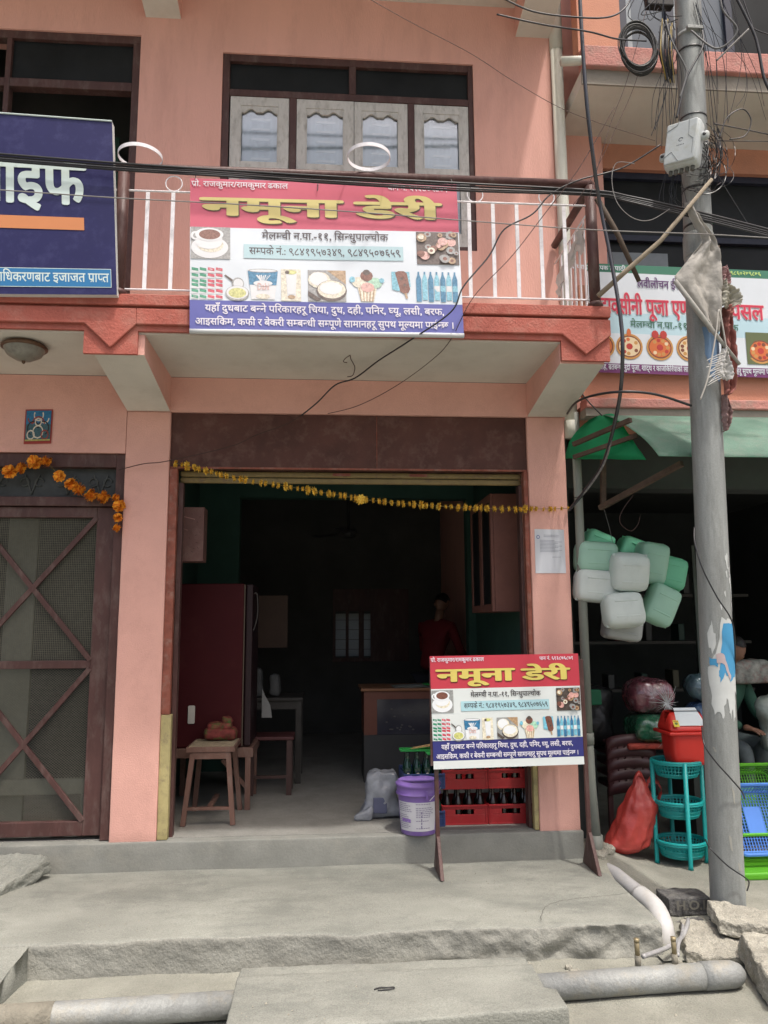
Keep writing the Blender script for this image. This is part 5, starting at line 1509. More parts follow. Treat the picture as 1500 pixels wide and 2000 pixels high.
PWH = flat('torn poster white', (186, 190, 188), .8, .1); PBL = flat('torn poster blue', (70, 142, 184), .7, .08); PSK = flat('torn poster skin', (176, 160, 160), .8)
patch(ragged([(-1.05, 1.16), (-.55, 1.24), (-.1, 1.46), (.85, 1.44), (1.15, 1.1), (1.2, .95), (.72, 1.02), (.62, .88), (.42, .84), (.38, .96), (.25, .86), (.1, .90), (-.02, .98), (-.25, .86), (-.45, .90), (-.75, .88), (-.95, 1.04)], .035, 4, 1), PWH, .0015, 'poster_remains')
patch(ragged([(-1.0, 1.36), (-.7, 1.44), (-.5, 1.30), (-.75, 1.24)], .05, 4, 2), PWH, .0012, 'poster_remains')
patch(ragged([(-.30, 1.20), (-.02, 1.42), (.75, 1.425), (1.02, 1.25), (.95, 1.12), (.55, 1.10), (.30, 1.07), (-.05, 1.13), (-.35, 1.07), (-.4, 1.14)], .02, 4, 3), PBL, .0028, 'poster_remains')
patch(ragged([(-.95, 1.22), (-.45, 1.21), (-.45, 1.16), (-.9, 1.17)], .02, 3, 4), PBL, .003, 'poster_remains')
patch(ragged([(-.55, 1.235), (-.1, 1.24), (.02, 1.20), (.35, 1.11), (.25, 1.085), (-.05, 1.175), (-.5, 1.185)], .015, 3, 5), PSK, .0042, 'poster_remains')
for k, (a, z, s_) in enumerate(((.45, 1.80, .05), (.8, 1.66, .06), (1.0, 1.60, .07), (.2, 1.60, .02), (.4, 1.72, .025), (.9, 1.52, .03), (-.1, 1.52, .02), (.7, 1.74, .03))):
    patch(ragged([(a - s_ * 3, z + s_ * .5), (a + s_ * 2, z + s_), (a + s_ * 2.4, z - s_), (a, z - s_ * .8)], s_ * .35, 4, 30 + k), PWH, .0015, 'paper_scrap')
patch(ragged([(-.5, 3.30), (.9, 3.36), (1.2, 3.1), (.8, 2.95), (-.1, 2.98)], .08, 4, 50), flat('blue paint smear', (104, 130, 158), .6, .15), .0012, 'paint_smear')
for k, (a, z, h_) in enumerate(((.1, .42, .10), (-.2, .16, .09), (1.1, .2, .05), (-.9, .68, .03), (.3, .02, .05))):
    patch(ragged([(a - .08, z + h_ * .5), (a + .08, z + h_ * .3), (a + .14, z - h_ * .5), (a + .02, z - h_ * .4)], .02, 3, 60 + k), flat('dried splash', (150, 150, 142), .8), .0012, 'splash')

# junction box on the pole
jb = thing('junction_box', P(1335, 285, Y=-1.10), 'grey plastic cable junction box tilted on the pole', 'junction box')
BX = mat('grey box plastic', (.42, .45, .45), .45, .07, 9, .1, 60, stain=(.33, .33, .26), stain_amt=.5, stain_scale=14)
c = P(1336, 287, Y=-1.10); Mx = Matrix.Rotation(R(-44), 4, 'Z') @ Matrix.Rotation(R(-6), 4, 'X') @ Matrix.Rotation(R(7), 4, 'Y')
T_ = lambda p: c + Mx @ Vector(p)
b = MB(); b.rbox((-.108, -.055, -.155), (.108, .055, .155), .028, BX, seg=3, fn=T_); b.build('body', jb, smooth=True)
b = MB(); b.rbox((-.098, -.066, -.143), (.098, -.050, .143), .012, BX, seg=3, fn=T_); b.build('lid', jb, smooth=True)
for s_ in (-1, 1):
    b = MB(); b.rbox((s_ * .125 - .03, -.02, s_ * .04 - .03), (s_ * .125 + .03, .02, s_ * .04 + .03), .02, BX, seg=2, fn=T_); b.tube([T_((s_ * .13, -.022, s_ * .04)), T_((s_ * .13, .0, s_ * .04))], .012, BLACKC, 10); b.build('lug', jb, smooth=True)
b = MB()
for k in range(14):
    a0, a1 = R(20 + 22 * k), R(20 + 22 * (k + 1)); r0, r1 = .018 - .0006 * k, .011 - .0003 * k
    b.add([T_((r0 * math.cos(a0), -.0665, .01 + r0 * math.sin(a0))), T_((r0 * math.cos(a1), -.0665, .01 + r0 * math.sin(a1))), T_((r1 * math.cos(a1), -.0665, .01 + r1 * math.sin(a1))), T_((r1 * math.cos(a0), -.0665, .01 + r1 * math.sin(a0)))], [(0, 1, 2, 3)], flat('box emblem', (60, 64, 72)))
for k in range(5): b.add([T_((-.022 + .010 * k, -.0665, -.022)), T_((-.016 + .010 * k, -.0665, -.022)), T_((-.016 + .010 * k, -.0665, -.028)), T_((-.022 + .010 * k, -.0665, -.028))], [(0, 1, 2, 3)], flat('box emblem', (60, 64, 72)))
e = b.build('emblem', jb)
for pl in (((-.10, .09), (-.03, .12), (-.02, .15)), ((-.095, -.09), (-.05, -.06), (.0, -.14)), ((.045, .14), (.05, .03), (.08, .0), (.08, -.10))):
    b = MB(); b.tube([T_((x, -.0665, z)) for x, z in pl], .0025, mat('box seam', (.25, .27, .27), .6), 5); b.build('seam', jb)
for k in range(5):
    b = MB(); b.tube([T_((-.07 + .035 * k, 0, -.15)), T_((-.07 + .035 * k, 0, -.185))], .012, mat('cable gland', (.10, .10, .09), .6), 10); b.build('cable_gland', jb, smooth=True)

# ------------------------------------------------------------------ cables
def cable(pts, r, label, m_=BLACKC, k=8, cat='cable', group=None, name='cable', n=7):
    pts = smoothpts([p if isinstance(p, Vector) else P(p[0], p[1], Y=p[2]) for p in pts], k)
    b = MB(); b.tube(pts, r, m_, n); o = b.build(name, None, smooth=True, origin=pts[0]); return tag(o, label, cat, group)


g = 'black cables running together along the balcony rail'
for k, (dy, dYY, r) in enumerate(((0, 0, .0075), (5, .012, .006), (9, -.01, .0055), (13, .015, .007))):
    pts = [(-60, 296 + dy, -.99 + dYY), (220, 318 + dy, -.99 + dYY), (430, 332 + dy * .9, -.98), (650, 345 + dy, -.98 + dYY), (900, 358 + dy * 1.1, -.98 + dYY), (1155, 372 + dy * .7, -.96 + dYY * .5), (1230, 384 + dy * .8, -.96), (1340, 408 + dy, -1.02), (1500, 448 + dy, -1.0), (1600, 476 + dy, -1.0)]
    cable(pts, r, ('topmost', 'second', 'third', 'lowest')[k] + ' of four black cables bundled along the front of the balcony rail', group=g)
cable([(-40, 368, -1.3), (220, 386, -1.3), (480, 400, -1.3), (720, 416, -1.3), (1000, 438, -1.25), (1180, 450, -1.2), (1390, 458, -1.10), (1620, 472, -1.2)], .0035, 'thin straight grey wire crossing the banner and tied to the pole', mat('pale wire', (.22, .21, .2), .5))
cable([(1131, -40, -1.2), (1136, 60, -1.2), (1146, 200, -1.18), (1160, 320, -1.1), (1172, 400, -1.0), (1192, 500, -1.0), (1212, 620, -1.05), (1216, 700, -1.05), (1208, 790, -.9), (1180, 900, -.5), (1150, 948, -.3), (1112, 996, -.06)], .0125, 'thick glossy black cable hanging from the top beside the rain pipe to the garland', mat('glossy black cable', (.03, .03, .035), .25, .1, spec=.7), k=10)
cable([(1207, 792, -.88), (1196, 850, -.7), (1180, 905, -.5), (1150, 952, -.3), (1120, 985, -.1)], .007, 'white scuffed second strand beside the thick black cable near the awning', mat('scuffed cable', (.20, .19, .19), .5, .5, 60))
cable([(1108, 808, -.1), (1125, 786, -.5), (1160, 772, -.8), (1215, 765, -1.0), (1280, 770, -1.0), (1350, 792, -.95)], .0085, 'black cable arching from the pillar corner to the pole above the awning')
cable([(1130, 760, -.3), (1150, 785, -.4), (1176, 812, -.55)], .005, 'short black cable piece slanting down behind the thick cable at the awning corner')
cable([(1290, 283, -1.05), (1215, 328, -1.0), (1130, 352, -.98), (1075, 380, -.97), (1040, 418, -.97), (985, 448, -.97), (955, 500, -.97), (905, 560, -1.0), (880, 610, -1.0), (796, 668, -.86), (740, 704, -.55), (694, 738, -.30), (655, 752, -.2), (620, 786, -.1), (588, 812, -.03)], .0052, 'dark cable from the junction box past the banner and under the balcony')
cable([(1200, 210, -1.0), (1130, 330, -1.0), (1062, 420, -1.0), (1000, 500, -1.0), (925, 580, -1.0), (880, 664, -.86), (840, 706, -.6), (770, 756, -.3), (700, 792, -.1), (640, 808, -.04)], .0026, 'thin brown wire drooping from the pole to the beam under the balcony', mat('brown wire', (.07, .04, .035), .6))
cable([(592, 808, -.02), (560, 828, -.02), (500, 850, -.03), (450, 872, -.03), (330, 900, -.05), (280, 906, -.05), (232, 918, -.03)], .0032, 'brown knotted cord crossing the left end of the lintel board', mat('brown cord', (.06, .035, .03), .8))
cable([(970, -10, -1.3), (1040, 22, -1.3), (1130, 34, -1.3), (1190, 33, -1.25), (1222, 14, -1.2), (1240, -20, -1.2)], .0055, 'dark cable with a taped joint at the top beside the upper window')
cable([(970, 28, -1.3), (1060, 48, -1.3), (1150, 62, -1.25), (1205, 76, -1.2), (1262, 80, -1.1)], .0055, 'dark cable sagging across the rain pipe into the coil on the pole')
cable([(690, -20, -1.5), (800, 42, -1.5), (920, 105, -1.4), (1010, 163, -1.3), (1120, 222, -1.2), (1280, 275, -1.05)], .0018, 'very thin wire slanting across the upper wall from top centre to the junction box', mat('brown wire', (.07, .04, .035)))
cable([(1120, 400, -1.0), (1160, 340, -1.0), (1230, 190, -1.0), (1250, 130, -1.0)], .002, 'thin dark wire slanting up from the railing corner to the cable coil', mat('brown wire', (.07, .04, .035)))
cable([(1150, 390, -1.0), (1190, 250, -1.0), (1225, 155, -1.0), (1262, 20, -1.0)], .002, 'thin dark wire rising steeply left of the junction box', mat('brown wire', (.07, .04, .035)))
cable([(1240, 320, -1.05), (1205, 318, -1.0), (1195, 350, -1.0), (1205, 395, -1.0), (1235, 425, -1.0), (1270, 430, -1.02), (1308, 408, -1.03)], .0025, 'thin pale loop of wire hanging left of the pole below the junction box', mat('pale wire', (.22, .21, .2)))
cable([(1405, 270, -1.05), (1420, 230, -1.05), (1450, 213, -1.05), (1467, 235, -1.05), (1455, 265, -1.05), (1425, 272, -1.05)], .004, 'round loop of black cable standing out to the right of the pole')
cable([(1395, 242, -1.03), (1450, 252, -1.03), (1560, 275, -1.03)], .004, 'black cable leaving the junction box level to the right')
cable([(1400, 275, -1.03), (1560, 277, -1.03)], .0028, 'straight thin cable running right just below the round loop')
cable([(1430, -20, -1.1), (1470, 60, -1.1), (1482, 100, -1.1), (1495, 160, -1.1), (1530, 220, -1.1)], .010, 'thick dark cable at the top right corner')
cable([(1445, -20, -1.1), (1466, 40, -1.1), (1480, 60, -1.1), (1560, 82, -1.1)], .004, 'dark cable crossing the top right corner to the frame edge')
cable([(1350, 60, -1.03), (1400, 95, -1.1), (1440, 60, -1.15), (1412, 20, -1.15), (1405, -20, -1.15)], .0065, 'pale grey bent cable right of the pole top', GREYC)
cable([(1400, 118, -1.08), (1430, 88, -1.1), (1462, 57, -1.12)], .006, 'pale stiff rod end slanting up right of the pole', mat('pale wire', (.22, .21, .2)))
cable([(1300, 40, -1.02), (1312, 80, -1.03), (1338, 130, -1.03), (1340, 150, -1.03), (1328, 190, -1.03)], .006, 'grey cable crossing the pole from upper left', GREYC)
cable([(1372, 60, -1.0), (1372, 92, -1.02), (1352, 130, -1.03), (1340, 155, -1.03), (1328, 200, -1.03), (1322, 230, -1.03)], .007, 'black cable crossing the pole from upper right down to the junction box')
cable([(1356, 1030, -.93), (1357, 1060, -.99), (1372, 1110, -1.03), (1400, 1165, -1.03), (1430, 1215, -1.02), (1436, 1280, -.96), (1434, 1330, -.86)], .0045, 'dark wire spiralling down the middle of the pole')
cable([(1371, 1420, -.90), (1376, 1455, -1.0), (1398, 1488, -1.02), (1425, 1518, -1.02), (1448, 1545, -1.0), (1454, 1560, -.90)], .0045, 'dark wire wound round the pole beside the red bin')
cable([(1378, 1640, -.90), (1388, 1658, -1.0), (1420, 1690, -1.02), (1455, 1714, -1.01), (1463, 1724, -1.01), (1459, 1740, -1.01)], .0042, 'dark wire end hooked round the foot of the pole')
cable([(1462, 440, -1.0), (1420, 372, -1.02), (1400, 340, -1.03), (1392, 332, -1.04)], .003, 'thin cable slanting from the right up to the junction box')
# hidden behind the camera's view but mirrored in the panes: cables over the street
g = 'street cables strung over the road'
for k, (y, z0, z1, r) in enumerate(((-2.4, 6.6, 7.1, .018), (-2.7, 7.2, 7.3, .012), (-3.0, 7.9, 7.7, .025), (-3.3, 8.1, 8.6, .015), (-3.7, 9.2, 8.9, .022), (-4.2, 9.6, 10.4, .014))):
    cable([Vector((-9, y, z0)), Vector((-2, y, (z0 * .6 + z1 * .4) - .15)), Vector((4, y, z1 - .12)), Vector((11, y, z1 + .2))], r, 'black street cable overhead, mirrored in the upper window panes', group=g)

tg = MB(); rr = random.Random(21)


def pxY(x, y, Y): return P(x, y, Y=Y)


for k in range(34):   # loops of thin drop wire round the pole and the box
    cx, cy = rr.uniform(1350, 1400), rr.uniform(285, 345); rx, ry = rr.uniform(12, 42), rr.uniform(25, 62); a0 = rr.uniform(-1.8, -.9); a1 = rr.uniform(.8, 2.2)
    pts = smoothpts([pxY(cx + rx * math.cos(a0 + (a1 - a0) * i / 7) * 1.0, cy + ry * math.sin(a0 + (a1 - a0) * i / 7), -.95 - .12 * rr.random()) for i in range(8)], 4); tg.tube(pts, rr.uniform(.0016, .0035), BLACKC if rr.random() < .8 else GREYC, 4)
for k in range(12):
    x0 = rr.uniform(1285, 1330); y0 = rr.uniform(40, 140); x1 = rr.uniform(1270, 1330); y1 = rr.uniform(230, 300)
    tg.tube(smoothpts([pxY(x0, y0, -1.0), pxY((x0 + x1) / 2 + rr.uniform(-14, 14), (y0 + y1) / 2, -1.0), pxY(x1, y1, -1.02)], 8), rr.uniform(.0015, .003), BLACKC, 4)
for k in range(8):
    x0 = rr.uniform(1365, 1400); tg.tube(smoothpts([pxY(x0 - 20, rr.uniform(-20, 20), -1.0), pxY(x0 + rr.uniform(-4, 22), rr.uniform(80, 120), -1.0), pxY(x0 + rr.uniform(0, 30), rr.uniform(150, 330), -1.0)], 8), rr.uniform(.0015, .003), BLACKC, 4)
for k in range(10):
    x0 = rr.uniform(1295, 1330); tg.tube(smoothpts([pxY(x0, 330, -1.0), pxY(x0 + rr.uniform(-16, 8), rr.uniform(360, 400), -1.0), pxY(x0 + rr.uniform(0, 24), rr.uniform(395, 425), -1.0)], 6), .0018, BLACKC, 4)
for k in range(5):
    x0, x1 = rr.uniform(1410, 1500), rr.uniform(1420, 1500); tg.tube(smoothpts([pxY(x0 - 50, rr.uniform(-20, 40), -1.05), pxY((x0 + x1) / 2, rr.uniform(100, 160), -1.05), pxY(x1, rr.uniform(200, 260), -1.05)], 8), rr.uniform(.0012, .0025), BLACKC, 4)
for k in range(9):
    x0 = rr.uniform(1240, 1300); tg.tube(smoothpts([pxY(x0, rr.uniform(-20, 20), -1.0), pxY(x0 + rr.uniform(-30, 20), rr.uniform(20, 50), -1.0), pxY(x0 + rr.uniform(0, 50), rr.uniform(10, 60), -1.0)], 8), rr.uniform(.002, .004), BLACKC, 4)
o = tg.build('cable_tangle', None, origin=P(1350, 250, Y=-1)); o['kind'] = 'stuff'; tag(o, 'tangle of thin black drop wires around the top of the pole', 'cables')
# coil of black cable
b = MB(); c = P(1247, 93, Y=-1.02)
for k in range(26):
    r_ = rr.uniform(.86, 1.12); e = rr.uniform(-.05, .05); dy = rr.uniform(-.03, .06); dx = dy * .5; ph = rr.random() * 6
    pts = [c + Vector((.118 * r_ * math.cos(t) * (1 + .06 * math.sin(t * 2 + ph)) + dx, dy, .165 * r_ * math.sin(t) + e * .3)) for t in [2 * math.pi * i / 28 for i in range(29)]]
    b.tube(pts, rr.uniform(.0028, .0045), mat('coiled cable', (.035, .036, .035), .5) if k % 3 else GREYC, 5, caps=False)
tag(b.build('cable_coil', None, smooth=True, origin=c), 'oval coil of black cable hanging left of the pole', 'cable coil')
b = MB(); c2 = P(1302, 105, Y=-.98)
for k in range(30):
    x = rr.uniform(-.035, .045); y0 = rr.uniform(-60, -20); b.tube(smoothpts([P(1300 + x * 300, 50 + rr.uniform(-15, 10), Y=-1.0), P(1298 + x * 330, 100, Y=-1.02 + rr.uniform(-.03, .03)), P(1306 + x * 260, 148 + rr.uniform(-12, 20), Y=-1.0)], 5), rr.uniform(.0025, .004), BLACKC if k % 5 else flat('yellow wire', (140, 120, 60)), 5)
o = b.build('cable_bunch', None, smooth=True, origin=c2); tag(o, 'dense upright bunch of black cables pressed between the coil and the pole', 'cables')
b = MB(); b.rbox(tuple(P(1265, 8, Y=-.96)), tuple(P(1265, 8, Y=-.96) + Vector((.19, .06, .12))), .01, mat('black bracket box', (.02, .018, .018), .6), seg=2); tag(b.build('terminal_block'), 'dark terminal block at the very top left of the pole', 'terminal block')

# sticks at the pole
STK = mat('weathered grey stick', (.27, .225, .165), .8, .2, 14, .4, 60, stretch=(1, 1, 1))
b = MB(); b.tube([P(1168, 578, Y=-.93), P(1232, 521, Y=-1.0), P(1290, 470, Y=-1.05), P(1390, 350, Y=-1.10)], [.017, .016, .015, .012], STK, 7); tag(b.build('wooden_stick', smooth=True), 'long pale stick slanting up from the railing corner across the pole', 'stick')
b = MB(); b.tube([P(1166, 388, Y=-.95), P(1205, 455, Y=-.96), P(1248, 549, Y=-.98)], [.020, .018, .015], mat('dark brown stick', (.075, .055, .04), .8, .2, 12), 8); tag(b.build('wooden_stick', smooth=True), 'dark brown stick slanting down from the railing corner before the puja banner', 'stick')
b = MB(); b.tube([P(1318, 548, Y=-1.12), P(1366, 612, Y=-1.1), P(1395, 650, Y=-1.08), P(1445, 712, Y=-1.06)], [.014, .016, .013, .010], mat('grey bamboo', (.33, .32, .29), .8, .2, 20), 8); tag(b.build('bamboo_stick', smooth=True), 'grey bamboo stick slanting across the pole over the torn plastic', 'stick')
b = MB(); b.tube([P(1403, 480, Y=-1.0), P(1406, 560, Y=-1.0), P(1412, 700, Y=-1.0)], .007, mat('dark brown stick', (.075, .055, .04)), 6); tag(b.build('wooden_stick', smooth=True), 'thin dark upright stick at the right side of the pole holding the rags', 'stick')


def cloth_px(name, outline_rows, Y, m_, label, cat='plastic', amp=.02, ny=34, nx=18, seed=0):
    """a hanging scrap given by rows (y, x_left, x_right) of the photograph at one distance, crumpled in depth"""
    vs = []; fs = []
    rows = outline_rows
    for j in range(ny + 1):
        t = j / ny * (len(rows) - 1); i0 = min(int(t), len(rows) - 2); f = t - i0
        y = rows[i0][0] * (1 - f) + rows[i0 + 1][0] * f; xl = rows[i0][1] * (1 - f) + rows[i0 + 1][1] * f; xr = rows[i0][2] * (1 - f) + rows[i0 + 1][2] * f
        for i in range(nx + 1):
            u = i / nx; x = xl + (xr - xl) * u
            p = P(x, y, Y=Y); p.y += amp * (1.6 * math.sin(u * 9 + j * .1 + seed) + 1.6 * nz(u * 3, j * .2, 2, seed) + .9 * nz(u * 5, j * .3, 5, seed)); p.x += .006 * nz(u * 3, j, 3, seed); vs.append(p)
    for j in range(ny):
        for i in range(nx): a = j * (nx + 1) + i; fs.append((a, a + 1, a + nx + 2, a + nx + 1))
    b = MB(); b.add(vs, fs, m_); o = b.build(name, None, smooth=True, origin=vs[0], solid=.0015); return tag(o, label, cat)


RAG = mat('dirty torn plastic', (.42, .40, .36), .6, .15, 12, .5, 40, transl=(.2, (.4, .38, .35)))
cloth_px('torn_plastic', [(395, 1338, 1352), (430, 1352, 1372), (468, 1376, 1398), (500, 1350, 1405), (540, 1318, 1408), (580, 1345, 1408), (620, 1370, 1407), (650, 1385, 1404)], -1.06, RAG, 'grey torn plastic sheet tied to the pole and spread to the left like a sail', amp=.012)
cloth_px('torn_plastic', [(548, 1408, 1418), (565, 1402, 1436), (585, 1400, 1446), (600, 1404, 1444)], -1.04, mat('pale rag', (.44, .42, .35), .8, .12, 10, .4, 30), 'pale rag folded like a cap on the right side of the pole', 'rag', amp=.02)
cloth_px('torn_plastic', [(520, 1412, 1422), (540, 1408, 1424), (556, 1408, 1426)], -1.03, mat('pinkish plastic', (.40, .24, .24), .6, .3, 30), 'pink and white plastic scrap above the pale rag', amp=.012)
cloth_px('torn_plastic', [(598, 1408, 1438), (615, 1414, 1430), (640, 1410, 1430), (680, 1412, 1434), (720, 1414, 1436), (760, 1416, 1434), (772, 1414, 1424)], -1.0, mat('faded red rag', (.30, .12, .10), .8, .3, 12, .4, 30), 'faded red rag hanging down the right side of the pole', 'rag', amp=.02)
cloth_px('torn_plastic', [(770, 1412, 1420), (800, 1412, 1428), (830, 1414, 1424), (842, 1414, 1418)], -.99, mat('dusky pink rag', (.26, .17, .16), .8, .3, 12, .4, 30), 'dusky pink rag tail low on the right side of the pole', 'rag', amp=.015)
cloth_px('torn_plastic', [(680, 1412, 1422), (700, 1405, 1424), (715, 1398, 1428), (730, 1400, 1432), (742, 1412, 1430)], -1.08, mat('white frayed plastic', (.62, .61, .58), .6, .08, 20, transl=(.2, (.5, .5, .5))), 'bright white frayed plastic scrap on the right side of the pole', amp=.01)
b = MB()
for k in range(12):
    y = 690 + k * 4.4; b.tube(smoothpts([P(1412 - k * .2, y, Y=-1.09), P(1398, y + 5, Y=-1.1), P(1382 + rr.uniform(-3, 6), y + 12 + rr.uniform(-3, 4), Y=-1.1)], 5), .0022, MATS['white frayed plastic'], 4)
tag(b.build('frayed_threads', None, origin=P(1400, 715, Y=-1.1)), 'frayed white threads spreading left from the white plastic scrap', 'threads')
cable([(1368, 780, -1.09), (1382, 740, -1.1), (1392, 690, -1.1), (1400, 640, -1.1), (1404, 605, -1.1), (1412, 640, -1.1), (1420, 690, -1.08)], .005, 'pale plastic strip looped and knotted on the front of the pole', mat('pale strip', (.42, .40, .36), .6), name='plastic_strip', cat='strip')

# ------------------------------------------------------------------ jerrycans hanging in a bunch
JW = mat('milky white plastic', (.74, .79, .765), .42, .05, 5, .25, 9, spec=.4, stain=(.55, .61, .58), stain_amt=.5, stain_scale=7, transl=(.3, (.6, .75, .68)))
JG = mat('green tinged milky plastic', (.20, .58, .38), .42, .06, 5, .25, 9, spec=.4, transl=(.3, (.2, .7, .42)))  # greenish plastic, with green light through the awning added to its colour
JM = mat('pale green milky plastic', (.42, .66, .54), .42, .06, 5, .25, 9, spec=.4, transl=(.3, (.4, .75, .55)))  # weaker mix of plastic green and painted awning light
jg = 'plastic cans tied in a bunch'


def can(cx, cy, wpx, hpx, Y, tilt, mm, label, depth=.20, yaw=0, rollx=0):
    c = P(cx, cy, Y=Y); s_ = (Y - CAM.y) / 1500 * .985; w_ = wpx * s_; h = hpx * s_
    root = thing('jerrycan', c, label, 'jerrycan', jg)
    root.rotation_euler = (R(rollx), R(tilt), R(yaw))
    b = MB(); b.rbox((-w_ / 2, -depth / 2, -h / 2), (w_ / 2, depth / 2, h / 2), min(w_, h) * .24, mm, seg=4, amp=.004, freq=9, seed=cx)
    for zz in (-.25, .25): pass
    b.rbox((-w_ / 2 - .0025, -.004, -h / 2 - .0025), (w_ / 2 + .0025, .004, h / 2 + .0025), .003, mm, seg=1, fn=lambda p: (p[0] * (.93 if abs(p[2]) > h * .38 else 1), p[1], p[2] * (.93 if abs(p[0]) > w_ * .38 else 1)))
    for q_ in (-.22, .22): b.rbox((-w_ * .30, -depth / 2 - .003, h * q_ - .006), (w_ * .30, -depth / 2 + .01, h * q_ + .006), .004, mm, seg=1)
    o = b.build('body', None, smooth=True, origin=(0, 0, 0)); o.parent = root
    b = MB(); b.tube([(0, depth / 2 - .005, h * .25), (0, depth / 2 + .03, h * .25)], .022, mm, 14); b.tube([(0, depth / 2 + .03, h * .25), (0, depth / 2 + .045, h * .25)], .027, mat('red can cap', (.35, .02, .02), .4), 14); o = b.build('neck', None, smooth=True, origin=(0, 0, 0)); o.parent = root
    b = MB(); b.tube(smoothpts([(0, depth / 2 - .01, -h * .28), (0, depth / 2 + .03, -h * .24), (0, depth / 2 + .03, h * .05), (0, depth / 2 - .01, h * .10)], 4), .011, mm, 8); o = b.build('handle', None, smooth=True, origin=(0, 0, 0)); o.parent = root
    return root


can(1228, 1117, 76, 78, -.10, 2, JW, 'front milky white can, uppermost in the middle of the hanging bunch', rollx=12)
can(1216, 1192, 80, 70, -.10, -3, JW, 'milky white can directly below the front middle one', rollx=-8)
can(1214, 1226, 74, 50, .06, 9, mat('greyish milky plastic', (.33, .35, .345), .45, .05, 5), 'greyish can peeking out at the very bottom of the bunch')
can(1163, 1089, 84, 62, .02, 3, JM, 'pale green can at the upper left of the bunch, half behind the drainpipe')
can(1163, 1145, 86, 66, .0, 5, JW, 'white can at the lower left of the bunch, behind the drainpipe')
can(1165, 1064, 60, 52, .22, 22, JG, 'deep green can at the top left back of the bunch')
can(1270, 1100, 62, 84, .10, 10, JM, 'pale green can right behind the front middle one', rollx=6)
can(1242, 1080, 78, 52, .24, 20, JG, 'green can at the top back of the bunch, tilted right')
can(1306, 1120, 62, 68, .14, 14, JG, 'bright green can at the far right of the bunch')
can(1288, 1182, 62, 80, .05, 26, JM, 'green can at the lower right, standing on its corner')
cable([(1180, 995, -.1), (1190, 1030, -.06), (1198, 1062, 0), (1212, 1078, 0)], .002, 'thin cord from which the bunch of cans hangs', GREYC, name='cord', cat='cord')
cable([(1236, 968, -.4), (1214, 1000, -.4), (1212, 1022, -.4), (1232, 1037, -.4), (1246, 1024, -.4), (1250, 1008, -.4)], .0018, 'thin wire loop dangling from the awning strut', mat('brown wire', (.07, .04, .035)), name='wire_loop', cat='wire')

# ------------------------------------------------------------------ goods before the right hand shop
TEAL = mat('teal plastic', (.012, .30, .29), .4, .07, 6, spec=.4)


def ring_pts(c, rx, ry, z, n=36, a0=0, a1=360): return [Vector((c[0] + rx * math.cos(R(a0 + (a1 - a0) * k / n)), c[1] + ry * math.sin(R(a0 + (a1 - a0) * k / n)), z)) for k in range(n + 1)]


rk = thing('storage_rack', (2.6, .12, -.27), 'teal three tier plastic basket rack with a red bin on top', 'rack')
rc = (2.555, .12)
for (zt, rx) in ((.435, .175), (.155, .165), (-.115, .175)):
    b = MB(); b.tube(ring_pts(rc, rx, rx * .92, zt), .011, TEAL, 8, caps=False); b.tube(ring_pts(rc, rx + .002, rx * .92, zt - .012), .009, TEAL, 8, caps=False)
    n = 40
    for k in range(n):
        a = 2 * math.pi * k / n; t = Vector((math.cos(a), math.sin(a) * .92, 0)); A = Vector((rc[0], rc[1], zt - .01)) + t * (rx - .006); B_ = Vector((rc[0], rc[1], zt - .105)) + t * (rx * .80)
        b.beam(A, B_, .009, .004, TEAL)
    for q, f in ((.035, .94), (.06, .90), (.085, .86)): b.tube(ring_pts(rc, rx * f, rx * f * .92, zt - q), .0035, TEAL, 5, caps=False)
    b.lathe([(rx * .80 + .012, -.078), (rx * .80, -.105), (rx * .7, -.112), (.001, -.112)], (rc[0], rc[1], zt), TEAL, 36, sy=.92)
    b.lathe([(rx * .93, -.05), (rx * .82, -.100)], (rc[0], rc[1], zt), TEAL, 36, sy=.92) if zt < .4 else None
    b.build('basket', rk, smooth=False)
for a in (-95, -5, 85, 175):
    x, y = rc[0] + .178 * math.cos(R(a)), rc[1] + .166 * math.sin(R(a)); b = MB(); b.tube([(x, y, -.272), (x, y, -.25), (x, y, .44)], [.020, .0155, .0155], TEAL, 10); b.build('post', rk, smooth=True)
RB = mat('bright red plastic', (.56, .03, .022), .35, .05, 6, spec=.4)
bi = thing('waste_bin', (2.60, .12, .43), 'small red swing top bin with a white lid flap standing on the teal rack', 'bin')
bc_ = (2.615, .10)
b = MB(); b.rbox((bc_[0] - .15, bc_[1] - .125, .40), (bc_[0] + .15, bc_[1] + .125, .665), .06, RB, seg=3, fn=lambda p: (bc_[0] + (p[0] - bc_[0]) * (.84 + .6 * (p[2] - .40) * .9), bc_[1] + (p[1] - bc_[1]) * (.84 + .6 * (p[2] - .40) * .9), p[2])); b.build('body', bi, smooth=True, sub=1)
b = MB(); b.rbox((bc_[0] - .172, bc_[1] - .145, .628), (bc_[0] + .172, bc_[1] + .145, .652), .01, RB, seg=3); b.build('rim', bi, smooth=True)
b = MB(); b.rbox((bc_[0] - .16, bc_[1] - .13, .65), (bc_[0] + .16, bc_[1] + .13, .79), .03, RB, seg=4, fn=lambda p: (bc_[0] + (p[0] - bc_[0]) * (1 - max(0, p[2] - .65) * 1.9), p[1] + max(0, p[2] - .65) * (.75 if p[1] < bc_[1] else -.25), p[2])); b.build('cover', bi, smooth=True)
b = MB(); b.rbox((-.095, -.085, 0), (.095, .085, .006), .003, flat('white flap', (214, 222, 226), .4), seg=2, fn=lambda p: Vector((bc_[0] + .012 + p[0] * (1 - .12 * p[1] / .08), bc_[1] - .055 + p[1] * .62, .748 + p[1] * .66 + p[2]))); b.build('flap', bi, smooth=False)
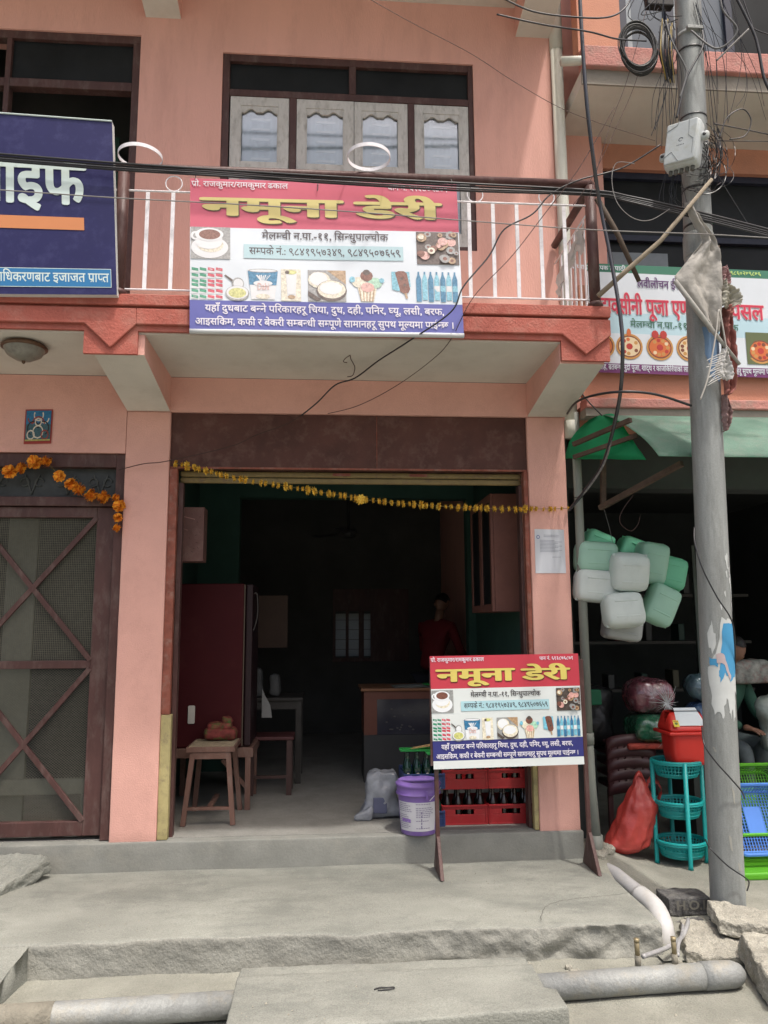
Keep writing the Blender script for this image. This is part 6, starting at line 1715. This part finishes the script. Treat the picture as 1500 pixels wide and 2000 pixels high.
b = MB(); S = Sheet(lambda x, y, off: Vector((bc_[0] - .128 + x, bc_[1] - .128 + y * .55 - off, .69 + y * .85)))
q = Pic(S, 0, 0, .042, .05); q.rect(0, 0, 1, 1, flat('sticker yellow', (206, 188, 60))); q.ell(.5, .5, .3, .2, flat('sticker green', (90, 110, 50)), 10); q.rect(.1, .8, .9, .9, flat('sticker red', (160, 60, 40))); q.build(bi, 'sticker')
# stacked maroon plastic chairs
CH = mat('maroon plastic chair', (.060, .022, .025), .4, .12, 5, spec=.5)
for k in range(5):
    zc = -.27 + .085 * k; cht = thing('plastic_chair', (2.42, .75, zc), 'x', 'chair', 'maroon plastic chairs nested in a stack')
    cht['label'] = 'maroon plastic chair, %s in the nested stack behind the red bag' % ('lowest', 'second from the floor', 'middle one', 'second from the top', 'topmost')[k]
    x0, x1, y0, y1 = 2.22, 2.62, .62, 1.02
    b = MB(); b.rbox((x0 + .02, y0, zc + .40), (x1 - .02, y1, zc + .425), .010, CH, seg=3); b.build('seat', cht, smooth=False)
    for lx, ly in ((x0 + .02, y0 + .02), (x1 - .02, y0 + .02), (x0 + .02, y1 - .02), (x1 - .02, y1 - .02)):
        if k == 0: b = MB(); b.beam((lx, ly, zc + .40), (lx, ly - .0, zc + .003), .04, .035, CH); b.build('leg', cht, bevel=.005)
    b = MB(); ys = y0 - .02
    n = 10; V = []; Fz = []
    for i in range(n + 1):
        for j in range(2):
            a = math.pi * i / n; V.append((2.42 - .20 * math.cos(a) * 1.0, ys + .03 - .05 * math.sin(a), zc + .34 + .10 * j + (.05 * math.sin(a))))
    for i in range(n): a = 2 * i; Fz.append((a, a + 2, a + 3, a + 1))
    b.add(V, Fz, CH); b.build('backrest', cht, smooth=True, solid=.012)
b = MB(); b.box((2.24, .60, -.20), (2.62, .62, .30), CH); o = b.build('panel', None, bevel=.004); bpy.data.objects.remove(o)


def lump(name, cat, lo, hi, r, mm, label, amp=.02, freq=9, seed=0, segs=(14, 10, 10), extra=None, group=None):
    t = thing(name, ((lo[0] + hi[0]) / 2, (lo[1] + hi[1]) / 2, lo[2]), label, cat, group)
    b = MB(); b.rbox(lo, hi, r, mm, amp=amp, freq=freq, seed=seed, segs=segs); b.build('body', t, smooth=True)
    if extra: extra(t)
    return t


WRP = mat('plastic wrapped pink goods', (.15, .045, .06), .15, .5, 12, 1.0, 30, spec=.9, stain=(.30, .28, .28), stain_amt=.6, stain_scale=14, coat=.6)
WRG = mat('plastic wrapped green goods', (.02, .12, .06), .15, .4, 9, 1.0, 30, spec=.9, stain=(.22, .30, .26), stain_amt=.5, stain_scale=16, coat=.6)
WRB = mat('plastic wrapped blue goods', (.04, .08, .17), .15, .4, 9, 1.0, 30, spec=.9, stain=(.16, .24, .32), stain_amt=.6, stain_scale=15, coat=.6)


def knot(c, r):
    def f(t):
        b = MB(); rr_ = random.Random(int(c[0] * 100))
        for k in range(26):
            a = rr_.random() * 6.28; d = Vector((math.cos(a), -.25, math.sin(a))) * r * rr_.uniform(.4, 1); b.tube([Vector(c), Vector(c) + d * .5 + Vector((0, -.006, 0)), Vector(c) + d + Vector((0, .03, 0))], [.004, .0018, .0006], mat('plastic crease', (.55, .56, .56), .3), 4)
        b.build('knot', t)
    return f


lump('wrapped_goods', 'package', (2.42, .52, .70), (2.80, .88, .985), .13, WRP, 'clear plastic wrapped bundle of pink and red goods on top of the green one', seed=1, extra=knot((2.68, .505, .80), .16))
lump('wrapped_goods', 'package', (2.44, .50, .49), (2.82, .88, .70), .08, WRG, 'clear plastic wrapped bundle of green goods on the red packet', seed=2, extra=knot((2.67, .485, .56), .14))
lump('packet', 'packet', (2.37, .55, .44), (2.76, .84, .49), .018, mat('orange red packet', (.42, .07, .05), .5, .4, 25, .2, 40), 'flat orange red packet lying on the maroon chairs under the green bundle', amp=.004, seed=3)
lump('wrapped_goods', 'package', (2.90, .50, .80), (3.16, .78, 1.02), .11, mat('wrapped grey blue goods', (.08, .13, .16), .2, .4, 9, .8, 30, spec=.8, stain=(.2, .26, .26), stain_amt=.5, stain_scale=14), 'upper clear wrapped grey blue bundle left of the pole', seed=4)
lump('wrapped_goods', 'package', (2.89, .48, .50), (3.18, .80, .80), .12, WRB, 'lower clear wrapped dark blue bundle left of the pole', seed=5)
lump('box', 'box', (2.92, .46, .40), (3.25, .85, .50), .01, flat('dim white box', (150, 150, 148)), 'pale box under the blue bundle behind the red bin', amp=.001, seed=6)
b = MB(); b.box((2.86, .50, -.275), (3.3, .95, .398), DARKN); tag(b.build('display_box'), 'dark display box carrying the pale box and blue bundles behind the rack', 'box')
lump('sack', 'sack', (3.30, .28, -.1), (4.0, .60, .55), .22, mat('grey green sack', (.075, .09, .088), .8, .4, 5, .6, 20, stain=(.10, .12, .11), stain_amt=.6, stain_scale=5), 'big grey green stuffed sack behind the pole at the right edge', amp=.05, freq=4, seed=8, segs=(20, 14, 18))
lump('plastic_bag', 'bag', (3.34, .30, .42), (3.60, .45, .86), .07, mat('pale cloudy bag', (.17, .20, .18), .35, .3, 8, .8, 20, spec=.6), 'pale cloudy plastic sheet slumped over the big sack', amp=.04, freq=6, seed=9)
lump('package', 'package', (3.30, .6, .93), (3.62, .9, 1.12), .04, mat('patterned grey pack', (.22, .22, .20), .6, .5, 22, stain=(.25, .06, .05), stain_amt=.7, stain_scale=11), 'pale patterned packet on top of the big sack at the right edge', amp=.01, seed=10)
H_ = P(1440, 1278, Y=.62)
person('person in green top and grey skirt sitting behind the pole at right edge', (H_.x - .12, .62 + .24, H_.z - 1.20), R(20), mat('dark green cloth', (.035, .095, .065), .8, .2, 8, .4, 20), mat('grey skirt', (.10, .12, .125), .85, .3, 6, .5, 18), True, lean=.35, pitch=R(30))
lump('black_bag', 'bag', (2.02, .75, .42), (2.38, 1.1, .92), .12, mat('black plastic bag', (.014, .014, .015), .35, .2, 6, .6, 18), 'black plastic bag in the dark left of the wrapped bundles', amp=.04, freq=6, seed=12)
lump('green_packet', 'packet', (2.02, .62, .78), (2.20, .66, .90), .01, flat('dim green card', (26, 96, 66)), 'small green pennant shaped packet behind the drainpipe', amp=.004, seed=13)
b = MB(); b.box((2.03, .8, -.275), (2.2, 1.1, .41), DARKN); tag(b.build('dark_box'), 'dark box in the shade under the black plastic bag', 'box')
# hanging chains / strips in the dim shop
t = thing('shelf', (3.5, 2.5, 0), 'dim metal shelf upright in the back of the right hand shop', 'shelf')
b = MB(); b.box((3.70, 2.0, -.27), (3.73, 2.04, 2.2), mat('dim shelf metal', (.10, .12, .11), .5)); b.box((3.80, 2.0, -.27), (3.83, 2.04, 2.2), MATS['dim shelf metal']); b.build('upright', t)
for z in (.2, .7, 1.2, 1.7):
    b = MB(); b.box((2.1, 2.6, z), (4.6, 2.95, z + .03), mat('dim shelf board', (.06, .055, .05), .6)); b.build('board', t)
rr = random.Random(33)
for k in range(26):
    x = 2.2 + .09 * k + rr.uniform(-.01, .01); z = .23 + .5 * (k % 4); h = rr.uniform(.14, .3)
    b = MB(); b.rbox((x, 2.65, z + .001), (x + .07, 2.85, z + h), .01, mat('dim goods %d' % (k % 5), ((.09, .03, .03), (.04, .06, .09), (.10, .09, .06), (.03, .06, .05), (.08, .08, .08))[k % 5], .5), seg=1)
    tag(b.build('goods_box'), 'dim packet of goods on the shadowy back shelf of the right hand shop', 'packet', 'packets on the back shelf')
b = MB(); b.lathe([(.001, -.05), (.03, -.04), (.038, -.01), (.03, .02), (.012, .05), (.012, .09)], P(1428, 948, Y=1.2), mat('dull bulb', (.22, .25, .23), .3), 14); tag(b.build('light_bulb', smooth=True), 'unlit bulb hanging in the dark shop just right of the pole', 'bulb')

# red carrier bag
RBG = mat('thin red plastic bag', (.58, .085, .07), .28, .15, 9, .55, 26, spec=.7, transl=(.4, (.65, .06, .05)), stain=(.55, .12, .11), stain_amt=.4, stain_scale=9)
rb = thing('carrier_bag', (2.15, .2, -.2), 'translucent red carrier bag with open handles leaning by the drainpipe', 'bag')
rows = [(1512, 1243, 1252), (1528, 1238, 1262), (1545, 1228, 1268), (1570, 1215, 1284), (1600, 1203, 1280), (1630, 1192, 1272), (1650, 1180, 1262), (1662, 1196, 1246)]
b = MB(); vs = []; fs = []; NY, NX_ = 40, 48
for j in range(NY + 1):
    t = j / NY * (len(rows) - 1); i0 = min(int(t), len(rows) - 2); f = t - i0
    y = rows[i0][0] * (1 - f) + rows[i0 + 1][0] * f; xl = rows[i0][1] * (1 - f) + rows[i0 + 1][1] * f; xr = rows[i0][2] * (1 - f) + rows[i0 + 1][2] * f
    A = P(xl, y, Y=.18); B_ = P(xr, y, Y=.18); cc = (A + B_) / 2; rx = (B_ - A).length / 2; ry = min(.12, rx * .8) * min(1, .35 + j / 12)
    for i in range(NX_):
        a = 2 * math.pi * i / NX_; k_ = 1 + .12 * nz(math.cos(a) * 2, math.sin(a) * 2, 1.0, j * .22) + .05 * nz(math.cos(a) * 4, math.sin(a) * 3 + j * .3, 1.3, 3) + (.07 * math.sin(a * 9 + 1.2 * nz(j, 1, .2)) + .04 * math.sin(a * 17 + j * .1)) * (1 - .7 * j / NY)
        vs.append(cc + Vector((rx * math.cos(a) * k_, ry * math.sin(a) * k_, .004 * nz(a, j, 2))))
for j in range(NY):
    for i in range(NX_): a = j * NX_ + i; b_ = j * NX_ + (i + 1) % NX_; fs.append((a, b_, b_ + NX_, a + NX_))
fs.append(tuple(NY * NX_ + i for i in range(NX_)))
b.add(vs, fs, RBG); b.build('body', rb, smooth=True)
b = MB(); pts = smoothpts([P(1262, 1560, Y=.17), P(1264, 1532, Y=.16), P(1272, 1522, Y=.16), P(1286, 1530, Y=.16), P(1292, 1546, Y=.16), P(1284, 1562, Y=.17)], 5); vs = []; fs = []
for i, p in enumerate(pts):
    w_ = .012 + .010 * math.sin(i * .9) ** 2; vs += [p + Vector((-.0, -.006, -w_)), p + Vector((.004, .012, w_))]
    if i: a = 2 * i; fs.append((a - 2, a, a + 1, a - 1))
b.add(vs, fs, RBG); b.build('handle', rb, smooth=True, solid=.001)
b = MB(); pts = smoothpts([P(1234, 1552, Y=.17), P(1238, 1525, Y=.16), P(1248, 1510, Y=.16), P(1257, 1522, Y=.16), P(1262, 1545, Y=.17)], 5); vs = []; fs = []
for i, p in enumerate(pts):
    vs += [p + Vector((-.0, -.006, -.014)), p + Vector((.004, .012, .016))]
    if i: a = 2 * i; fs.append((a - 2, a, a + 1, a - 1))
b.add(vs, fs, RBG); b.build('handle', rb, smooth=True, solid=.001)

# plastic baskets right of the pole: a blue one leaning forward over green ones
def lattice_basket(parent, T, w_, h, d, mm, cell=.021):
    """rectangular basket, opening towards -y, bars forming its grid"""
    b = MB(); R0 = .03
    def rr_rect(w2, h2, y, r):
        pts = []
        for (sx, sy, a0) in ((1, 1, 0), (-1, 1, 90), (-1, -1, 180), (1, -1, 270)):
            for k in range(6):
                a = R(a0 + 90 * k / 5); pts.append((sx * (w2 - r) + r * math.cos(a), y, sy * (h2 - r) + r * math.sin(a)))
        return pts + pts[:1]
    for (w2, h2, y, rad, m2) in ((w_ / 2, h / 2, -d, .012, 0), (w_ / 2 - .005, h / 2 - .005, -d + .02, .006, 0), (w_ / 2 * .86, h / 2 * .86, 0, .008, 0)):
        b.tube([T(p) for p in rr_rect(w2, h2, y, .05)], rad, mm, 6, caps=False)
    o1 = rr_rect(w_ / 2 - .006, h / 2 - .006, -d + .02, .05); o2 = rr_rect(w_ / 2 * .86, h / 2 * .86, 0, .05)
    vs = []
    for q in range(0, 5): pass
    N = 64
    def at(pts, t):
        L_ = [0]
        for i in range(1, len(pts)): L_.append(L_[-1] + (Vector(pts[i]) - Vector(pts[i - 1])).length)
        s_ = t * L_[-1]
        for i in range(1, len(pts)):
            if L_[i] >= s_: f = (s_ - L_[i - 1]) / max(1e-9, L_[i] - L_[i - 1]); return Vector(pts[i - 1]).lerp(Vector(pts[i]), f)
        return Vector(pts[-1])
    for k in range(N): b.beam(T(at(o1, k / N)), T(at(o2, k / N)), .0045, .003, mm)
    for f in (.25, .5, .75): b.tube([T(Vector(a_).lerp(Vector(b_), f)) for a_, b_ in zip(o1, o2)], .003, mm, 4, caps=False)
    w2, h2 = w_ / 2 * .85, h / 2 * .85; x = -w2
    while x < w2: b.beam(T((x, 0, -h2 + (.02 if abs(x) > w2 - .03 else 0))), T((x, 0, h2 - (.02 if abs(x) > w2 - .03 else 0))), .006, .003, mm, up=(0, 1, 0)); x += cell
    z = -h2
    while z < h2: b.beam(T((-w2, 0.0005, z)), T((w2, 0.0005, z)), .006, .003, mm); z += cell
    b.rbox((-w2 * .32, -.003, -h2 * .5), (w2 * .32, .0035, h2 * .5), .002, mm, seg=1, fn=lambda p: T(p))
    return b.build('grid_body', parent)


BLP = mat('sky blue plastic', (.08, .22, .62), .4, .06, 5, spec=.4); GRP = mat('grass green plastic', (.10, .38, .02), .4, .06, 5, spec=.4)
t = thing('basket', (3.05, -.1, -.2), 'blue rectangular grid basket leaning up right of the pole', 'basket', 'baskets beside the pole')
Mb = Matrix.Rotation(R(-24), 4, 'X'); cb_ = Vector((3.04, -.02, .03))
lattice_basket(t, lambda p: cb_ + Mb @ Vector(p), .44, .46, .10, BLP)
t = thing('basket', (3.06, .1, .0), 'green basket standing behind the blue one, its rim showing above', 'basket', 'baskets beside the pole')
cg_ = Vector((3.09, .13, .13)); lattice_basket(t, lambda p: cg_ + Mb @ Vector(p), .46, .48, .10, GRP)
t = thing('basket', (3.05, -.15, -.27), 'green tray basket lying flat under the blue basket', 'basket', 'baskets beside the pole')
b = MB(); b.rbox((2.74, -.30, -.275), (3.3, .10, -.225), .015, GRP, seg=3); b.build('body', t, smooth=False)

# ------------------------------------------------------------------ pipes, rubble and bits on the ground
wp = thing('water_pipe', (-1.2, -1.63, -.3), 'long grey metal water pipe lying along the kerb at left', 'pipe')
b = MB(); b.tube([(-3.2, -1.72, -.30), (-1.43, -1.69, -.297), (-.30, -1.63, -.298)], .058, GALV, 24); b.build('pipe', wp, smooth=True)
b = MB(); b.tube([(-1.60, -1.695, -.2975), (-1.20, -1.68, -.2975)], .0605, mat('mud crust', (.22, .205, .165), .95, .2, 9, .8, 60), 24); b.build('mud_crust', wp, smooth=True)
wp2 = thing('water_pipe', (1.4, -1.58, -.3), 'metal water pipe with end elbow and two brass stubs at the lower right', 'pipe')
pr_ = [Vector((.95, -1.605, -.300)), Vector((1.55, -1.565, -.300)), Vector((1.95, -1.548, -.298))]
b = MB(); b.tube(pr_, .060, GALV, 24); b.build('pipe', wp2, smooth=True)
b = MB(); pts = [Vector((1.86, -1.552, -.298)), Vector((1.95, -1.548, -.298)), Vector((2.02, -1.544, -.299)), Vector((2.055, -1.54, -.302)), Vector((2.075, -1.536, -.306)), Vector((2.085, -1.532, -.309))]
b.tube(pts, [.064, .064, .062, .050, .030, .004], GALV, 24); b.build('elbow', wp2, smooth=True)
BR = mat('dirty brass', (.30, .25, .15), .5, .2, 12, metal=.5)
for (x, y) in ((1247, 1900), (1319, 1895)):
    q = P(x, y, Y=-1.54); q.z = -.25
    b = MB(); b.tube([q, q + Vector((0, 0, .055))], .015, mat('mud crust', (.22, .205, .165)), 10); b.tube([q + Vector((0, 0, .055)), q + Vector((-.002, 0, .125))], .012, BR, 10); b.tube([q + Vector((-.002, 0, .115)), q + Vector((-.002, 0, .132))], .014, BR, 8); b.build('stub', wp2, smooth=True)
cable([P(1256, 1868, Y=-1.5), P(1300, 1852, Y=-1.3), P(1330, 1832, Y=-1.15), P(1342, 1808, Y=-1.05), P(1344, 1796, Y=-.95)], .012, 'clear grey hose curving from the first brass stub up to the brick', mat('milky hose', (.30, .30, .30), .3, .2, 20, spec=.6), name='hose', cat='hose')
cable([P(1324, 1866, Y=-1.5), P(1325, 1845, Y=-1.35), P(1332, 1826, Y=-1.2), P(1334, 1806, Y=-1.0)], .009, 'clear hose rising from the second brass stub behind the first hose', mat('milky hose', (.30, .30, .30)), name='hose', cat='hose')
dr_ = thing('drain_elbow', (1.95, -.6, -.3), 'grey plastic drain pipe bending over the broken terrace corner into the gutter', 'pipe')
PDG = mat('dusty grey drain plastic', (.36, .36, .36), .5, .12, 6, .2, 60, stain=(.42, .39, .33), stain_amt=.6, stain_scale=7)
pts = smoothpts([Vector((1.89, .02, -.205)), Vector((1.895, -.25, -.200)), Vector((1.905, -.50, -.205)), Vector((1.925, -.75, -.215))], 6)
b = MB(); b.tube(pts, [.018 + .032 * min(1, i / 8) for i in range(len(pts))], PDG, 18); b.build('pipe', dr_, smooth=True)
pts = smoothpts([Vector((1.915, -.68, -.21)), Vector((1.93, -.84, -.222)), Vector((1.925, -.95, -.26)), Vector((1.92, -1.00, -.33)), Vector((1.92, -1.01, -.40))], 6)
b = MB(); b.tube(pts, .058, mat('pale drain elbow', (.46, .46, .45), .45, .1, 8, stain=(.42, .38, .3), stain_amt=.4, stain_scale=9), 20); b.build('elbow', dr_, smooth=True)
BRK = mat('dark burnt brick', (.10, .098, .095), .95, .4, 16, 1.0, 60, stain=(.24, .235, .21), stain_amt=.6, stain_scale=18)
bk_ = thing('brick', (2.2, -.75, -.3), 'dark rough brick with raised letters set in the broken terrace corner', 'brick')
b = MB(); b.rbox((2.04, -.80, -.295), (2.30, -.62, -.195), .008, BRK, amp=.007, freq=16, seed=2, segs=(18, 8, 9)); b.build('body', bk_, smooth=True)
RUBL = flat('lime worn letters', (104, 102, 94), .9)
_S = Sheet(lambda x, y, off: Vector((2.06 + x, -.812 - off * .3, -.275 + y)))
_S.text(bk_, 'H.O.I', .02, .20, .02, .045, RUBL, bold=.03)
RUB = mat('rubble concrete', (.36, .345, .29), .92, .25, 7, 1.0, 60, stain=(.24, .23, .19), stain_amt=.6, stain_scale=9, speck=.35)


def stone(lo, hi, label, rot=(0, 0, 0), amp=.02, r=.014, seed=0, name='concrete_chunk', cat='rubble', mm=None, group=None, segs=(64, 44, 16), shear=None):
    c = Vector([(lo[i] + hi[i]) / 2 for i in range(3)]); M = (Matrix.Rotation(R(rot[2]), 4, 'Z') @ Matrix.Rotation(R(rot[1]), 4, 'Y') @ Matrix.Rotation(R(rot[0]), 4, 'X'))
    def fn(p):
        d = Vector(p) - c
        if shear: d.x += d.y * shear[0]; d.y *= 1 + shear[1] * d.x
        return c + M @ d
    b = MB(); b.rbox(lo, hi, r, mm or RUB, amp=amp, freq=8, seed=seed, segs=segs, fn=lambda p: fn(p) + (Vector(noise.noise_vector(Vector(p) * 24)) * .006 + Vector(noise.noise_vector(Vector(p) * 60)) * .0028) * (1 if amp > .008 else .2)); o = b.build(name, None, smooth=False, origin=(c.x, c.y, lo[2])); return tag(o, label, cat, group)


stone((2.02, -.86, -.42), (2.34, -.64, -.30), 'crumbling rubble under the lettered brick', seed=3, amp=.03, mm=BRK)
stone((1.97, -1.32, -.375), (2.62, -.98, -.295), 'lower long broken concrete slab leaning over the gutter, left of the pole foot', rot=(12, 5, -8), seed=4, shear=(.2, .1))
stone((2.17, -1.20, -.295), (2.9, -.985, -.215), 'upper broken concrete slab resting on the lower one before the pole foot', rot=(10, 8, -6), seed=5)
stone((2.13, -1.86, -.37), (2.56, -1.32, -.225), 'thick broken concrete block at the right edge beside the pipe elbow', rot=(3, 4, -14), seed=6, amp=.018)
stone((-2.40, -.44, -.20), (-1.86, -.03, -.09), 'broken slab of concrete leaning on the step at the far left', rot=(20, 3, -14), seed=7, amp=.020, r=.02, mm=CONC, shear=(.35, .2))
stone((1.90, -.02, -.17), (2.03, .10, -.10), 'small round edged stone between the drainpipe and the red bag', rot=(0, 20, 10), seed=8, amp=.012, r=.035, segs=(8, 8, 5))
stone((1.82, -.14, -.19), (1.92, .0, -.10), 'lump of cement round the foot of the drainpipe', seed=9, amp=.02, r=.03, segs=(10, 10, 6))
for k in range(8):
    x, y = random.Random(k).uniform(1.0, 2.1), random.Random(k + 50).uniform(-1.5, -1.25)
    s_ = random.Random(k + 90).uniform(.012, .035); stone((x, y, -.365), (x + s_ * 1.5, y + s_, -.365 + s_ * .9), 'small stone chip on the gutter floor near the pipe', amp=.006, r=s_ * .3, seed=20 + k, name='stone_chip', cat='stone', group='stone chips in the gutter', segs=(4, 4, 3))
b = MB(); rr = random.Random(77)
for k in range(900):
    x, y = rr.uniform(-2.4, 2.9), rr.uniform(-3.2, -1.2); s_ = rr.uniform(.001, .004) * (1.8 if rr.random() < .04 else 1)
    z = -.362
    if -.43 < x < 1.04 and -2.0 < y < -1.36: z = -.226
    b.add([(x - s_, y - s_, z), (x + s_, y - s_ * .7, z), (x + s_ * .6, y + s_, z), (x - s_ * .8, y + s_ * .8, z), (x, y, z + s_ * 1.3)], [(0, 1, 4), (1, 2, 4), (2, 3, 4), (3, 0, 4)], RUB if k % 9 else flat('pale chip', (160, 156, 142), .9))
for k in range(260):
    x, y = rr.uniform(-1.5, 1.8), rr.uniform(-1.05, -.05); s_ = rr.uniform(.001, .004)
    b.add([(x - s_, y - s_, -.181), (x + s_, y - s_ * .7, -.181), (x + s_ * .6, y + s_, -.181), (x - s_ * .8, y + s_ * .8, -.181), (x, y, -.178 + s_)], [(0, 1, 4), (1, 2, 4), (2, 3, 4), (3, 0, 4)], RUB if k % 9 else MATS['pale chip'])
o = b.build('grit'); o['kind'] = 'stuff'; o['label'] = 'loose grit and crumbs scattered on the street and terrace'; o['category'] = 'grit'
b = MB(); c = P(750, 1931, Z=-.222); b.tube(smoothpts([c + Vector((-.045, -.004, .0)), c + Vector((-.02, .008, .002)), c + Vector((.02, .002, .003)), c + Vector((.042, .008, .002)), c + Vector((.046, -.004, .002)), c + Vector((.01, -.012, .001)), c + Vector((-.03, -.014, 0))], 5), .0028, BLACKC, 6); tag(b.build('wire_clip', smooth=True), 'small bent dark wire clip lying on the wide concrete slab', 'wire')
# hook with wire ends under the balcony
hk = thing('ceiling_hook', P(686, 696, Z=3.215), 'rusty hook with bent wire ends under the balcony', 'hook')
b = MB(); q = P(684, 694, Z=3.216)
b.tube(smoothpts([q, q + Vector((.005, 0, -.03)), q + Vector((.018, -.02, -.06)), q + Vector((.03, -.03, -.10)), q + Vector((.015, -.03, -.15)), q + Vector((-.02, -.03, -.16))], 5), .003, MATS['brown wire'], 5); b.tube(smoothpts([q, q + Vector((-.03, 0, -.02)), q + Vector((-.045, 0, -.045)), q + Vector((-.02, 0, -.05))], 4), .003, MATS['brown wire'], 5); b.build('wire', hk)

bpy.data.objects.remove(_to)
